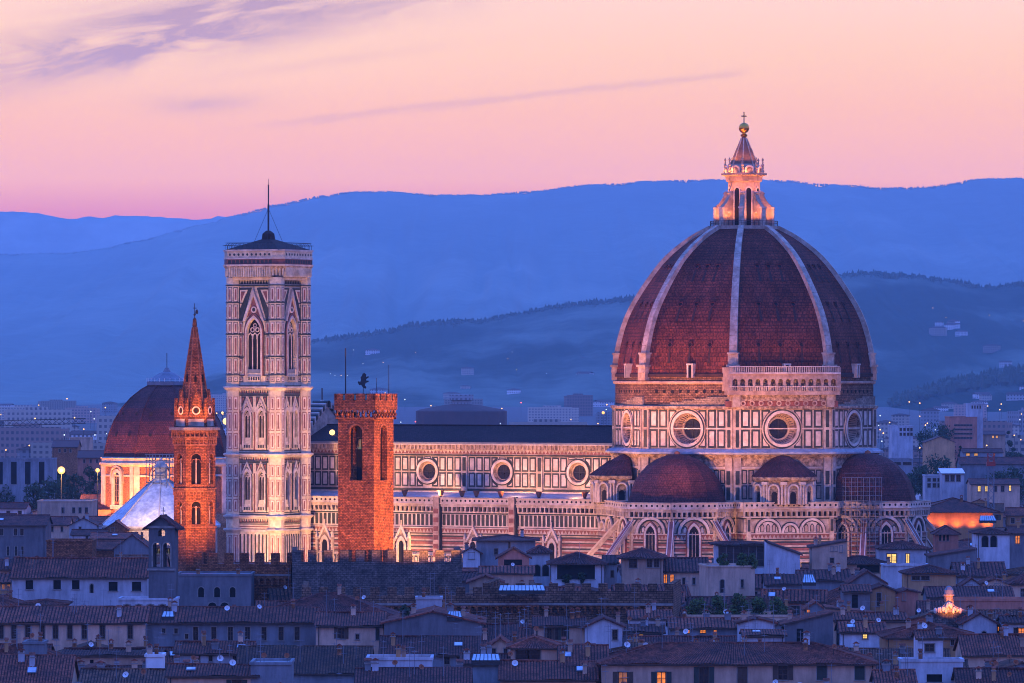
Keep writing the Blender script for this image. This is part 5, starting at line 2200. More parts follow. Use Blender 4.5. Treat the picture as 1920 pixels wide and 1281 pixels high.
def house(name, label, px0, px1, pe, ze, pr=None, dep=11.0, roof='gx', wall='pl_cream', rmat='roof_tile', wins=(), rot=0.0,
          pb=None, cat='house', group=None, seed=None, extras=2, ov=.55, Y=None, rise=None, tiles=True, sidewins=True, wlabel=None):
    if Y is None:
        Y = F * (EYE - ze) / (pe - HZ)
    else:
        ze = zat(pe, Y)
    s = Y / F
    w = (px1 - px0) * s
    xc = xat((px0 + px1) / 2, Y)
    rz = radians(rot)
    if rise is None:
        if pr is None or roof == 'flat':
            rise = 0.0 if roof == 'flat' else 1.6
        else:
            yr = Y + (dep / 2 if roof in ('gx', 'hip') else (dep if roof == 'shed' else 0))
            rise = max(.5, EYE - (pr - HZ) * yr / F - ze)
    o = thing(name, label, cat, (xc, Y, 0), rz, group)
    rr = random.Random(seed if seed is not None else int(px0 * 7 + pe * 13))
    # walls
    ops, wl = [], []
    for wn in wins:
        pc, p0, p1, pw, kind = wn[:5]
        x = (pc - (px0 + px1) / 2) * s
        z0, z1 = zat(p1, Y), zat(p0, Y)
        me, ww, hh = window_mesh(kind.replace('s', ''), pw * s, z1 - z0)
        x = max(-w / 2 + ww / 2 + .05, min(w / 2 - ww / 2 - .05, x))
        top = ze - .08 if roof in ('gx', 'hip', 'flat', 'shed') else roof_z(roof, w, dep, ze, rise, x, 0) - .3
        z0 = min(z0, top - hh)
        if any(abs(x - q[4]) < (ww + q[5]) / 2 and z0 < q[3] and z0 + hh > q[2] for q in ops):
            continue
        ops.append((x - ww / 2, x + ww / 2, z0, z0 + hh, x, ww))
        wl.append((me, x, z0, ww, hh, kind))
    m = MB()
    zt = ze
    gab = [p for p in ops if p[3] > ze - .05] if roof in ('gy', 'sl', 'sr') else []
    low = [p for p in ops if p not in gab]
    m.openings(-w / 2, w / 2, 0, zt, low, wall, t=.24)
    if roof == 'gy':
        m.face([(-w / 2, 0, ze), (w / 2, 0, ze), (0, 0, ze + rise)], wall)
        m.face([(-w / 2, dep, ze), (w / 2, dep, ze), (0, dep, ze + rise)], wall)
    elif roof == 'sl':
        m.face([(-w / 2, 0, ze), (w / 2, 0, ze), (-w / 2, 0, ze + rise)], wall)
    elif roof == 'sr':
        m.face([(-w / 2, 0, ze), (w / 2, 0, ze), (w / 2, 0, ze + rise)], wall)
    hl = ze + (rise if roof == 'sl' else 0)
    hr = ze + (rise if roof == 'sr' else 0)
    for x, hz_ in ((-w / 2, hl), (w / 2, hr)):
        if roof == 'gx':
            m.face([(x, 0, 0), (x, dep, 0), (x, dep, ze), (x, dep / 2, ze + rise), (x, 0, ze)], wall)
        elif roof == 'shed':
            m.face([(x, 0, 0), (x, dep, 0), (x, dep, ze + rise), (x, 0, ze)], wall)
        else:
            m.face([(x, 0, 0), (x, dep, 0), (x, dep, hz_), (x, 0, hz_)], wall)
    m.face([(-w / 2, dep, 0), (w / 2, dep, 0), (w / 2, dep, ze + (rise if roof == 'shed' else 0)), (-w / 2, dep, ze + (rise if roof == 'shed' else 0))], wall)
    m.box(-w / 2 + .02, w / 2 - .02, -.05, 0, ze - .32, ze - .12, 'stone_trim') if roof in ('gx', 'hip') else None
    if roof == 'flat':
        m.box(-w / 2 - .15, w / 2 + .15, -.15, .25, ze, ze + .35, wall)
        m.box(-w / 2 - .15, w / 2 + .15, dep - .25, dep + .15, ze, ze + .35, wall)
        m.box(-w / 2 - .15, -w / 2 + .25, .25, dep - .25, ze, ze + .35, wall)
        m.box(w / 2 - .25, w / 2 + .15, .25, dep - .25, ze, ze + .35, wall)
    # rain pipe
    if roof in ('gx', 'hip') and w > 6 and rr.random() < .7:
        x = rr.choice((-1, 1)) * (w / 2 - .4)
        m.tube((x, -.08, 0), (x, -.08, ze - .1), .06, 'dark_metal', 5)
    m.build('wall', o)
    for me, x, z0, ww, hh, kind in wl:
        wo = link('window', me, o)
        wo.location = (x, 0, z0)
        if 's' in kind and 'a' not in kind:
            mt = 'shutter_green' if rr.random() < .6 else 'shutter_brown'
            if kind[0] == 'd' and rr.random() < .35 and 'S' not in kind:
                sm = shutter_mesh(ww / 2 - .02, hh, mt)
                for sx in (-ww / 2 + .01, .01):
                    so = link('shutter', sm, wo)
                    so.location = (sx, .14, 0)
            else:
                sm = shutter_mesh(ww / 2, hh, mt)
                for sx in (-ww - .04, ww / 2 + .04):
                    so = link('shutter', sm, wo)
                    so.location = (sx, 0, 0)
    # roof
    m = MB()
    if Y < 900:
        extras += 3
    tl = (.38 if Y < 850 else (.5 if Y < 1000 else .65)) if (tiles and Y < 1150 and rmat.startswith('roof_tile')) else None
    fn = {'gx': roof_gable, 'gy': roof_front, 'hip': roof_hip, 'shed': roof_shed}.get(roof)
    if fn:
        fn(m, w, dep, ze, rise, ov, rmat, tl)
    elif roof == 'sl':
        roof_shed(m, w, dep, ze, rise, ov, rmat, tl, side='l')
    elif roof == 'sr':
        roof_shed(m, w, dep, ze, rise, ov, rmat, tl, side='r')
    else:
        m.box(-w / 2 + .25, w / 2 - .25, .25, dep - .25, ze - .3, ze + .05, 'terracotta' if rr.random() < .5 else 'lead')
    if tl:      # old roofs sag a little
        p1, p2 = rr.uniform(0, 6), rr.uniform(0, 6)
        m.v = [(x, y, z + .07 * sin(x * .8 + p1) + .06 * sin(x * .33 + y * .5 + p2) + .025 * sin(x * 2.7 + p2)) for x, y, z in m.v]
    ro = m.build('roof', o)
    # chimneys, dishes, aerials
    for i in range(extras):
        x = rr.uniform(-.42, .42) * w
        y = rr.uniform(.15, .6) * dep
        z = roof_z(roof, w, dep, ze, rise, x, y)
        q = rr.random()
        if q < .40:
            c = link('chimney', rr.choice(CHIM), ro)
            c.location = (x, y, z + .1)
            c.rotation_euler = (0, 0, rr.choice((0, pi / 2)))
        elif q < .52:
            a, b = rr.choice(DISH)
            c = link('satellite_dish', a, o)
            c.location = (x, y, z)
            c.rotation_euler = (0, 0, rr.uniform(-.7, .5))
            c2 = link('mount', b, c)
        elif q < .93:
            c = link('aerial', rr.choice(ANT), o)
            c.location = (x, y, z)
            c.rotation_euler = (0, 0, rr.uniform(0, 3))
        elif roof == 'gx':
            c = link('skylight', SKY[0], ro)
            y = dep * .25
            c.location = (x, y, ze + rise * .5 + .2)
            c.rotation_euler = (atan2(rise, dep / 2), 0, 0)
    HOUSES.append(dict(px0=px0, px1=px1, top=min(pe, pr or pe), pb=pb or pe + 26, Y=Y, w=w, dep=dep, x=xc, label=label, man=group is None, o=o, ze=ze, rise=rise))
    return o
def ww(pcs, y0, y1, w, k='d'):
    return [(p, y0, y1, w, k) for p in pcs]


H = house
# --- left foreground
H('palace', 'long cream palace front at the left edge with a row of nine dark windows', -70, 272, 1168, 17, 1139, 15, 'gx', 'pl_cream', wins=ww((2, 26, 52, 79, 104, 131, 158, 192, 244), 1174, 1198, 8.5), pb=1208, cat='palace', extras=3)
H('palace', 'blue shaded right wing of the long cream palace, with two tiny square windows', 272.5, 592, 1167, 17, 1140, 15, 'gx', 'pl_grey', 'roof_tile', ww((307, 330), 1177, 1188, 6) + ww((350,), 1189, 1198, 6) + ww((367, 401, 432, 464, 495, 527, 557), 1177, 1201, 9.5), pb=1205, cat='palace', extras=3)  # grey plaster puts the wing's blue shade into its wall colour
H('house', 'broad hipped tile roof rising behind the right end of the long palace', 474, 748, 1160, 16.3, 1113, 20, 'hip', 'pl_grey', 'roof_tile_dark', pb=1166, extras=2)
H('house', 'pale building with square open loggia windows left of the small bell gable', 22, 276, 1083, 20, 1049, 15, 'gx', 'pl_white', 'roof_tile', ww((55, 107, 142), 1087, 1105, 15, 'v') + ww((212, 256), 1090, 1108, 16, 'v') + ww((172,), 1096, 1112, 6, 'va'), pb=1145, extras=1)
H('house', 'grey weathered terrace building with arched openings right of the small bell gable', 330, 470, 1080, 19, None, 14, 'flat', 'pl_stone', 'lead', ww((377, 407, 436), 1100, 1120, 12, 'va') + ww((398, 421), 1131, 1146, 16, 'va'), pb=1145, extras=3)
H('house', 'pale arcaded terrace wall with four arches at the foot of the bell gable', 222, 330, 1126, 17.6, None, 8, 'flat', 'pl_white', 'lead', ww((238, 260, 282, 304), 1132, 1148, 14, 'va'), pb=1145, extras=0)
H('palace', 'dark stone palazzo under a wide roof at the left edge', -60, 86, 985, 21, 967, 15, 'gx', 'pl_stone', 'roof_tile_dark', ww((3, 29, 41), 991, 1004, 6) + ww((15, 30, 42), 1024, 1042, 5), pb=1050, cat='palace', extras=1)
H('house', 'plain brick wall with a flat top beside the dark stone palazzo', 87, 173, 1016, 18.5, None, 12, 'flat', 'brick', 'lead', pb=1055, extras=0)
H('house', 'small white gabled house beyond the plain brick wall', 130, 182, 985, 18, 972, 12, 'gy', 'pl_white', 'roof_tile_dark', ww((150,), 988, 994, 4), pb=998, extras=1)
H('house', 'low roofed house with a pale wall beside the white gable, left', 84, 129, 984, 17.5, 970, 12, 'gx', 'pl_cream', 'roof_tile_dark', ww((98, 116), 988, 997, 4), pb=998, extras=1)
H('house', 'little blue house with a row of tall windows below the white gable', 134, 197, 1003, 16.5, 994, 10, 'gx', 'pl_white', 'roof_tile_dark', ww((163, 172, 181), 1004, 1012, 4.5), pb=1014, extras=1)
H('house', 'small brick gabled house in front of the white pyramid roof', 197, 237, 991, 17, 978, 12, 'gy', 'brick_pale', 'roof_tile_dark', ww((211,), 990, 997, 5), pb=1000, extras=0)
H('house', 'grey gable end with a steep roof just left of the small bell gable', 214, 281, 1028, 17.5, 1003, 14, 'gy', 'pl_grey', 'roof_tile_dark', pb=1038, extras=1)
H('house', 'red roof with a low wall between brick wall and grey gable', 170, 252, 1010, 17, 1000, 12, 'gx', 'pl_cream', 'roof_tile', pb=1020, extras=1)
H('house', 'brick gabled house with a wide roof below the plain brick wall', 168, 224, 1030, 16.5, 1016, 12, 'gx', 'brick_pale', 'roof_tile', pb=1040, extras=1)
H('house', 'low house with dark tiles at the left edge below the palazzo', -30, 58, 1068, 16.5, 1050, 12, 'gx', 'pl_cream', 'roof_tile_dark', ww((20, 40), 1072, 1080, 6), pb=1078, extras=4)
H('house', 'small tiled house with two chimneys left of the loggia building', 60, 104, 1056, 17, 1047, 9, 'gx', 'pl_white', 'roof_tile_dark', pb=1062, extras=3)
H('house', 'cream house with an orange lit side at the left edge', -50, 24, 1092, 17, 1078, 10, 'gx', 'pl_ochre', 'roof_tile', ww((6, 16), 1096, 1106, 6, 'p'), pb=1112, extras=1)
H('house', 'dark hipped roof at the left edge above the long palace', -60, 42, 1137, 16.3, 1117, 13, 'hip', 'pl_cream', 'roof_tile', pb=1141, extras=1)
H('house', 'low dark hipped roof below the loggia building', 42, 122, 1134, 16.6, 1124, 9, 'hip', 'pl_grey', 'roof_tile', pb=1140, extras=1)
# --- nearest row, left
H('house', 'low pitched roof with a pale cube hut on it, bottom left corner', -60, 128, 1291, 13.5, 1230, 17, 'gx', 'pl_cream', 'roof_tile', extras=3)
H('house', 'pale flat hut with a vent, standing above the bottom left roof', 44, 82, 1208, 17.6, None, 6, 'flat', 'pl_grey', 'lead', pb=1228, extras=1)
H('house', 'low cream terrace house between the long palace and the nearest roofs', 118, 300, 1230, 15, 1219, 12, 'gx', 'pl_cream', 'roof_tile_dark', ww((140, 172), 1238, 1244, 7, 'v'), pb=1245, extras=3)
H('house', 'dark tiled roof at the bottom edge, left of the small cream gable', 148, 322, 1296, 13.6, 1257, 15, 'gx', 'pl_cream', 'roof_tile_moss', extras=3)
H('house', 'white roof hut with a flat top below the long palace corner', 273, 305, 1232, 17.5, None, 5, 'flat', 'white_paint', 'lead', pb=1256, extras=0)
H('house', 'cream house at the bottom edge with a low tiled roof', 314, 482, 1268, 16.2, 1248, 12, 'gx', 'pl_cream', 'roof_tile', ww((444,), 1274, 1282, 18, 'ds'), extras=3)
H('house', 'jumble of small roofs with a dormer below the palace wing', 328, 472, 1226, 15, 1205, 12, 'gx', 'pl_white', 'roof_tile', ww((371, 395, 440), 1229, 1240, 6), pb=1240, extras=4)
H('house', 'large mossy tile roof in the bottom left centre', 445, 692, 1262, 14.6, 1213, 20, 'gx', 'pl_grey', 'roof_tile_moss', pb=1270, extras=4)
H('house', 'plain blue grey box with blank walls at the bottom edge', 470, 545, 1247, 17.6, None, 10, 'flat', 'pl_grey', 'lead', extras=1)
H('house', 'dark tiled roof at the bottom edge left of centre', 668, 880, 1290, 14.6, 1254, 14, 'gx', 'pl_white', 'roof_tile_dark', extras=5)
H('house', 'flat white terrace block with blank walls near the bottom centre', 688, 810, 1238, 17.0, None, 8, 'flat', 'pl_white', 'lead', pb=1258, extras=2)
# --- centre
H('house', 'cream house with open shutters and a black drainpipe, left of the stone gable', 592.5, 719, 1174, 17, 1150, 15, 'gx', 'pl_cream', 'roof_tile', ww((640,), 1177, 1198, 13, 'ds') + ww((670,), 1188, 1199, 6) + ww((708,), 1177, 1200, 8, 'ds') + ww((709,), 1232, 1238, 8), pb=1232, extras=2)
H('house', 'wide bare stone gable end without windows, centre', 720, 904, 1169, 17.6, 1147, 18, 'gy', 'pl_stone', 'roof_tile', pb=1205, extras=2)
H('house', 'small pale rooftop hut with plants above the stone gable', 780, 828, 1124, 20.4, None, 5, 'flat', 'pl_white', 'lead', ww((818,), 1140, 1147, 5, 'v'), pb=1147, extras=0)
H('house', 'dark low roof below the bare stone gable', 714, 962, 1228, 15, 1195, 15, 'gx', 'pl_grey', 'roof_tile_dark', ww((838, 862), 1233, 1246, 9), pb=1240, extras=4)
H('house', 'tile roof right of the bare stone gable', 852, 968, 1197, 15.4, 1172, 13, 'gx', 'pl_grey', 'roof_tile_dark', pb=1202, extras=2)
H('house', 'narrow cream gable with two dark windows beside the glazed attic house', 919, 957, 1211, 17.4, 1197, 10, 'gy', 'pl_cream', 'roof_tile', ww((926, 948), 1215, 1230, 7), pb=1240, extras=0)
H('house', 'tower house with a wide glazed attic window near the bottom centre', 957.5, 1048, 1214, 18.4, 1193, 11, 'hip', 'pl_cream', 'roof_tile', ww((990,), 1216, 1246, 46, 'd'), pb=1256, extras=0)
H('house', 'small roof with a bright slanted skylight near the bottom centre', 866, 952, 1246, 16, 1228, 10, 'gx', 'pl_grey', 'roof_tile_dark', pb=1256, extras=1)
H('house', 'low tiled roof under the glazed attic house at the bottom edge', 938, 1118, 1274, 14.9, 1242, 12, 'gx', 'pl_cream', 'roof_tile', extras=3)
H('house', 'large cream house at the bottom edge with a brightly lit shuttered window', 1128, 1642, 1244, 17, 1206, 15, 'hip', 'pl_cream', 'roof_tile',
  [(1168, 1260, 1300, 17, 'ps'), (1240, 1258, 1300, 17, 'os')] + ww((1320, 1392), 1252, 1298, 19, 'ds') + ww((1468, 1541, 1612), 1247, 1275, 19, 'ds'), pb=1290, extras=7)
H('house', 'lower roof with a hip touching the large cream house, left', 1050, 1138, 1250, 16.3, 1212, 13, 'gx', 'pl_cream', 'roof_tile', pb=1262, extras=3)
H('house', 'cream house with three tall shuttered windows under a long roof, centre', 1002, 1096, 1174, 17, 1158, 11, 'gx', 'pl_cream', 'roof_tile_dark', ww((1030, 1057), 1178, 1200, 9, 'ds') + ww((1044,), 1178, 1200, 5), pb=1200, extras=1)
H('house', 'blue grey gable end with one window and a tall black pipe', 1096.5, 1167, 1175, 17, 1161, 11, 'gy', 'pl_white', 'roof_tile_dark', ww((1153,), 1182, 1200, 9), pb=1200, extras=0)
H('house', 'house with three orange lit windows beneath a long low roof, right of centre', 1256, 1386, 1178, 15.6, 1160, 11, 'gx', 'pl_grey', 'roof_tile', [(1288, 1180, 1188, 14, 'o'), (1318, 1180, 1188, 14, 'o'), (1341, 1179, 1190, 6, 'o')], pb=1192, extras=3)
H('house', 'bright white blank wall right of the house with orange lit windows', 1386.5, 1452, 1168, 16.8, 1162, 9, 'gy', 'pl_white', 'roof_tile', pb=1212, extras=1)
H('house', 'small house with one lit square window between pipes, centre', 1168, 1244, 1186, 14.8, 1172, 11, 'gx', 'pl_grey', 'roof_tile_dark', [(1202, 1188, 1193, 8, 'l')], pb=1195, extras=3)
H('house', 'roof with a pale awning below the battlemented wall', 1180, 1258, 1160, 15.6, 1146, 11, 'gx', 'pl_white', 'roof_tile', pb=1168, extras=3)
H('villa', 'pale square villa with a low hipped roof below the left half dome', 1167, 1243, 1044, 19, 1028, 10, 'hip', 'pl_cream', 'roof_tile_dark', ww((1187,), 1045, 1065, 14) + ww((1218, 1231), 1046, 1064, 9), pb=1095, cat='villa', extras=0, ov=1.0)
H('villa', 'villa with a deep shaded loggia full of plants, left of the square villa', 1034, 1132, 1056, 17.6, 1037, 12, 'hip', 'pl_white', 'roof_tile_dark', ww((1080,), 1059, 1086, 70, 'v'), pb=1090, cat='villa', extras=1, ov=.9)
H('villa', 'narrow white villa wall between the shaded loggia and the square villa', 1132.5, 1157, 1056, 17.4, 1044, 10, 'gx', 'pl_white', 'roof_tile_dark', ww((1148,), 1070, 1082, 4), pb=1095, cat='villa', extras=0)
H('villa', 'white tower villa with two arched niches, left of the shaded loggia', 993, 1031, 1036, 19, 1024, 11, 'hip', 'pl_white', 'roof_tile_dark', ww((1007, 1023), 1059, 1081, 11, 'va'), pb=1095, cat='villa', extras=0)
H('villa', 'open porch with a pinkish gable on columns under the white tower villa', 934, 992, 1045, 18.5, 1029, 8, 'gy', 'pl_pink', 'roof_tile_dark', ww((962,), 1050, 1076, 34, 'v'), pb=1078, cat='villa', extras=0)
H('house', 'grey top storey under a wide flat roof, in front of the nave', 893, 1004, 1013, 20, 1004, 11, 'hip', 'pl_grey', 'roof_tile_dark', ww((930,), 1028, 1040, 6) + ww((955,), 1014, 1034, 3), pb=1036, extras=1, ov=.9)
H('house', 'little house with a warm lit porch at the end of the dark battlements', 868, 900, 1036, 17.6, 1027, 8, 'gy', 'pl_white', 'roof_tile_dark', [(884, 1037, 1048, 11, 'l')], pb=1060, extras=1)
H('house', 'cream gable with two dark square openings above the battlements', 880, 941, 1092, 16.6, 1079, 9, 'gy', 'pl_cream', 'roof_tile', ww((889, 923), 1085, 1097, 15, 'v'), pb=1100, extras=0)
H('house', 'terracotta roof between the cream gable and the open porch', 900, 1000, 1075, 16.2, 1063, 10, 'gx', 'pl_cream', 'roof_tile', pb=1080, extras=2)
H('house', 'house with two glowing pointed windows right of the square villa', 1243.5, 1327, 1072, 16, 1048, 13, 'gx', 'pl_cream', 'roof_tile_dark', [(1247, 1077, 1094, 7, 'oa'), (1260, 1077, 1094, 7, 'oa')] + ww((1282, 1301), 1084, 1096, 5) + ww((1321,), 1085, 1093, 6), pb=1097, extras=0)
H('house', 'pale blank tower house with one slim arched window and roof plants', 1327.5, 1416, 1064, 18, None, 12, 'flat', 'pl_cream', 'lead', ww((1354,), 1087, 1112, 7, 'da') + ww((1392,), 1088, 1102, 5), pb=1120, extras=0, rot=6)
H('house', 'modern penthouse with a dark glazed front under a flat slab roof', 1342, 1438, 1021, 20, 1015, 12, 'hip', 'pl_white', 'roof_tile_dark', ww((1390,), 1024, 1062, 84, 'd'), pb=1064, extras=0, rise=.5, ov=1.0)
H('house', 'big blank white wall with a sloping top beside the penthouse', 1438.5, 1500, 1040, 18.6, 1017, 13, 'sl', 'pl_white', 'roof_tile_dark', pb=1078, extras=0)
H('house', 'cream house with small dark windows and white chimneys under the scaffolding', 1522, 1588, 1026, 20, 1014, 9, 'sr', 'pl_cream', 'roof_tile_dark', ww((1560,), 1025, 1033, 5) + ww((1568,), 1025, 1033, 3) + ww((1577,), 1022, 1035, 4.5) + ww((1560,), 1047, 1056, 6), pb=1075, extras=3)
H('house', 'dark open roof terrace with a wide flat canopy, right of the cream house', 1565, 1664, 1056, 16.6, 1043, 9, 'hip', 'pl_cream', 'roof_tile_dark', ww((1628,), 1059, 1074, 44, 'v'), pb=1074, extras=0, ov=.9)
H('house', 'white house with two brightly lit yellow windows below the right half dome', 1649, 1741, 1029, 19.2, 1015, 10, 'hip', 'pl_white', 'roof_tile_dark', [(1672, 1037, 1057, 18, 'y'), (1702, 1037, 1057, 8, 'y')], pb=1062, extras=0)
H('house', 'lower pale terrace wall under the two lit yellow windows', 1657, 1742, 1062, 17.4, None, 8, 'flat', 'pl_white', 'lead', pb=1084, extras=2)
H('house', 'tall house with a twin arched loggia under its roof, at far right', 1831, 1893, 1001, 22, 990, 12, 'hip', 'pl_white', 'roof_tile_dark', ww((1847, 1863), 1006, 1026, 11, 'va'), pb=1055, extras=0)
H('house', 'long grey wall with a sloping tile top left of the twin arched loggia', 1745, 1832, 1042, 18.5, 1030, 10, 'sr', 'pl_stone', 'roof_tile_dark', pb=1060, extras=1)
H('house', 'small house with a columned attic at the foot of the right buttress', 1755, 1797, 1000, 20, 986, 9, 'hip', 'pl_pink', 'roof_tile_dark', ww((1763, 1770, 1777), 1002, 1014, 4, 'v'), pb=1016, extras=0)
H('house', 'dark house with an orange lit gallery at the right edge', 1894, 1975, 1000, 21, 988, 12, 'gx', 'pl_stone', 'roof_tile_dark', [(1908, 1004, 1020, 8, 'o')], pb=1050, extras=1)
H('house', 'ochre gabled house with one tall blue window, right of centre', 1632, 1679, 1108, 17, 1099, 10, 'gy', 'pl_ochre', 'roof_tile_dark', ww((1648,), 1112, 1137, 7), pb=1150, extras=0)
H('house', 'pinkish gabled house with a slit window beside the ochre gable', 1679.5, 1722, 1112, 16.5, 1106, 10, 'gy', 'pl_pink', 'roof_tile_dark', ww((1695,), 1112, 1126, 4.5), pb=1140, extras=0)
H('house', 'grey house with a tall dark door left of the ochre gable', 1582, 1631.5, 1110, 17, 1098, 10, 'gx', 'pl_stone', 'roof_tile', ww((1603,), 1115, 1140, 11, 'v'), pb=1145, extras=0)
H('house', 'grey gable with a pointed white chimney hood in front of the open roof terrace', 1594, 1659, 1092, 17.2, 1072, 11, 'gy', 'pl_stone', 'roof_tile_dark', pb=1100, extras=1)
H('house', 'low red roofs with a striped glass lean-to, left of the grey gable', 1498, 1594, 1088, 16, 1070, 12, 'gx', 'pl_grey', 'roof_tile_dark', pb=1098, extras=4)
H('house', 'mossy low roof under the big blank white wall', 1436, 1500, 1096, 16, 1078, 12, 'gx', 'pl_grey', 'roof_tile_dark', pb=1106, extras=4)
H('house', 'ochre attic with a grey picture window and cooling unit under a hipped roof', 1698, 1792, 1075, 17.6, 1060, 10, 'hip', 'pl_ochre', 'roof_tile_dark', ww((1717, 1735), 1079, 1088, 15), pb=1090, extras=1)
H('house', 'long dark roof with a chimney stack behind the ochre attic, right', 1792, 1886, 1080, 15.6, 1056, 14, 'gx', 'pl_grey', 'roof_tile_dark', pb=1090, extras=4)
H('house', 'cream gable with a small dark window at right, above the salmon wall', 1836, 1897, 1098, 15.8, 1085, 9, 'gy', 'pl_cream', 'roof_tile', ww((1870,), 1094, 1103, 11), pb=1108, extras=1)
H('house', 'cream house with a hipped roof cut by the right edge', 1897.5, 1975, 1094, 17, 1076, 11, 'hip', 'pl_cream', 'roof_tile_dark', ww((1918,), 1104, 1120, 7), pb=1120, extras=0)
H('house', 'white gabled attic with a square window right of the ochre attic', 1806, 1838, 1098, 15.9, 1087, 8, 'gy', 'pl_white', 'roof_tile_dark', ww((1819,), 1098, 1105, 7), pb=1106, extras=1)
H('house', 'long salmon pink wall at right, beneath dark roofs', 1784, 1975, 1127, 16.4, None, 9, 'flat', 'pl_pink', 'lead', pb=1145, extras=3)
H('house', 'dark roof with sheds behind the salmon pink wall', 1740, 1900, 1120, 15.4, 1101, 12, 'gx', 'pl_grey', 'roof_tile_dark', pb=1128, extras=3)
H('house', 'small blue gable with a lit slit window above the hedge', 1512, 1546, 1142, 15.8, 1130, 8, 'gy', 'pl_grey', 'roof_tile', [(1515, 1143, 1149, 5, 'o')], pb=1150, extras=0)
H('house', 'cream wall with a low roof right of the small blue gable', 1546.5, 1632, 1150, 15.2, 1140, 8, 'sl', 'pl_cream', 'roof_tile', pb=1160, extras=2)
H('house', 'dark weathered house with a black doorway under a tilted roof', 1470, 1562, 1172, 16.4, 1151, 11, 'sr', 'pl_stone', 'roof_tile', ww((1500,), 1178, 1204, 13, 'v'), pb=1204, extras=1)
H('house', 'white house with one small yellow lit window and a satellite dish', 1576, 1660, 1186, 15.4, 1168, 10, 'gx', 'pl_white', 'roof_tile', [(1622, 1188, 1198, 11, 'y')], pb=1196, extras=3)
H('house', 'tiled house above the small yellow window, with two dishes', 1564, 1700, 1164, 15.6, 1150, 11, 'gx', 'pl_cream', 'roof_tile', pb=1170, extras=4)
H('house', 'broad hipped roof over an ochre wall at lower right', 1660.5, 1834, 1196, 15.8, 1168, 14, 'hip', 'pl_ochre', 'roof_tile', ww((1786,), 1192, 1206, 8), pb=1206, extras=1)
H('house', 'blue white tower house with a pair of closed shutters at lower right', 1721, 1768, 1197, 19, 1184, 8, 'gx', 'pl_white', 'roof_tile', ww((1743,), 1207, 1222, 18, 'd'), pb=1238, extras=0)
H('house', 'pale balcony block in front of the blue white tower house', 1690, 1806, 1241, 16.8, None, 5, 'flat', 'pl_white', 'lead', ww((1752,), 1266, 1279, 30, 'v'), extras=1)
H('house', 'white gable with a round arch and a sloping skylight, lower right', 1806, 1869, 1169, 16.2, 1150, 10, 'gy', 'pl_white', 'roof_tile_dark', ww((1845,), 1183, 1190, 8, 'va'), pb=1188, extras=1)
H('house', 'pale blue house with an orange lit window at the right edge', 1881, 1975, 1168, 16.4, 1156, 9, 'gx', 'pl_white', 'roof_tile_dark', [(1915, 1177, 1190, 11, 'o')] + ww((1904,), 1176, 1190, 6), pb=1190, extras=1)
H('house', 'dim orange lit loft between the white gable and the pale blue house', 1869.5, 1880.5, 1170, 15.9, None, 8, 'flat', 'pl_cream', 'lead', [(1875, 1175, 1184, 9, 'o')], pb=1186, extras=0)
H('house', 'wide red roof sloping down at right of the blue white tower house', 1808, 1990, 1228, 14.8, 1192, 16, 'gx', 'pl_cream', 'roof_tile', pb=1240, extras=5)
H('house', 'steep tiled roof in the bottom right corner', 1800, 1990, 1296, 13.6, 1256, 13, 'gx', 'pl_cream', 'roof_tile_dark', extras=5)
H('house', 'tile roof at the bottom edge under the pale balcony block', 1644, 1716, 1282, 15.3, 1258, 9, 'gx', 'pl_grey', 'roof_tile', extras=3)
H('house', 'flat roofed terrace with pots, left of the tilted roof house', 1395, 1472, 1192, 15.4, 1182, 10, 'gx', 'pl_white', 'roof_tile', pb=1204, extras=2)

# --- beyond the cathedral, right side
H('palace', 'palazzo with glowing orange eaves right of the cathedral', 1726, 1862, 957, 22, 934, 20, 'hip', 'pl_ochre', 'roof_tile_dark', pb=975, cat='palace', extras=2, ov=1.6)
H('house', 'cream house with three yellow lit windows in the middle distance at right', 1820, 1912, 908, 20, 899, 14, 'gx', 'pl_cream', 'roof_tile_dark', [(1836, 912, 922, 6, 'y'), (1850, 912, 922, 6, 'y'), (1894, 911, 921, 5, 'y')] + ww((1866, 1880), 912, 922, 6), pb=935, extras=0)
H('house', 'penthouse with a bright tilted roof in the middle distance at right', 1766, 1808, 888, 23, 879, 12, 'shed', 'pl_white', 'skylight_glass', ww((1776, 1786, 1797), 891, 903, 8), pb=910, extras=0)
H('house', 'low blue apartments with balconies beside the penthouse', 1735, 1767, 893, 22, None, 12, 'flat', 'pl_white', 'lead', ww((1742, 1752, 1761), 897, 903, 6) + ww((1742, 1752, 1761), 907, 914, 6), pb=925, extras=1)
H('house', 'long dark tiled block behind the penthouse', 1800, 1935, 870, 22, 858, 14, 'gx', 'pl_grey', 'roof_tile_dark', pb=890, extras=2)
H('house', 'row house with a warm lit gallery of windows at right, far', 1805, 1880, 848, 24, 842, 12, 'gx', 'pl_grey', 'roof_tile_dark', [(1815, 850, 855, 8, 'l'), (1830, 850, 855, 8, 'l'), (1864, 850, 855, 4, 'o')], pb=858, extras=0)
H('house', 'ochre gable end in the far town right of the dome', 1736, 1790, 829, 24, 819, 20, 'gy', 'pl_ochre', 'far_roof', pb=850, extras=0)
H('office_block', 'stepped pinkish office block with window bands in the far town at right', 1781, 1832, 783, 34, None, 30, 'flat', 'pl_pink', 'lead', ww((1806,), 796, 799, 34) + ww((1806,), 804, 807, 34) + ww((1806,), 812, 815, 34) + ww((1806,), 820, 823, 34), pb=828, cat='office block', extras=0)
H('office_block', 'white office building with rows of square windows right of the dome', 1673, 1712, 800, 30, None, 25, 'flat', 'pl_white', 'lead', ww((1689, 1696, 1703, 1709), 803, 808, 4.5) + ww((1689, 1696, 1703, 1709), 812, 817, 4.5), pb=822, cat='office block', extras=0)
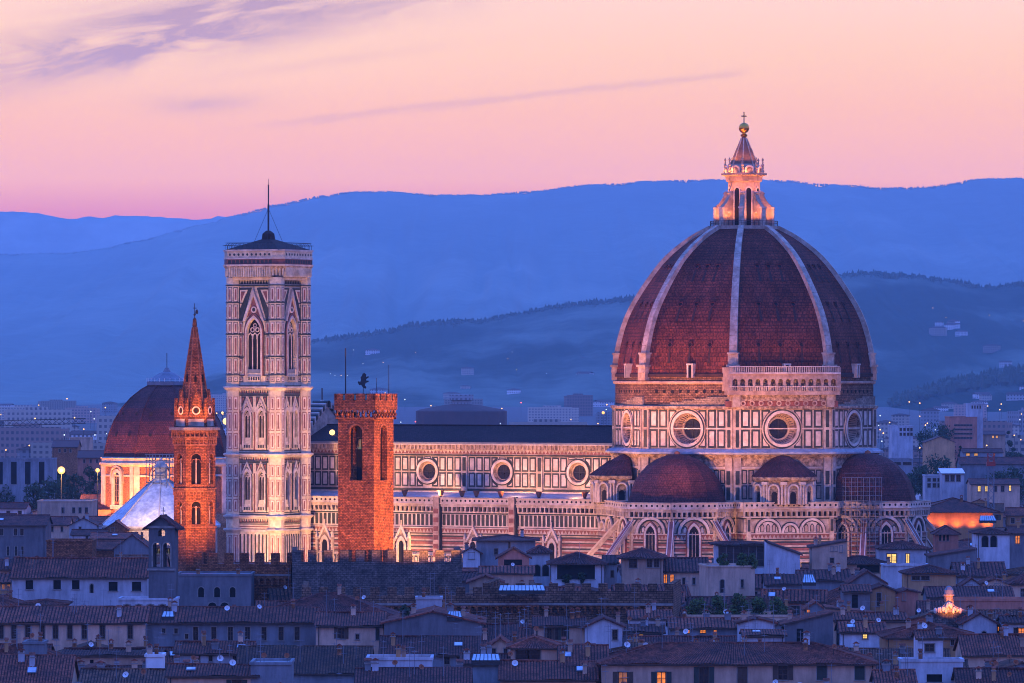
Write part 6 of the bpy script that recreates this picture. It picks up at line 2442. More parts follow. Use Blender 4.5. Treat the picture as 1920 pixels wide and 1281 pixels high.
H('house', 'small cream house with two lit windows in the far town, right', 1845, 1885, 815, 26, 809, 18, 'gx', 'pl_cream', 'far_roof', [(1862, 817, 822, 4, 'l'), (1869, 817, 822, 4, 'l')], pb=826, extras=0)
H('house', 'pale apartment house with broad balconies left of the far orange eaves', 1668, 1712, 862, 24, None, 20, 'flat', 'pl_grey', 'lead', ww((1681, 1701), 866, 872, 16), pb=880, extras=0)
H('villa', 'tall white villa block on the slope above the far town, right', 1819, 1843, 758, 40, None, 25, 'flat', 'pl_white', 'lead', ww((1823, 1828, 1833, 1838), 761, 766, 2.5), pb=770, cat='villa', extras=0)
# --- beyond, left side
H('house', 'flat cream building with a bright white roof edge at left, middle distance', 70, 173, 941, 19, None, 18, 'flat', 'pl_cream', 'lead', ww((118, 138, 150, 162), 951, 962, 5), pb=966, extras=1)
H('apartment_block', 'apartment block with pale vertical balcony strips at far left', -30, 98, 862, 27, None, 18, 'flat', 'pl_grey', 'lead', ww((0, 26, 52, 78), 866, 908, 10, 'v'), pb=912, cat='apartments', extras=0)
H('house', 'red gabled building in the middle distance left of the domed chapel', 98, 145, 838, 25, 826, 18, 'gx', 'brick_pale', 'far_roof', ww((112, 122, 132), 842, 848, 4), pb=860, extras=0)
H('house', 'boxy pale building left of the domed chapel', 131, 168, 822, 28, 808, 18, 'flat', 'pl_cream', 'lead', pb=838, extras=0)
H('house', 'low red building by the chapel wall', 146, 194, 858, 24, 846, 14, 'gx', 'pl_pink', 'far_roof', ww((158, 170, 182), 862, 868, 4), pb=875, extras=0)

H('house', 'low terrace house carrying the green roof garden hedge, right of centre', 1286, 1482, 1157, 14.6, None, 12, 'flat', 'pl_cream', 'lead', pb=1162, extras=0, Y=912)
# ------------------------------------------------------------------ small stone bell gable among the roofs
YB = 930.0
bg_ = at(303, 700, YB)
bg_.z = 0
bgt = thing('bell_gable', 'dark narrow stone bell gable with a small roof and three arched openings', 'bell gable', bg_, radians(-10))
m = MB()
sB = YB / F
w = 50 * sB
zt = zat(986, YB)
z1, z2 = zat(1018, YB), zat(1064, YB)
m.openings(-w / 2, w / 2, 0, zt, [(-1.45, -.25, z2, z1), (.25, 1.45, z2, z1), (-.6, .6, zat(1006, YB), zat(992, YB))], 'pl_stone', t=1.2)
for x in (-.85, .85):
    m.archtop(x, 1.2, z1 - .6, z1 + .05, -.02, 1.0, 'pl_stone')
    m.archband(x, 1.2, 1.6, z2, z1 - .6, .08, 'stone_trim')
m.archtop(0, 1.2, zat(992, YB) - .6, zat(992, YB) + .05, -.02, 1.0, 'pl_stone')
m.slab(-w / 2 - .2, w / 2 + .2, z2 - .5, z2 - .2, .3, 'stone_trim')
m.slab(-w / 2 - .2, w / 2 + .2, zt - .4, zt, .3, 'stone_trim')
m.face([(-w / 2, 0, zt), (w / 2, 0, zt), (0, 0, zt + 1.5)], 'pl_stone')
m.face([(-w / 2, 0, 0), (-w / 2, 2.6, 0), (-w / 2, 2.6, zt), (-w / 2, 0, zt)], 'pl_stone')
m.face([(w / 2, 0, 0), (w / 2, 2.6, 0), (w / 2, 2.6, zt), (w / 2, 0, zt)], 'pl_stone')
m.openings(-w / 2, w / 2, 0, zt, [(-1.45, -.25, z2, z1), (.25, 1.45, z2, z1), (-.6, .6, zat(1006, YB), zat(992, YB))], 'pl_stone', y=2.6, t=-.2)
m.build('wall', bgt)
m = MB()
roof_front(m, w, 2.6, zt, 1.5, .9, 'roof_tile_dark', .5, og=.7)
m.build('roof', bgt)
m = MB()
m.tube((0, 1.2, zt + 1.4), (0, 1.2, zt + 3.0), .05, 'dark_metal', 5)
m.box(-.35, .35, 1.16, 1.24, zt + 2.3, zt + 2.42, 'dark_metal')
m.build('cross', bgt)
for x, z in ((-.85, z1), (.85, z1)):
    m = MB()
    m.lathe([(0, z - .9), (.22, z - 1.0), (.3, z - 1.4), (.48, z - 1.75)], 12, 'gold', cx=x, cy=1.3)
    m.tube((x - .6, 1.3, z - .9), (x + .6, 1.3, z - .9), .06, 'bark', 5)
    m.build('bell', bgt)

# ------------------------------------------------------------------ floodlit sculpted church top at lower right
YS = 880.0
sp_ = at(1779, 1147, YS)
sc = thing('church_pediment', 'carved church pediment crest floodlit orange among the dark roofs at right', 'sculpture', sp_)
m = MB()
m.lathe([(1.0, .0), (.8, .3), (.62, 1.0), (.5, 1.7), (.62, 2.0), (.6, 2.3), (.85, 2.45), (.85, 2.65), (0, 2.75)], 12, 'marble_warm')
for i in range(8):
    a = i * pi / 4
    m.tube((.72 * cos(a), .72 * sin(a), .3), (.58 * cos(a), .58 * sin(a), 2.3), .09, 'carved', 5)
rs = random.Random(5)
for i in range(46):
    a = rs.uniform(-1, 1)
    t = rs.random()
    x = a * (2.9 * (1 - t) ** 2 + .4)
    z = t * 1.5 * (1 - abs(a) * .5)
    m.ball((x, -.6 + rs.uniform(-.4, .3), z), rs.uniform(.12, .3), 'marble_clean', 6, 4, sz=1.7)
for sx in (-1, 1):
    for i in range(10):
        t = i / 10
        m.tube((sx * (.5 + 2.6 * t), -.4, 1.3 - 1.3 * t ** .5), (sx * (.5 + 2.6 * (t + .1)), -.4, 1.3 - 1.3 * (t + .1) ** .5), .13, 'marble_warm', 6)
m.box(-3.2, 3.2, -.2, 1.0, -8, -.1, 'rubble_stone')
m.build('carving', sc)
m = MB()
m.lathe([(.75, 2.72), (.7, 3.3), (.4, 3.8), (0, 4.0)], 12, 'lead')
m.build('cap', sc)
flood('flood_carving', sp_ + Vector((0.8, -5.0, -.6)), sp_ + Vector((0, 0, 1.7)), 4200, (1, .28, .05), 62, .6, .1)

# ------------------------------------------------------------------ glass roofs and terraces
def glass_roof(name, label, px0, px1, py0, py1, Y, n, mat='skylight_glass', tilt=.35):
    p = at((px0 + px1) / 2, py1, Y)
    w = (px1 - px0) * Y / F
    h = (py1 - py0) * Y / F
    o = thing(name, label, 'skylight', p)
    m = MB()
    m.box(-w / 2, w / 2, 0, h * 2.5, -.6, -.02, 'dark_metal')
    m.face([(-w / 2, -.1, 0), (w / 2, -.1, 0), (w / 2 - h * .3, h * 2.4, h * .95), (-w / 2 + h * .3, h * 2.4, h * .95)], mat)
    m.face([(-w / 2, h * 2.5, 0), (w / 2, h * 2.5, 0), (w / 2 - h * .3, h * 2.4, h * .95), (-w / 2 + h * .3, h * 2.4, h * .95)], mat)
    m.build('pane', o)
    m = MB()
    for i in range(n + 1):
        t = i / n
        m.tube((-w / 2 + w * t, -.1, .03), (-w / 2 + h * .3 + (w - h * .6) * t, h * 2.4, h * .95 + .03), .06, 'dark_metal', 4)
    m.build('frame', o)
    return o


glass_roof('skylight', 'long bright blue glass roof lying on the dark battlemented wall', 935, 1022, 1098, 1107, 922, 12)
glass_roof('skylight', 'bright slanted skylight on the mossy roof below the nave', 884, 938, 1227, 1238, 740, 7)
glass_roof('skylight', 'striped glass lean-to between roofs under the cream house', 1505, 1530, 1078, 1092, 1010, 5)
glass_roof('skylight', 'small white glass pyramid roof at right below the orange eaves', 1837, 1868, 967, 976, 1330, 7)
glass_roof('skylight', 'pale slanted skylight beside the stone gable, centre', 838, 866, 1147, 1157, 838, 5)
glass_roof('skylight', 'two pale tilted skylight boxes right of the ochre attic', 1762, 1790, 1077, 1087, 1052, 3)
glass_roof('skylight', 'bright skylight strip set in the long palace roof', 303, 326, 1147, 1156, 846, 3)
glass_roof('skylight', 'blue glass roof tilted beside the palazzo with orange eaves', 1752, 1790, 951, 963, 1360, 5)

# ------------------------------------------------------------------ trees
def tree(name, label, px, pytop, Y, crown_w, crown_h, seed, mat='leaf', conic=False, group=None, dense=420, cat='tree', zb=0.0):
    base = at(px, 700, Y)
    base.z = zb
    zt = zat(pytop, Y) - zb
    o = thing(name, label, cat, base, 0, group)
    r = random.Random(seed)
    m = MB()
    zc = zt - crown_h
    m.tube((0, 0, -.2), (r.uniform(-.2, .2), 0, zc + crown_h * .25), max(.12, crown_w * .05), 'bark', 8, crown_w * .03)
    for i in range(6):
        a = r.uniform(0, 2 * pi)
        z0 = zc + crown_h * r.uniform(-.05, .3)
        m.tube((0, 0, z0), (crown_w * .33 * cos(a), crown_w * .33 * sin(a), z0 + crown_h * r.uniform(.2, .45)), crown_w * .02, 'bark', 5, crown_w * .008)
    m.build('trunk', o)
    m = MB()
    C = []
    for i in range(14):
        t = r.random()
        rad = crown_w / 2 * ((1 - t) * .95 + .05 if conic else sqrt(max(0, 1 - (2 * t - 1) ** 2)) * r.uniform(.45, .9))
        a = r.uniform(0, 2 * pi)
        C.append((rad * cos(a) * r.uniform(.3, 1), rad * sin(a) * r.uniform(.3, 1), zc + crown_h * t, crown_w * r.uniform(.13, .24) * (1 - .6 * t if conic else 1)))
    ls = max(.16, Y * .00022)
    for i in range(dense):
        cx, cy, cz, cr = r.choice(C)
        d = Vector((r.gauss(0, 1), r.gauss(0, 1), r.gauss(0, 1))).normalized() * cr * r.uniform(.5, 1.05)
        p = Vector((cx, cy, cz)) + d
        u = Vector((r.gauss(0, 1), r.gauss(0, 1), r.gauss(0, 1))).normalized()
        v = u.orthogonal().normalized()
        l = ls * r.uniform(.7, 1.5)
        m.face([p - u * l, p + v * l * .55, p + u * l, p - v * l * .55], mat if r.random() < .7 else 'leaf_dark')
    m.build('crown', o)
    return o


for i, (px, py, cw, chh, lab) in enumerate((
        (1308, 1128, 3.6, 3.2, 'leftmost rounded bush of the roof garden hedge right of centre'),
        (1342, 1124, 4.2, 3.4, 'large bush of the roof garden hedge below the blank tower house'),
        (1384, 1120, 3.6, 3.4, 'tallest bush of the roof garden hedge, beside a white wall'),
        (1420, 1127, 4.0, 3.8, 'wide dark bush of the roof garden hedge right of the white chairs'),
        (1458, 1126, 4.4, 4.0, 'rightmost and broadest bush of the roof garden hedge'))):
    tree('bush', lab, px, py, 917 + 3 * (i % 2), cw * 1.12, chh, 60 + i, dense=1500, cat='bush', zb=14.3)
for i, (px, lab) in enumerate(((1357, 'clipped round shrub at the left of the penthouse roof terrace'), (1392, 'middle clipped shrub hedge on the roof terrace before dark glass'), (1412, 'right clipped shrub on the roof terrace before dark glass'))):
    tree('shrub', lab, px, 1042, 1069, 2.8, 2.2, 80 + i, dense=700, cat='shrub', zb=18.0)
for i, (px, py, lab) in enumerate(((1062, 1078, 'pot plants crowding the loggia parapet, left clump'), (1090, 1076, 'leafy clump on the loggia parapet, right clump'), (757, 1138, 'dark shrub on the stone gable roof beside the pale hut'), (808, 1134, 'red leaved potted shrub on the pale rooftop hut'))):
    tree('shrub', lab, px, py, 1104 if i < 2 else (840 if i == 2 else 863), 1.9, 1.5, 90 + i, dense=300, cat='shrub', mat='leaf_dark' if i < 3 else 'leaf', zb=(13.5 if i < 2 else 17.5))
for i, (px, py, Y, cw, chh, con) in enumerate((
        (20, 893, 1850, 11, 11, 0), (48, 886, 1900, 12, 11, 0), (78, 888, 1880, 11, 10, 0), (112, 890, 1900, 12, 10, 0), (142, 896, 1850, 10, 9, 0), (166, 882, 1950, 10, 12, 0),
        (8, 905, 1800, 9, 8, 0), (98, 906, 1790, 11, 8, 0), (62, 908, 1770, 9, 8, 0))):
    tree('tree', 'dark round tree in the wooded patch left of the domed chapel', px, py, Y, cw, chh, 100 + i, 'leaf_dark', group='trees left of the domed chapel', dense=1100)
for i, (px, py, Y, cw, chh, con) in enumerate((
        (1760, 806, 2600, 26, 14, 0), (1776, 808, 2620, 18, 13, 0), (1742, 812, 2580, 14, 11, 0), (1893, 796, 2700, 8, 26, 1), (1752, 858, 2050, 14, 12, 0), (1770, 862, 2000, 12, 10, 0),
        (1900, 884, 1900, 14, 12, 0), (1870, 888, 1880, 12, 10, 0), (1715, 872, 1950, 10, 9, 0), (1800, 838, 2250, 5, 12, 1), (1905, 850, 2300, 9, 12, 0), (1730, 880, 1850, 9, 9, 0))):
    tree('cypress' if con else 'tree', 'tall dark cypress in the far town right of the dome' if con else 'dark round tree in the far town right of the dome', px, py, Y, cw, chh, 130 + i, 'leaf_dark', bool(con),
         'cypresses right of the dome' if con else 'trees right of the dome', dense=1000)

# ------------------------------------------------------------------ cranes
def lattice(m, p, q, w, mat, n):
    p, q = Vector(p), Vector(q)
    d = (q - p).normalized()
    u = Vector((0, 1, 0)) if abs(d.y) < .9 else Vector((1, 0, 0))
    v = d.cross(u).normalized()
    C = [u * w + v * w, u * w - v * w, -u * w - v * w, -u * w + v * w]
    for c in C:
        m.tube(p + c, q + c, w * .16, mat, 4)
    for i in range(n):
        a, b = p.lerp(q, i / n), p.lerp(q, (i + 1) / n)
        for j in range(4):
            m.tube(a + C[j], b + C[(j + 1) % 4], w * .1, mat, 4)


c1 = at(1858, 700, 1480)
c1.z = 0
cr = thing('tower_crane', 'lattice crane mast with a red top at right beyond the cathedral', 'crane', c1)
m = MB()
lattice(m, (0, 0, 0), (0, 0, zat(872, 1480)), .75, 'lead', 16)
m.build('mast', cr)
m = MB()
lattice(m, (0, 0, zat(872, 1480)), (0, 0, zat(850, 1480)), .8, 'red_paint', 3)
m.box(-1.1, 1.1, -1, 1, zat(874, 1480), zat(866, 1480), 'red_paint')
m.build('cab', cr)
c2 = at(-60, 700, 1700)
c2.z = 0
cr = thing('tower_crane', 'long dark crane jib reaching in from the left edge', 'crane', c2)
m = MB()
zj = zat(797, 1700)
lattice(m, (0, 0, 0), (0, 0, zj), .9, 'dark_metal', 18)
m.build('mast', cr)
m = MB()
lattice(m, (-8, 0, zj), (xat(160, 1700) - c2.x, 0, zj + 1.2), .75, 'dark_metal', 22)
m.build('jib', cr)

# scaffolding on the east flank of the cathedral
scf = thing('scaffolding', 'tall grey scaffolding climbing between the two half domes', 'scaffolding', (0, 0, 0))
scf.matrix_world = MD @ plane(SE_, 27.8) @ Matrix.Translation((15.8, -9.0, 0))
m = MB()
for i in range(7):
    for j in range(2):
        m.tube((-4.2 + i * 1.4, j * 1.6, 0), (-4.2 + i * 1.4, j * 1.6, 31), .055, 'lead', 4)
for k in range(16):
    z = 1 + k * 2.0
    for j in range(2):
        m.tube((-4.4, j * 1.6, z), (4.4, j * 1.6, z), .05, 'lead', 4)
        m.tube((-4.4, j * 1.6, z + 1), (4.4, j * 1.6, z + 1), .035, 'lead', 4)
    m.box(-4.3, 4.3, .2, 1.4, z - .1, z - .04, 'bark')
m.build('frame', scf)

# ------------------------------------------------------------------ filling the town between the houses above
LANDB = [(560, 1790, 1225, 1056), (420, 600, 1300, 1042), (322, 408, 1005, 1062), (355, 550, 1000, 1118), (545, 870, 985, 1108), (560, 1015, 915, 1146), (900, 1265, 940, 1168),
         (196, 335, 1375, 998), (185, 430, 1625, 968), (262, 350, 925, 1146), (1290, 1480, 905, 1160), (1750, 1812, 872, 1152)]
ANCH = [(-80, 'left edge'), (60, 'dark palazzo'), (140, 'long cream palace'), (250, 'loggia building'), (303, 'small bell gable'), (365, 'spire tower'), (450, 'brick battlements'), (505, 'marble bell tower'),
        (600, 'mossy roof'), (690, 'brick tower'), (810, 'stone gable'), (900, 'bright skylight'), (1000, 'glazed attic house'), (1090, 'shaded loggia villa'), (1205, 'square villa'),
        (1265, 'left half dome'), (1370, 'blank tower house'), (1400, 'roof garden hedge'), (1470, 'big white wall'), (1555, 'scaffolded wall'), (1650, 'ochre gable'), (1700, 'lit yellow windows'),
        (1745, 'shuttered tower house'), (1779, 'floodlit pediment'), (1860, 'twin arched loggia'), (1930, 'right edge')]
USED = set(h['label'] for h in HOUSES)
fr = random.Random(77)
COLS = [('cream', 'pl_cream'), ('white', 'pl_white'), ('grey', 'pl_grey'), ('ochre', 'pl_ochre'), ('stone', 'pl_stone'), ('pink', 'pl_pink')]
ROOFW = {'gx': ['long tile roof', 'red tile roof', 'plain tile roof', 'low tile roof'], 'gy': ['broad front gable', 'steep front gable', 'small front gable'], 'hip': ['hipped roof', 'low hipped roof', 'red hipped roof']}
MAN = list(HOUSES)


def allowed(px0, px1, Y):
    a = 0
    for h in MAN:
        if h['Y'] > Y and h['px0'] < px1 and h['px1'] > px0:
            a = max(a, h['pb'])
    for p0, p1, yy, pb in LANDB:
        if yy > Y and p0 < px1 and p1 > px0:
            a = max(a, pb)
    return a


def clash(x0, x1, y0, y1):
    for h in HOUSES:
        if h['x'] - h['w'] / 2 - .3 < x1 and h['x'] + h['w'] / 2 + .3 > x0 and h['Y'] - .8 < y1 and h['Y'] + h['dep'] + .8 > y0:
            return True
    return False


def fill_row(Y, pa, pb_, zlo, zhi, wlo, whi, tiles=True, where='', prob=1.0):
    x, xe = xat(pa, Y), xat(pb_, Y)
    while x < xe:
        w = fr.uniform(wlo, whi)
        dep = fr.uniform(8, 12)
        px0, px1 = x / Y * F + 960, (x + w) / Y * F + 960
        a = allowed(px0, px1, Y)
        zmax = zat(a, Y) if a else 99
        rise = fr.uniform(1.2, 2.2)
        ze = min(fr.uniform(zlo, zhi), zmax - rise - .3)
        if ze > 5 and fr.random() < prob and not clash(x, x + w, Y, Y + dep):
            roof = fr.choice(('gx', 'gx', 'gx', 'hip', 'gy'))
            cn, cm = fr.choice(COLS)
            pc = (px0 + px1) / 2
            near = sorted(ANCH, key=lambda t: abs(t[0] - pc))
            lab = None
            for tries in range(60):
                an = near[min(tries // 12, 3)]
                side = 'left of' if pc < an[0] - 8 else ('right of' if pc > an[0] + 8 else 'near')
                lab = f"{cn} house, {fr.choice(ROOFW[roof])}, {where}, {side} the {an[1]}"
                if lab not in USED: break
            USED.add(lab)
            pe = HZ + (EYE - ze) * F / Y
            s = Y / F
            wins = []
            if roof != 'gy' and w > 6:
                n = int(w / 3.2)
                for k in range(n):
                    if fr.random() < .8:
                        lit = fr.random() < .05
                        wins.append((px0 + (k + .5) * (px1 - px0) / n, pe + .9 / s, pe + 2.3 / s, .95 / s, ('o' if lit else 'd') + ('s' if fr.random() < .5 else '')))
            house('house', lab, px0, px1, pe, ze, None, dep, roof, cm, fr.choice(('roof_tile', 'roof_tile', 'roof_tile_dark', 'roof_tile_moss')), wins, rot=fr.uniform(-7, 7), Y=Y, rise=rise,
                  extras=fr.choice((1, 2, 3)) if Y < 1250 else 1, tiles=tiles, group='tiled houses filling the old town', seed=fr.randint(0, 99999))
            x += w + fr.uniform(.5, 2.5)
        else:
            x += 4.0


for Y, wh in ((705, 'in the nearest rows'), (728, 'in the nearest rows'), (752, 'in the near rows'), (778, 'in the near rows'), (806, 'in the near rows'), (836, 'in the middle rows'), (866, 'in the middle rows'), (898, 'in the middle rows'),
              (932, 'in the middle rows'), (968, 'among the farther roofs'), (1004, 'among the farther roofs'), (1040, 'among the farther roofs'), (1076, 'in the back rows'), (1112, 'in the back rows'), (1150, 'in the back rows'), (1186, 'in the last row')):
    fill_row(Y, -40, 1960, 11.5, 15.5, 8, 15, where=wh)
for Y, wh in ((1240, 'before the baptistery'), (1290, 'before the baptistery'), (1345, 'beside the baptistery'), (1430, 'beyond the baptistery'), (1490, 'beyond the baptistery'), (1560, 'beyond the baptistery'), (1640, 'near the domed chapel'), (1730, 'near the domed chapel')):
    fill_row(Y, -40, 330 if Y < 1300 else 180, 12, 17, 9, 16, False, wh)
for Y, wh in ((1240, 'right behind the apse'), (1290, 'right behind the apse'), (1345, 'past the apse'), (1430, 'past the apse'), (1500, 'past the apse'), (1580, 'past the dome'), (1670, 'past the dome')):
    fill_row(Y, 1775 if Y < 1400 else 1690, 1960, 12, 17, 9, 17, False, wh)

# ------------------------------------------------------------------ the hazy town out to the hills
def far_block(w, d, h, roof, wall, top):
    m = MB()
    m.box(-w / 2, w / 2, 0, d, 0, h, wall, top=top, skip='u')
    if roof == 'hip':
        roof_hip(m, w, d, h, min(w, d) * .16, .6, top, None)
    elif roof == 'gx':
        roof_gable(m, w, d, h, d * .16, .6, top, None)
    else:
        m.box(-w * .2, w * .15, d * .3, d * .7, h, h + 2.6, wall, top=top)
        m.box(-w / 2, w / 2, 0, .4, h, h + .9, wall, top=top)
    return m.mesh('far_building')


FAR = {}
fc = random.Random(99)
for cn, cm in (('cream', 'far_cream'), ('white', 'far_white'), ('pinkish', 'far_pink'), ('grey', 'far_grey')):
    for kind in ('house', 'block'):
        for v in range(3):
            if kind == 'house':
                FAR[(cn, kind, v)] = far_block(fc.uniform(14, 24), fc.uniform(10, 14), fc.uniform(9, 14), fc.choice(('hip', 'gx')), cm, 'far_roof')
            else:
                FAR[(cn, kind, v)] = far_block(fc.uniform(26, 55), fc.uniform(12, 18), fc.uniform(15, 25), 'flat', cm, 'far_roof_flat')


def far_town(pa, pb_, Ys, region, pblock, gap, limit):
    n = 0
    for Y in Ys:
        x, xe = xat(pa, Y), xat(pb_, Y)
        x += fc.uniform(0, 20)
        while x < xe and n < limit:
            kind = 'block' if fc.random() < pblock else 'house'
            cn = fc.choice(('cream', 'white', 'pinkish', 'grey', 'cream'))
            me = FAR[(cn, kind, fc.randint(0, 2))]
            w = max(v.co.x for v in me.vertices) * 2
            yy = Y + fc.uniform(-.03, .03) * Y
            hh = max(v.co.z for v in me.vertices) * 1.2
            al = allowed(x / yy * F + 955, (x + w) / yy * F + 965, yy)
            if not clash(x, x + w, yy, yy + 18) and (not al or zat(al, yy) > hh):
                o = link('apartment_block' if kind == 'block' else 'town_house', me)
                o.location = (x + w / 2, yy, 0)
                o.rotation_euler = (0, 0, fc.uniform(-.5, .5))
                o.scale = (1, 1, fc.uniform(.8, 1.2))
                what = 'flat roofed block' if kind == 'block' else 'small tiled house'
                tag(o, f'{cn} {what} in the hazy far town {region}', 'apartments' if kind == 'block' else 'house', f'{cn} {what}s of the far town {region}')
                n += 1
            x += w + fc.uniform(*gap) * (Y / 2500)


far_town(-30, 432, (2000, 2150, 2330, 2550, 2800, 3150, 3600, 4200, 5000, 6200, 8000), 'left of the bell tower', .35, (2, 22), 175)
far_town(575, 1175, (2900, 3300, 3850, 4600, 5700, 7400), 'above the nave roof', .5, (6, 36), 120)
far_town(1640, 1945, (1780, 1900, 2050, 2200, 2400, 2650, 2950, 3350, 3900, 4700, 6000), 'right of the dome', .3, (2, 18), 190)

# villas on the slopes
hv = random.Random(12)


def on_hill(crest, Yc, Yb, px, t, sag=1.0):
    Y = Yb + (Yc - Yb) * t
    return Vector((xat(px, Y * .35 + Yc * .65), Y, zat(interp(crest, px), Yc) * t ** sag - 3 - 2 * (1 - t)))


for i in range(46):
    if i < 30:
        px, t, args = hv.uniform(600, 1900), hv.random() ** 1.6 * .75, (CREST_MID, 13000, 9200)
        if 1140 < px < 1640: continue
        p = on_hill(*args, px, t, 1.1)
    elif i < 38:
        p = on_hill(CREST_NEAR, 9300, 8000, hv.uniform(1690, 1900), hv.uniform(.1, .6))
    else:
        p = on_hill(CREST_MID, 13000, 9200, hv.uniform(1676, 1730), hv.uniform(.50, .62), 1.1)
    o = link('hill_villa', FAR[(hv.choice(('white', 'cream', 'white')), 'house', hv.randint(0, 2))])
    o.location = p
    o.rotation_euler = (0, 0, hv.uniform(-.6, .6))
    o.scale = (hv.uniform(.8, 1.4),) * 3
    side = 'left' if o.location.x < xat(1150, o.location.y) else 'right'
    tag(o, f'tiny pale villa on the wooded slope {side} of the dome', 'villa', f'villas on the slope {side} of the dome')
wt = thing('water_tower', 'drum shaped tower standing on a wide hall, far above the nave', 'tower', at(865, 700, 4300) * 1.0)
wt.location.z = 0
m = MB()
m.lathe([(7, 0), (7, zat(752, 4300)), (9.0, zat(750, 4300)), (9.0, zat(740, 4300)), (0, zat(739.5, 4300))], 16, 'far_grey')
m.build('drum', wt)
m = MB()
m.lathe([(34, 0), (34, zat(771, 4300)), (31, zat(768, 4300)), (14, zat(760, 4300)), (7, zat(758, 4300))], 20, 'far_roof')
m.build('hall', wt)

# ------------------------------------------------------------------ lamps of the town
def lamp_mesh(mat, h, r):
    m = MB()
    m.tube((0, 0, 0), (0, 0, h), .12, 'dark_metal', 5)
    m.ball((0, 0, h), r, mat, 8, 6)
    return m.mesh('street_lamp')


def big_lamp(px, py, Y, r, lab, mat='lamp_amber', power=0):
    p = at(px, py, Y)
    o = thing('street_lamp', lab, 'street lamp', (p.x, p.y, 0))
    m = MB()
    m.tube((0, 0, 0), (0, 0, p.z - r), .25, 'dark_metal', 6, .12)
    m.build('pole', o)
    m = MB()
    m.ball((0, 0, p.z), r, mat, 14, 10)
    b = m.build('lamp', o)


big_lamp(115, 882, 1735, 1.15, 'dazzling amber street lamp at far left among dark trees')
big_lamp(183, 882, 1600, .6, 'smaller amber street lamp touching the left of the orange chapel drum')
big_lamp(424, 790, 2500, 1.5, 'dazzling tall lamp just left of the marble bell tower', 'lamp_white')
big_lamp(1131, 774, 3900, 1.0, 'single bright amber lamp far off left of the great dome')
big_lamp(417, 774, 2900, .6, 'small twin lamp above the dazzling lamp by the bell tower, left one', 'lamp_white')
big_lamp(610, 772, 2900, .6, 'amber lamp peeping over the cathedral front gable')
LAMPS = {}
lr = random.Random(4)
for (pa, pb_, region, n) in ((0, 430, 'left of the bell tower', 38), (582, 1150, 'above the nave roof', 55), (1642, 1920, 'right of the dome', 40)):
    for i in range(n):
        Y = 1 / lr.uniform(1 / 6200.0, 1 / 2300.0)
        px = lr.uniform(pa, pb_)
        kind = lr.choice(('lamp_dot', 'lamp_dot', 'lamp_dot', 'lamp_dot_white', 'lamp_red' if lr.random() < .15 else 'lamp_dot'))
        key = (kind, int(Y / 1000))
        if key not in LAMPS:
            LAMPS[key] = lamp_mesh(kind, 9.0 + key[1], .10 * key[1] + .08)
        o = link('street_lamp', LAMPS[key])
        o.location = (xat(px, Y), Y, lr.uniform(0, 14))
        cn = {'lamp_dot': 'amber', 'lamp_dot_white': 'cool white', 'lamp_red': 'red'}[kind]
        tag(o, f'tiny {cn} light in the hazy far town {region}', 'street lamp', f'{cn} lights {region}')
for i in range(34):
    px = lr.uniform(590, 1900)
    if 1140 < px < 1640: continue
    p = on_hill(CREST_MID, 13000, 9200, px, lr.uniform(.02, .7), 1.1)
    key = ('lamp_dot' if i % 3 else 'lamp_dot_white', 6)
    if key not in LAMPS: LAMPS[key] = lamp_mesh(key[0], 15, .65)
    o = link('street_lamp', LAMPS[key])
    o.location = p
    tag(o, 'tiny light on the dark hillside above the far town', 'street lamp', 'lights on the hillside')

# ------------------------------------------------------------------ floodlights of the monuments
WARM = (1.0, 0.42, 0.15)
PINK = (1.0, 0.44, 0.18)
ORANGE = (1.0, 0.33, 0.06)


def dl(x, y, z):
    return MD @ Vector((x, y, z))


def bl(x, y, z):
    return MBT @ Vector((x, y, z))


# nave and aisle, from the square
for i, x in enumerate((-98, -78, -58, -38)):
    flood('flood_nave', dl(x, -62, 6), dl(x + 2, -15, 24), 42000 if i < 2 else 54000, PINK, 70, .9, 1.0)
for x in (-90, -70, -50, -34):   # from the aisle roof up the clerestory
    flood('flood_clerestory', dl(x, -19.0, 26.2), dl(x, -10.6, 33), 9500, PINK, 150, .9, .3)
# apses
flood('flood_apse', dl(-30, -62, 6), dl(-16, -30, 20), 60000, PINK, 70, .9, 1.0)
flood('flood_apse', dl(0, -85, 6), dl(0, -42, 18), 50000, PINK, 70, .9, 1.0)
flood('flood_apse', dl(34, -64, 6), dl(23, -26, 18), 62000, PINK, 70, .9, 1.0)
flood('flood_apse', dl(70, -34, 6), dl(40, -5, 16), 40000, PINK, 70, .9, 1.0)
# drum and gallery, from unseen spots hung far off above the house roofs
for x, y, tx, ty, e in ((-48, -92, -10, -26, 260000), (10, -104, 6, -26, 260000), (62, -78, 20, -18, 230000)):
    flood('flood_drum', dl(x, y, 22), dl(tx, ty, 45), e * .62, WARM, 25, .8, .8)
# shell of the dome: a wash from lower left
flood('flood_dome', dl(-52, -62, 20), dl(-8, -20, 62), 330000, (1, .34, .16), 45, .9, 1.0)
flood('flood_dome', dl(22, -80, 14), dl(4, -20, 60), 180000, (1, .34, .18), 45, .9, 1.0)
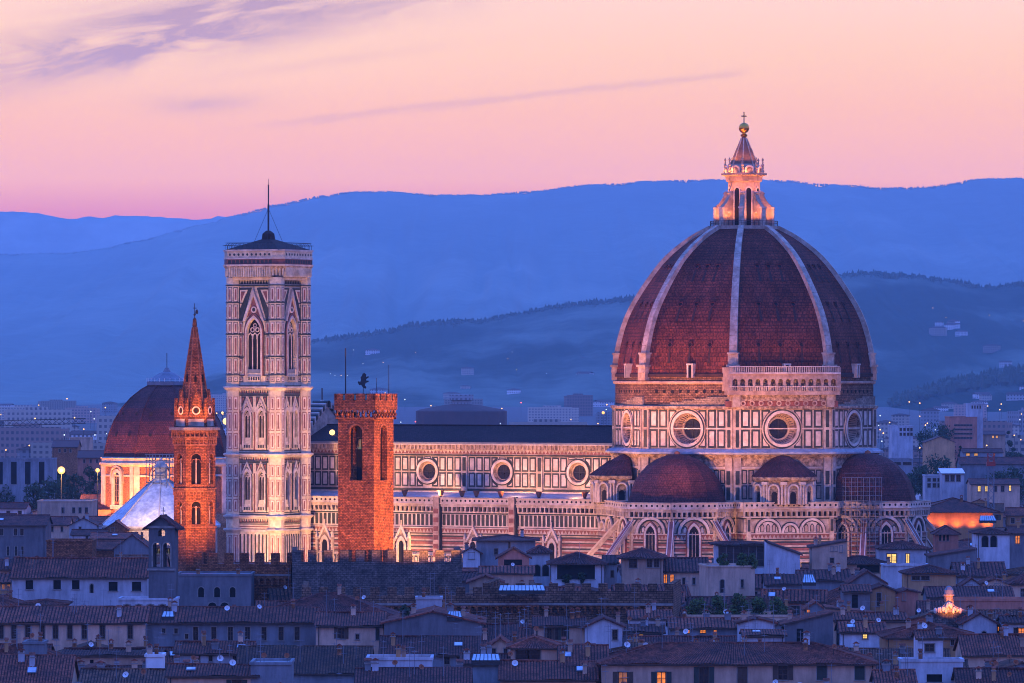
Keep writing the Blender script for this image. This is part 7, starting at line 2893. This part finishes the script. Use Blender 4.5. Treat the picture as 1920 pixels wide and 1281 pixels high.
# lantern
for k in range(8):
    a = k * pi / 4
    flood('flood_lantern', dl(7.2 * cos(a), 7.2 * sin(a), 87.6), dl(3.0 * cos(a), 3.0 * sin(a), 97), 3000, (1, .30, .06), 110, .8, .2)
for k in range(8):
    a = k * pi / 4 + pi / 8 + .18
    flood('flood_lantern', dl(4.0 * cos(a), 4.0 * sin(a), 102.2), dl(0, 0, 106), 260, (1, .38, .10), 130, .8, .1)
    flood('flood_lantern', dl(5.6 * cos(a - .18), 5.6 * sin(a - .18), 94.9), dl(3.4 * cos(a - .18), 3.4 * sin(a - .18), 98.5), 650, (1, .28, .05), 140, .8, .1)
    flood('flood_lantern', dl(5.15 * cos(a), 5.15 * sin(a), 99.25), dl(3.4 * cos(a), 3.4 * sin(a), 101), 420, (1, .28, .05), 150, .8, .1)
# bell tower
for x in (-9, 9):
    flood('flood_bell', bl(x, -48, 5), bl(x * .3, -6, 34), 190000, (1, .5, .2), 80, .9, 1.0)
flood('flood_bell', bl(46, 2, 5), bl(6, 0, 30), 95000, (1, .5, .2), 80, .9, 1.0)
flood('flood_bell', bl(26, -40, 6), bl(2, -2, 62), 150000, PINK, 50, .9, 1.0)
# brick tower
MFT = Matrix.Translation(FT) @ Matrix.Rotation(RF, 4, 'Z')
flood('flood_brick', MFT @ Vector((34, -7, 23.5)), MFT @ Vector((3.5, 0, 37)), 225000, ORANGE, 60, .4, .3)
flood('flood_brick', MFT @ Vector((-3, -26, 23.5)), MFT @ Vector((0, -3.5, 37)), 30000, ORANGE, 74, .3, .3)
# spire tower
MST = Matrix.Translation(ST)
flood('flood_spire', MST @ Vector((-5, -24, 24)), MST @ Vector((0, -3, 38)), 60000, ORANGE, 90, .9, .3)
flood('flood_spire', MST @ Vector((17, -12, 24)), MST @ Vector((2, -2, 38)), 50000, ORANGE, 90, .9, .3)
flood('flood_spire', MST @ Vector((3, -5.5, 44.9)), MST @ Vector((0, -1.5, 54)), 3600, ORANGE, 110, .9, .2)
flood('flood_spire', MST @ Vector((-4.5, -4.5, 44.9)), MST @ Vector((-1, -1.5, 52)), 2400, ORANGE, 110, .9, .2)
# domed chapel and baptistery
MCH = Matrix.Translation(CH)
flood('flood_chapel', MCH @ Vector((-26, -34, 6)), MCH @ Vector((-10, -14, 20)), 140000, ORANGE, 80, .9, .6)
flood('flood_chapel', MCH @ Vector((-2, -42, 6)), MCH @ Vector((-3, -18, 20)), 140000, ORANGE, 80, .9, .6)
MBP = Matrix.Translation(BP)
flood('flood_baptistery', MBP @ Vector((-2, -24, 20)), MBP @ Vector((0, -8, 22)), 16000, (1.0, .66, .5), 130, .9, .6)
# glowing eaves of the palazzo at right
eav = at(1794, 957, 1345)
for dx in (-7, -3.5, 0, 3.5, 7):
    flood('flood_eaves', eav + Vector((dx, -1.6, -3.4)), eav + Vector((dx, 2.5, -.2)), 480, (1, .24, .03), 150, .8, .2)
# the lane lit behind the battlements
flood('flood_lane', at(790, 1062, 1008), at(800, 1040, 998), 1500, ORANGE, 140, .9, .3)
flood('flood_lane', at(500, 1062, 1024), at(500, 1040, 1014), 900, ORANGE, 140, .9, .3)

for px, py, Y, e in ((115, 882, 1735, 22000), (183, 882, 1600, 9000)):
    d = bpy.data.lights.new('lamp_glow', 'POINT')
    d.energy = e
    d.color = (1, .45, .12)
    d.shadow_soft_size = .6
    o = bpy.data.objects.new('lamp_glow', d)
    COL.objects.link(o)
    o.location = at(px, py, Y - 2.5)
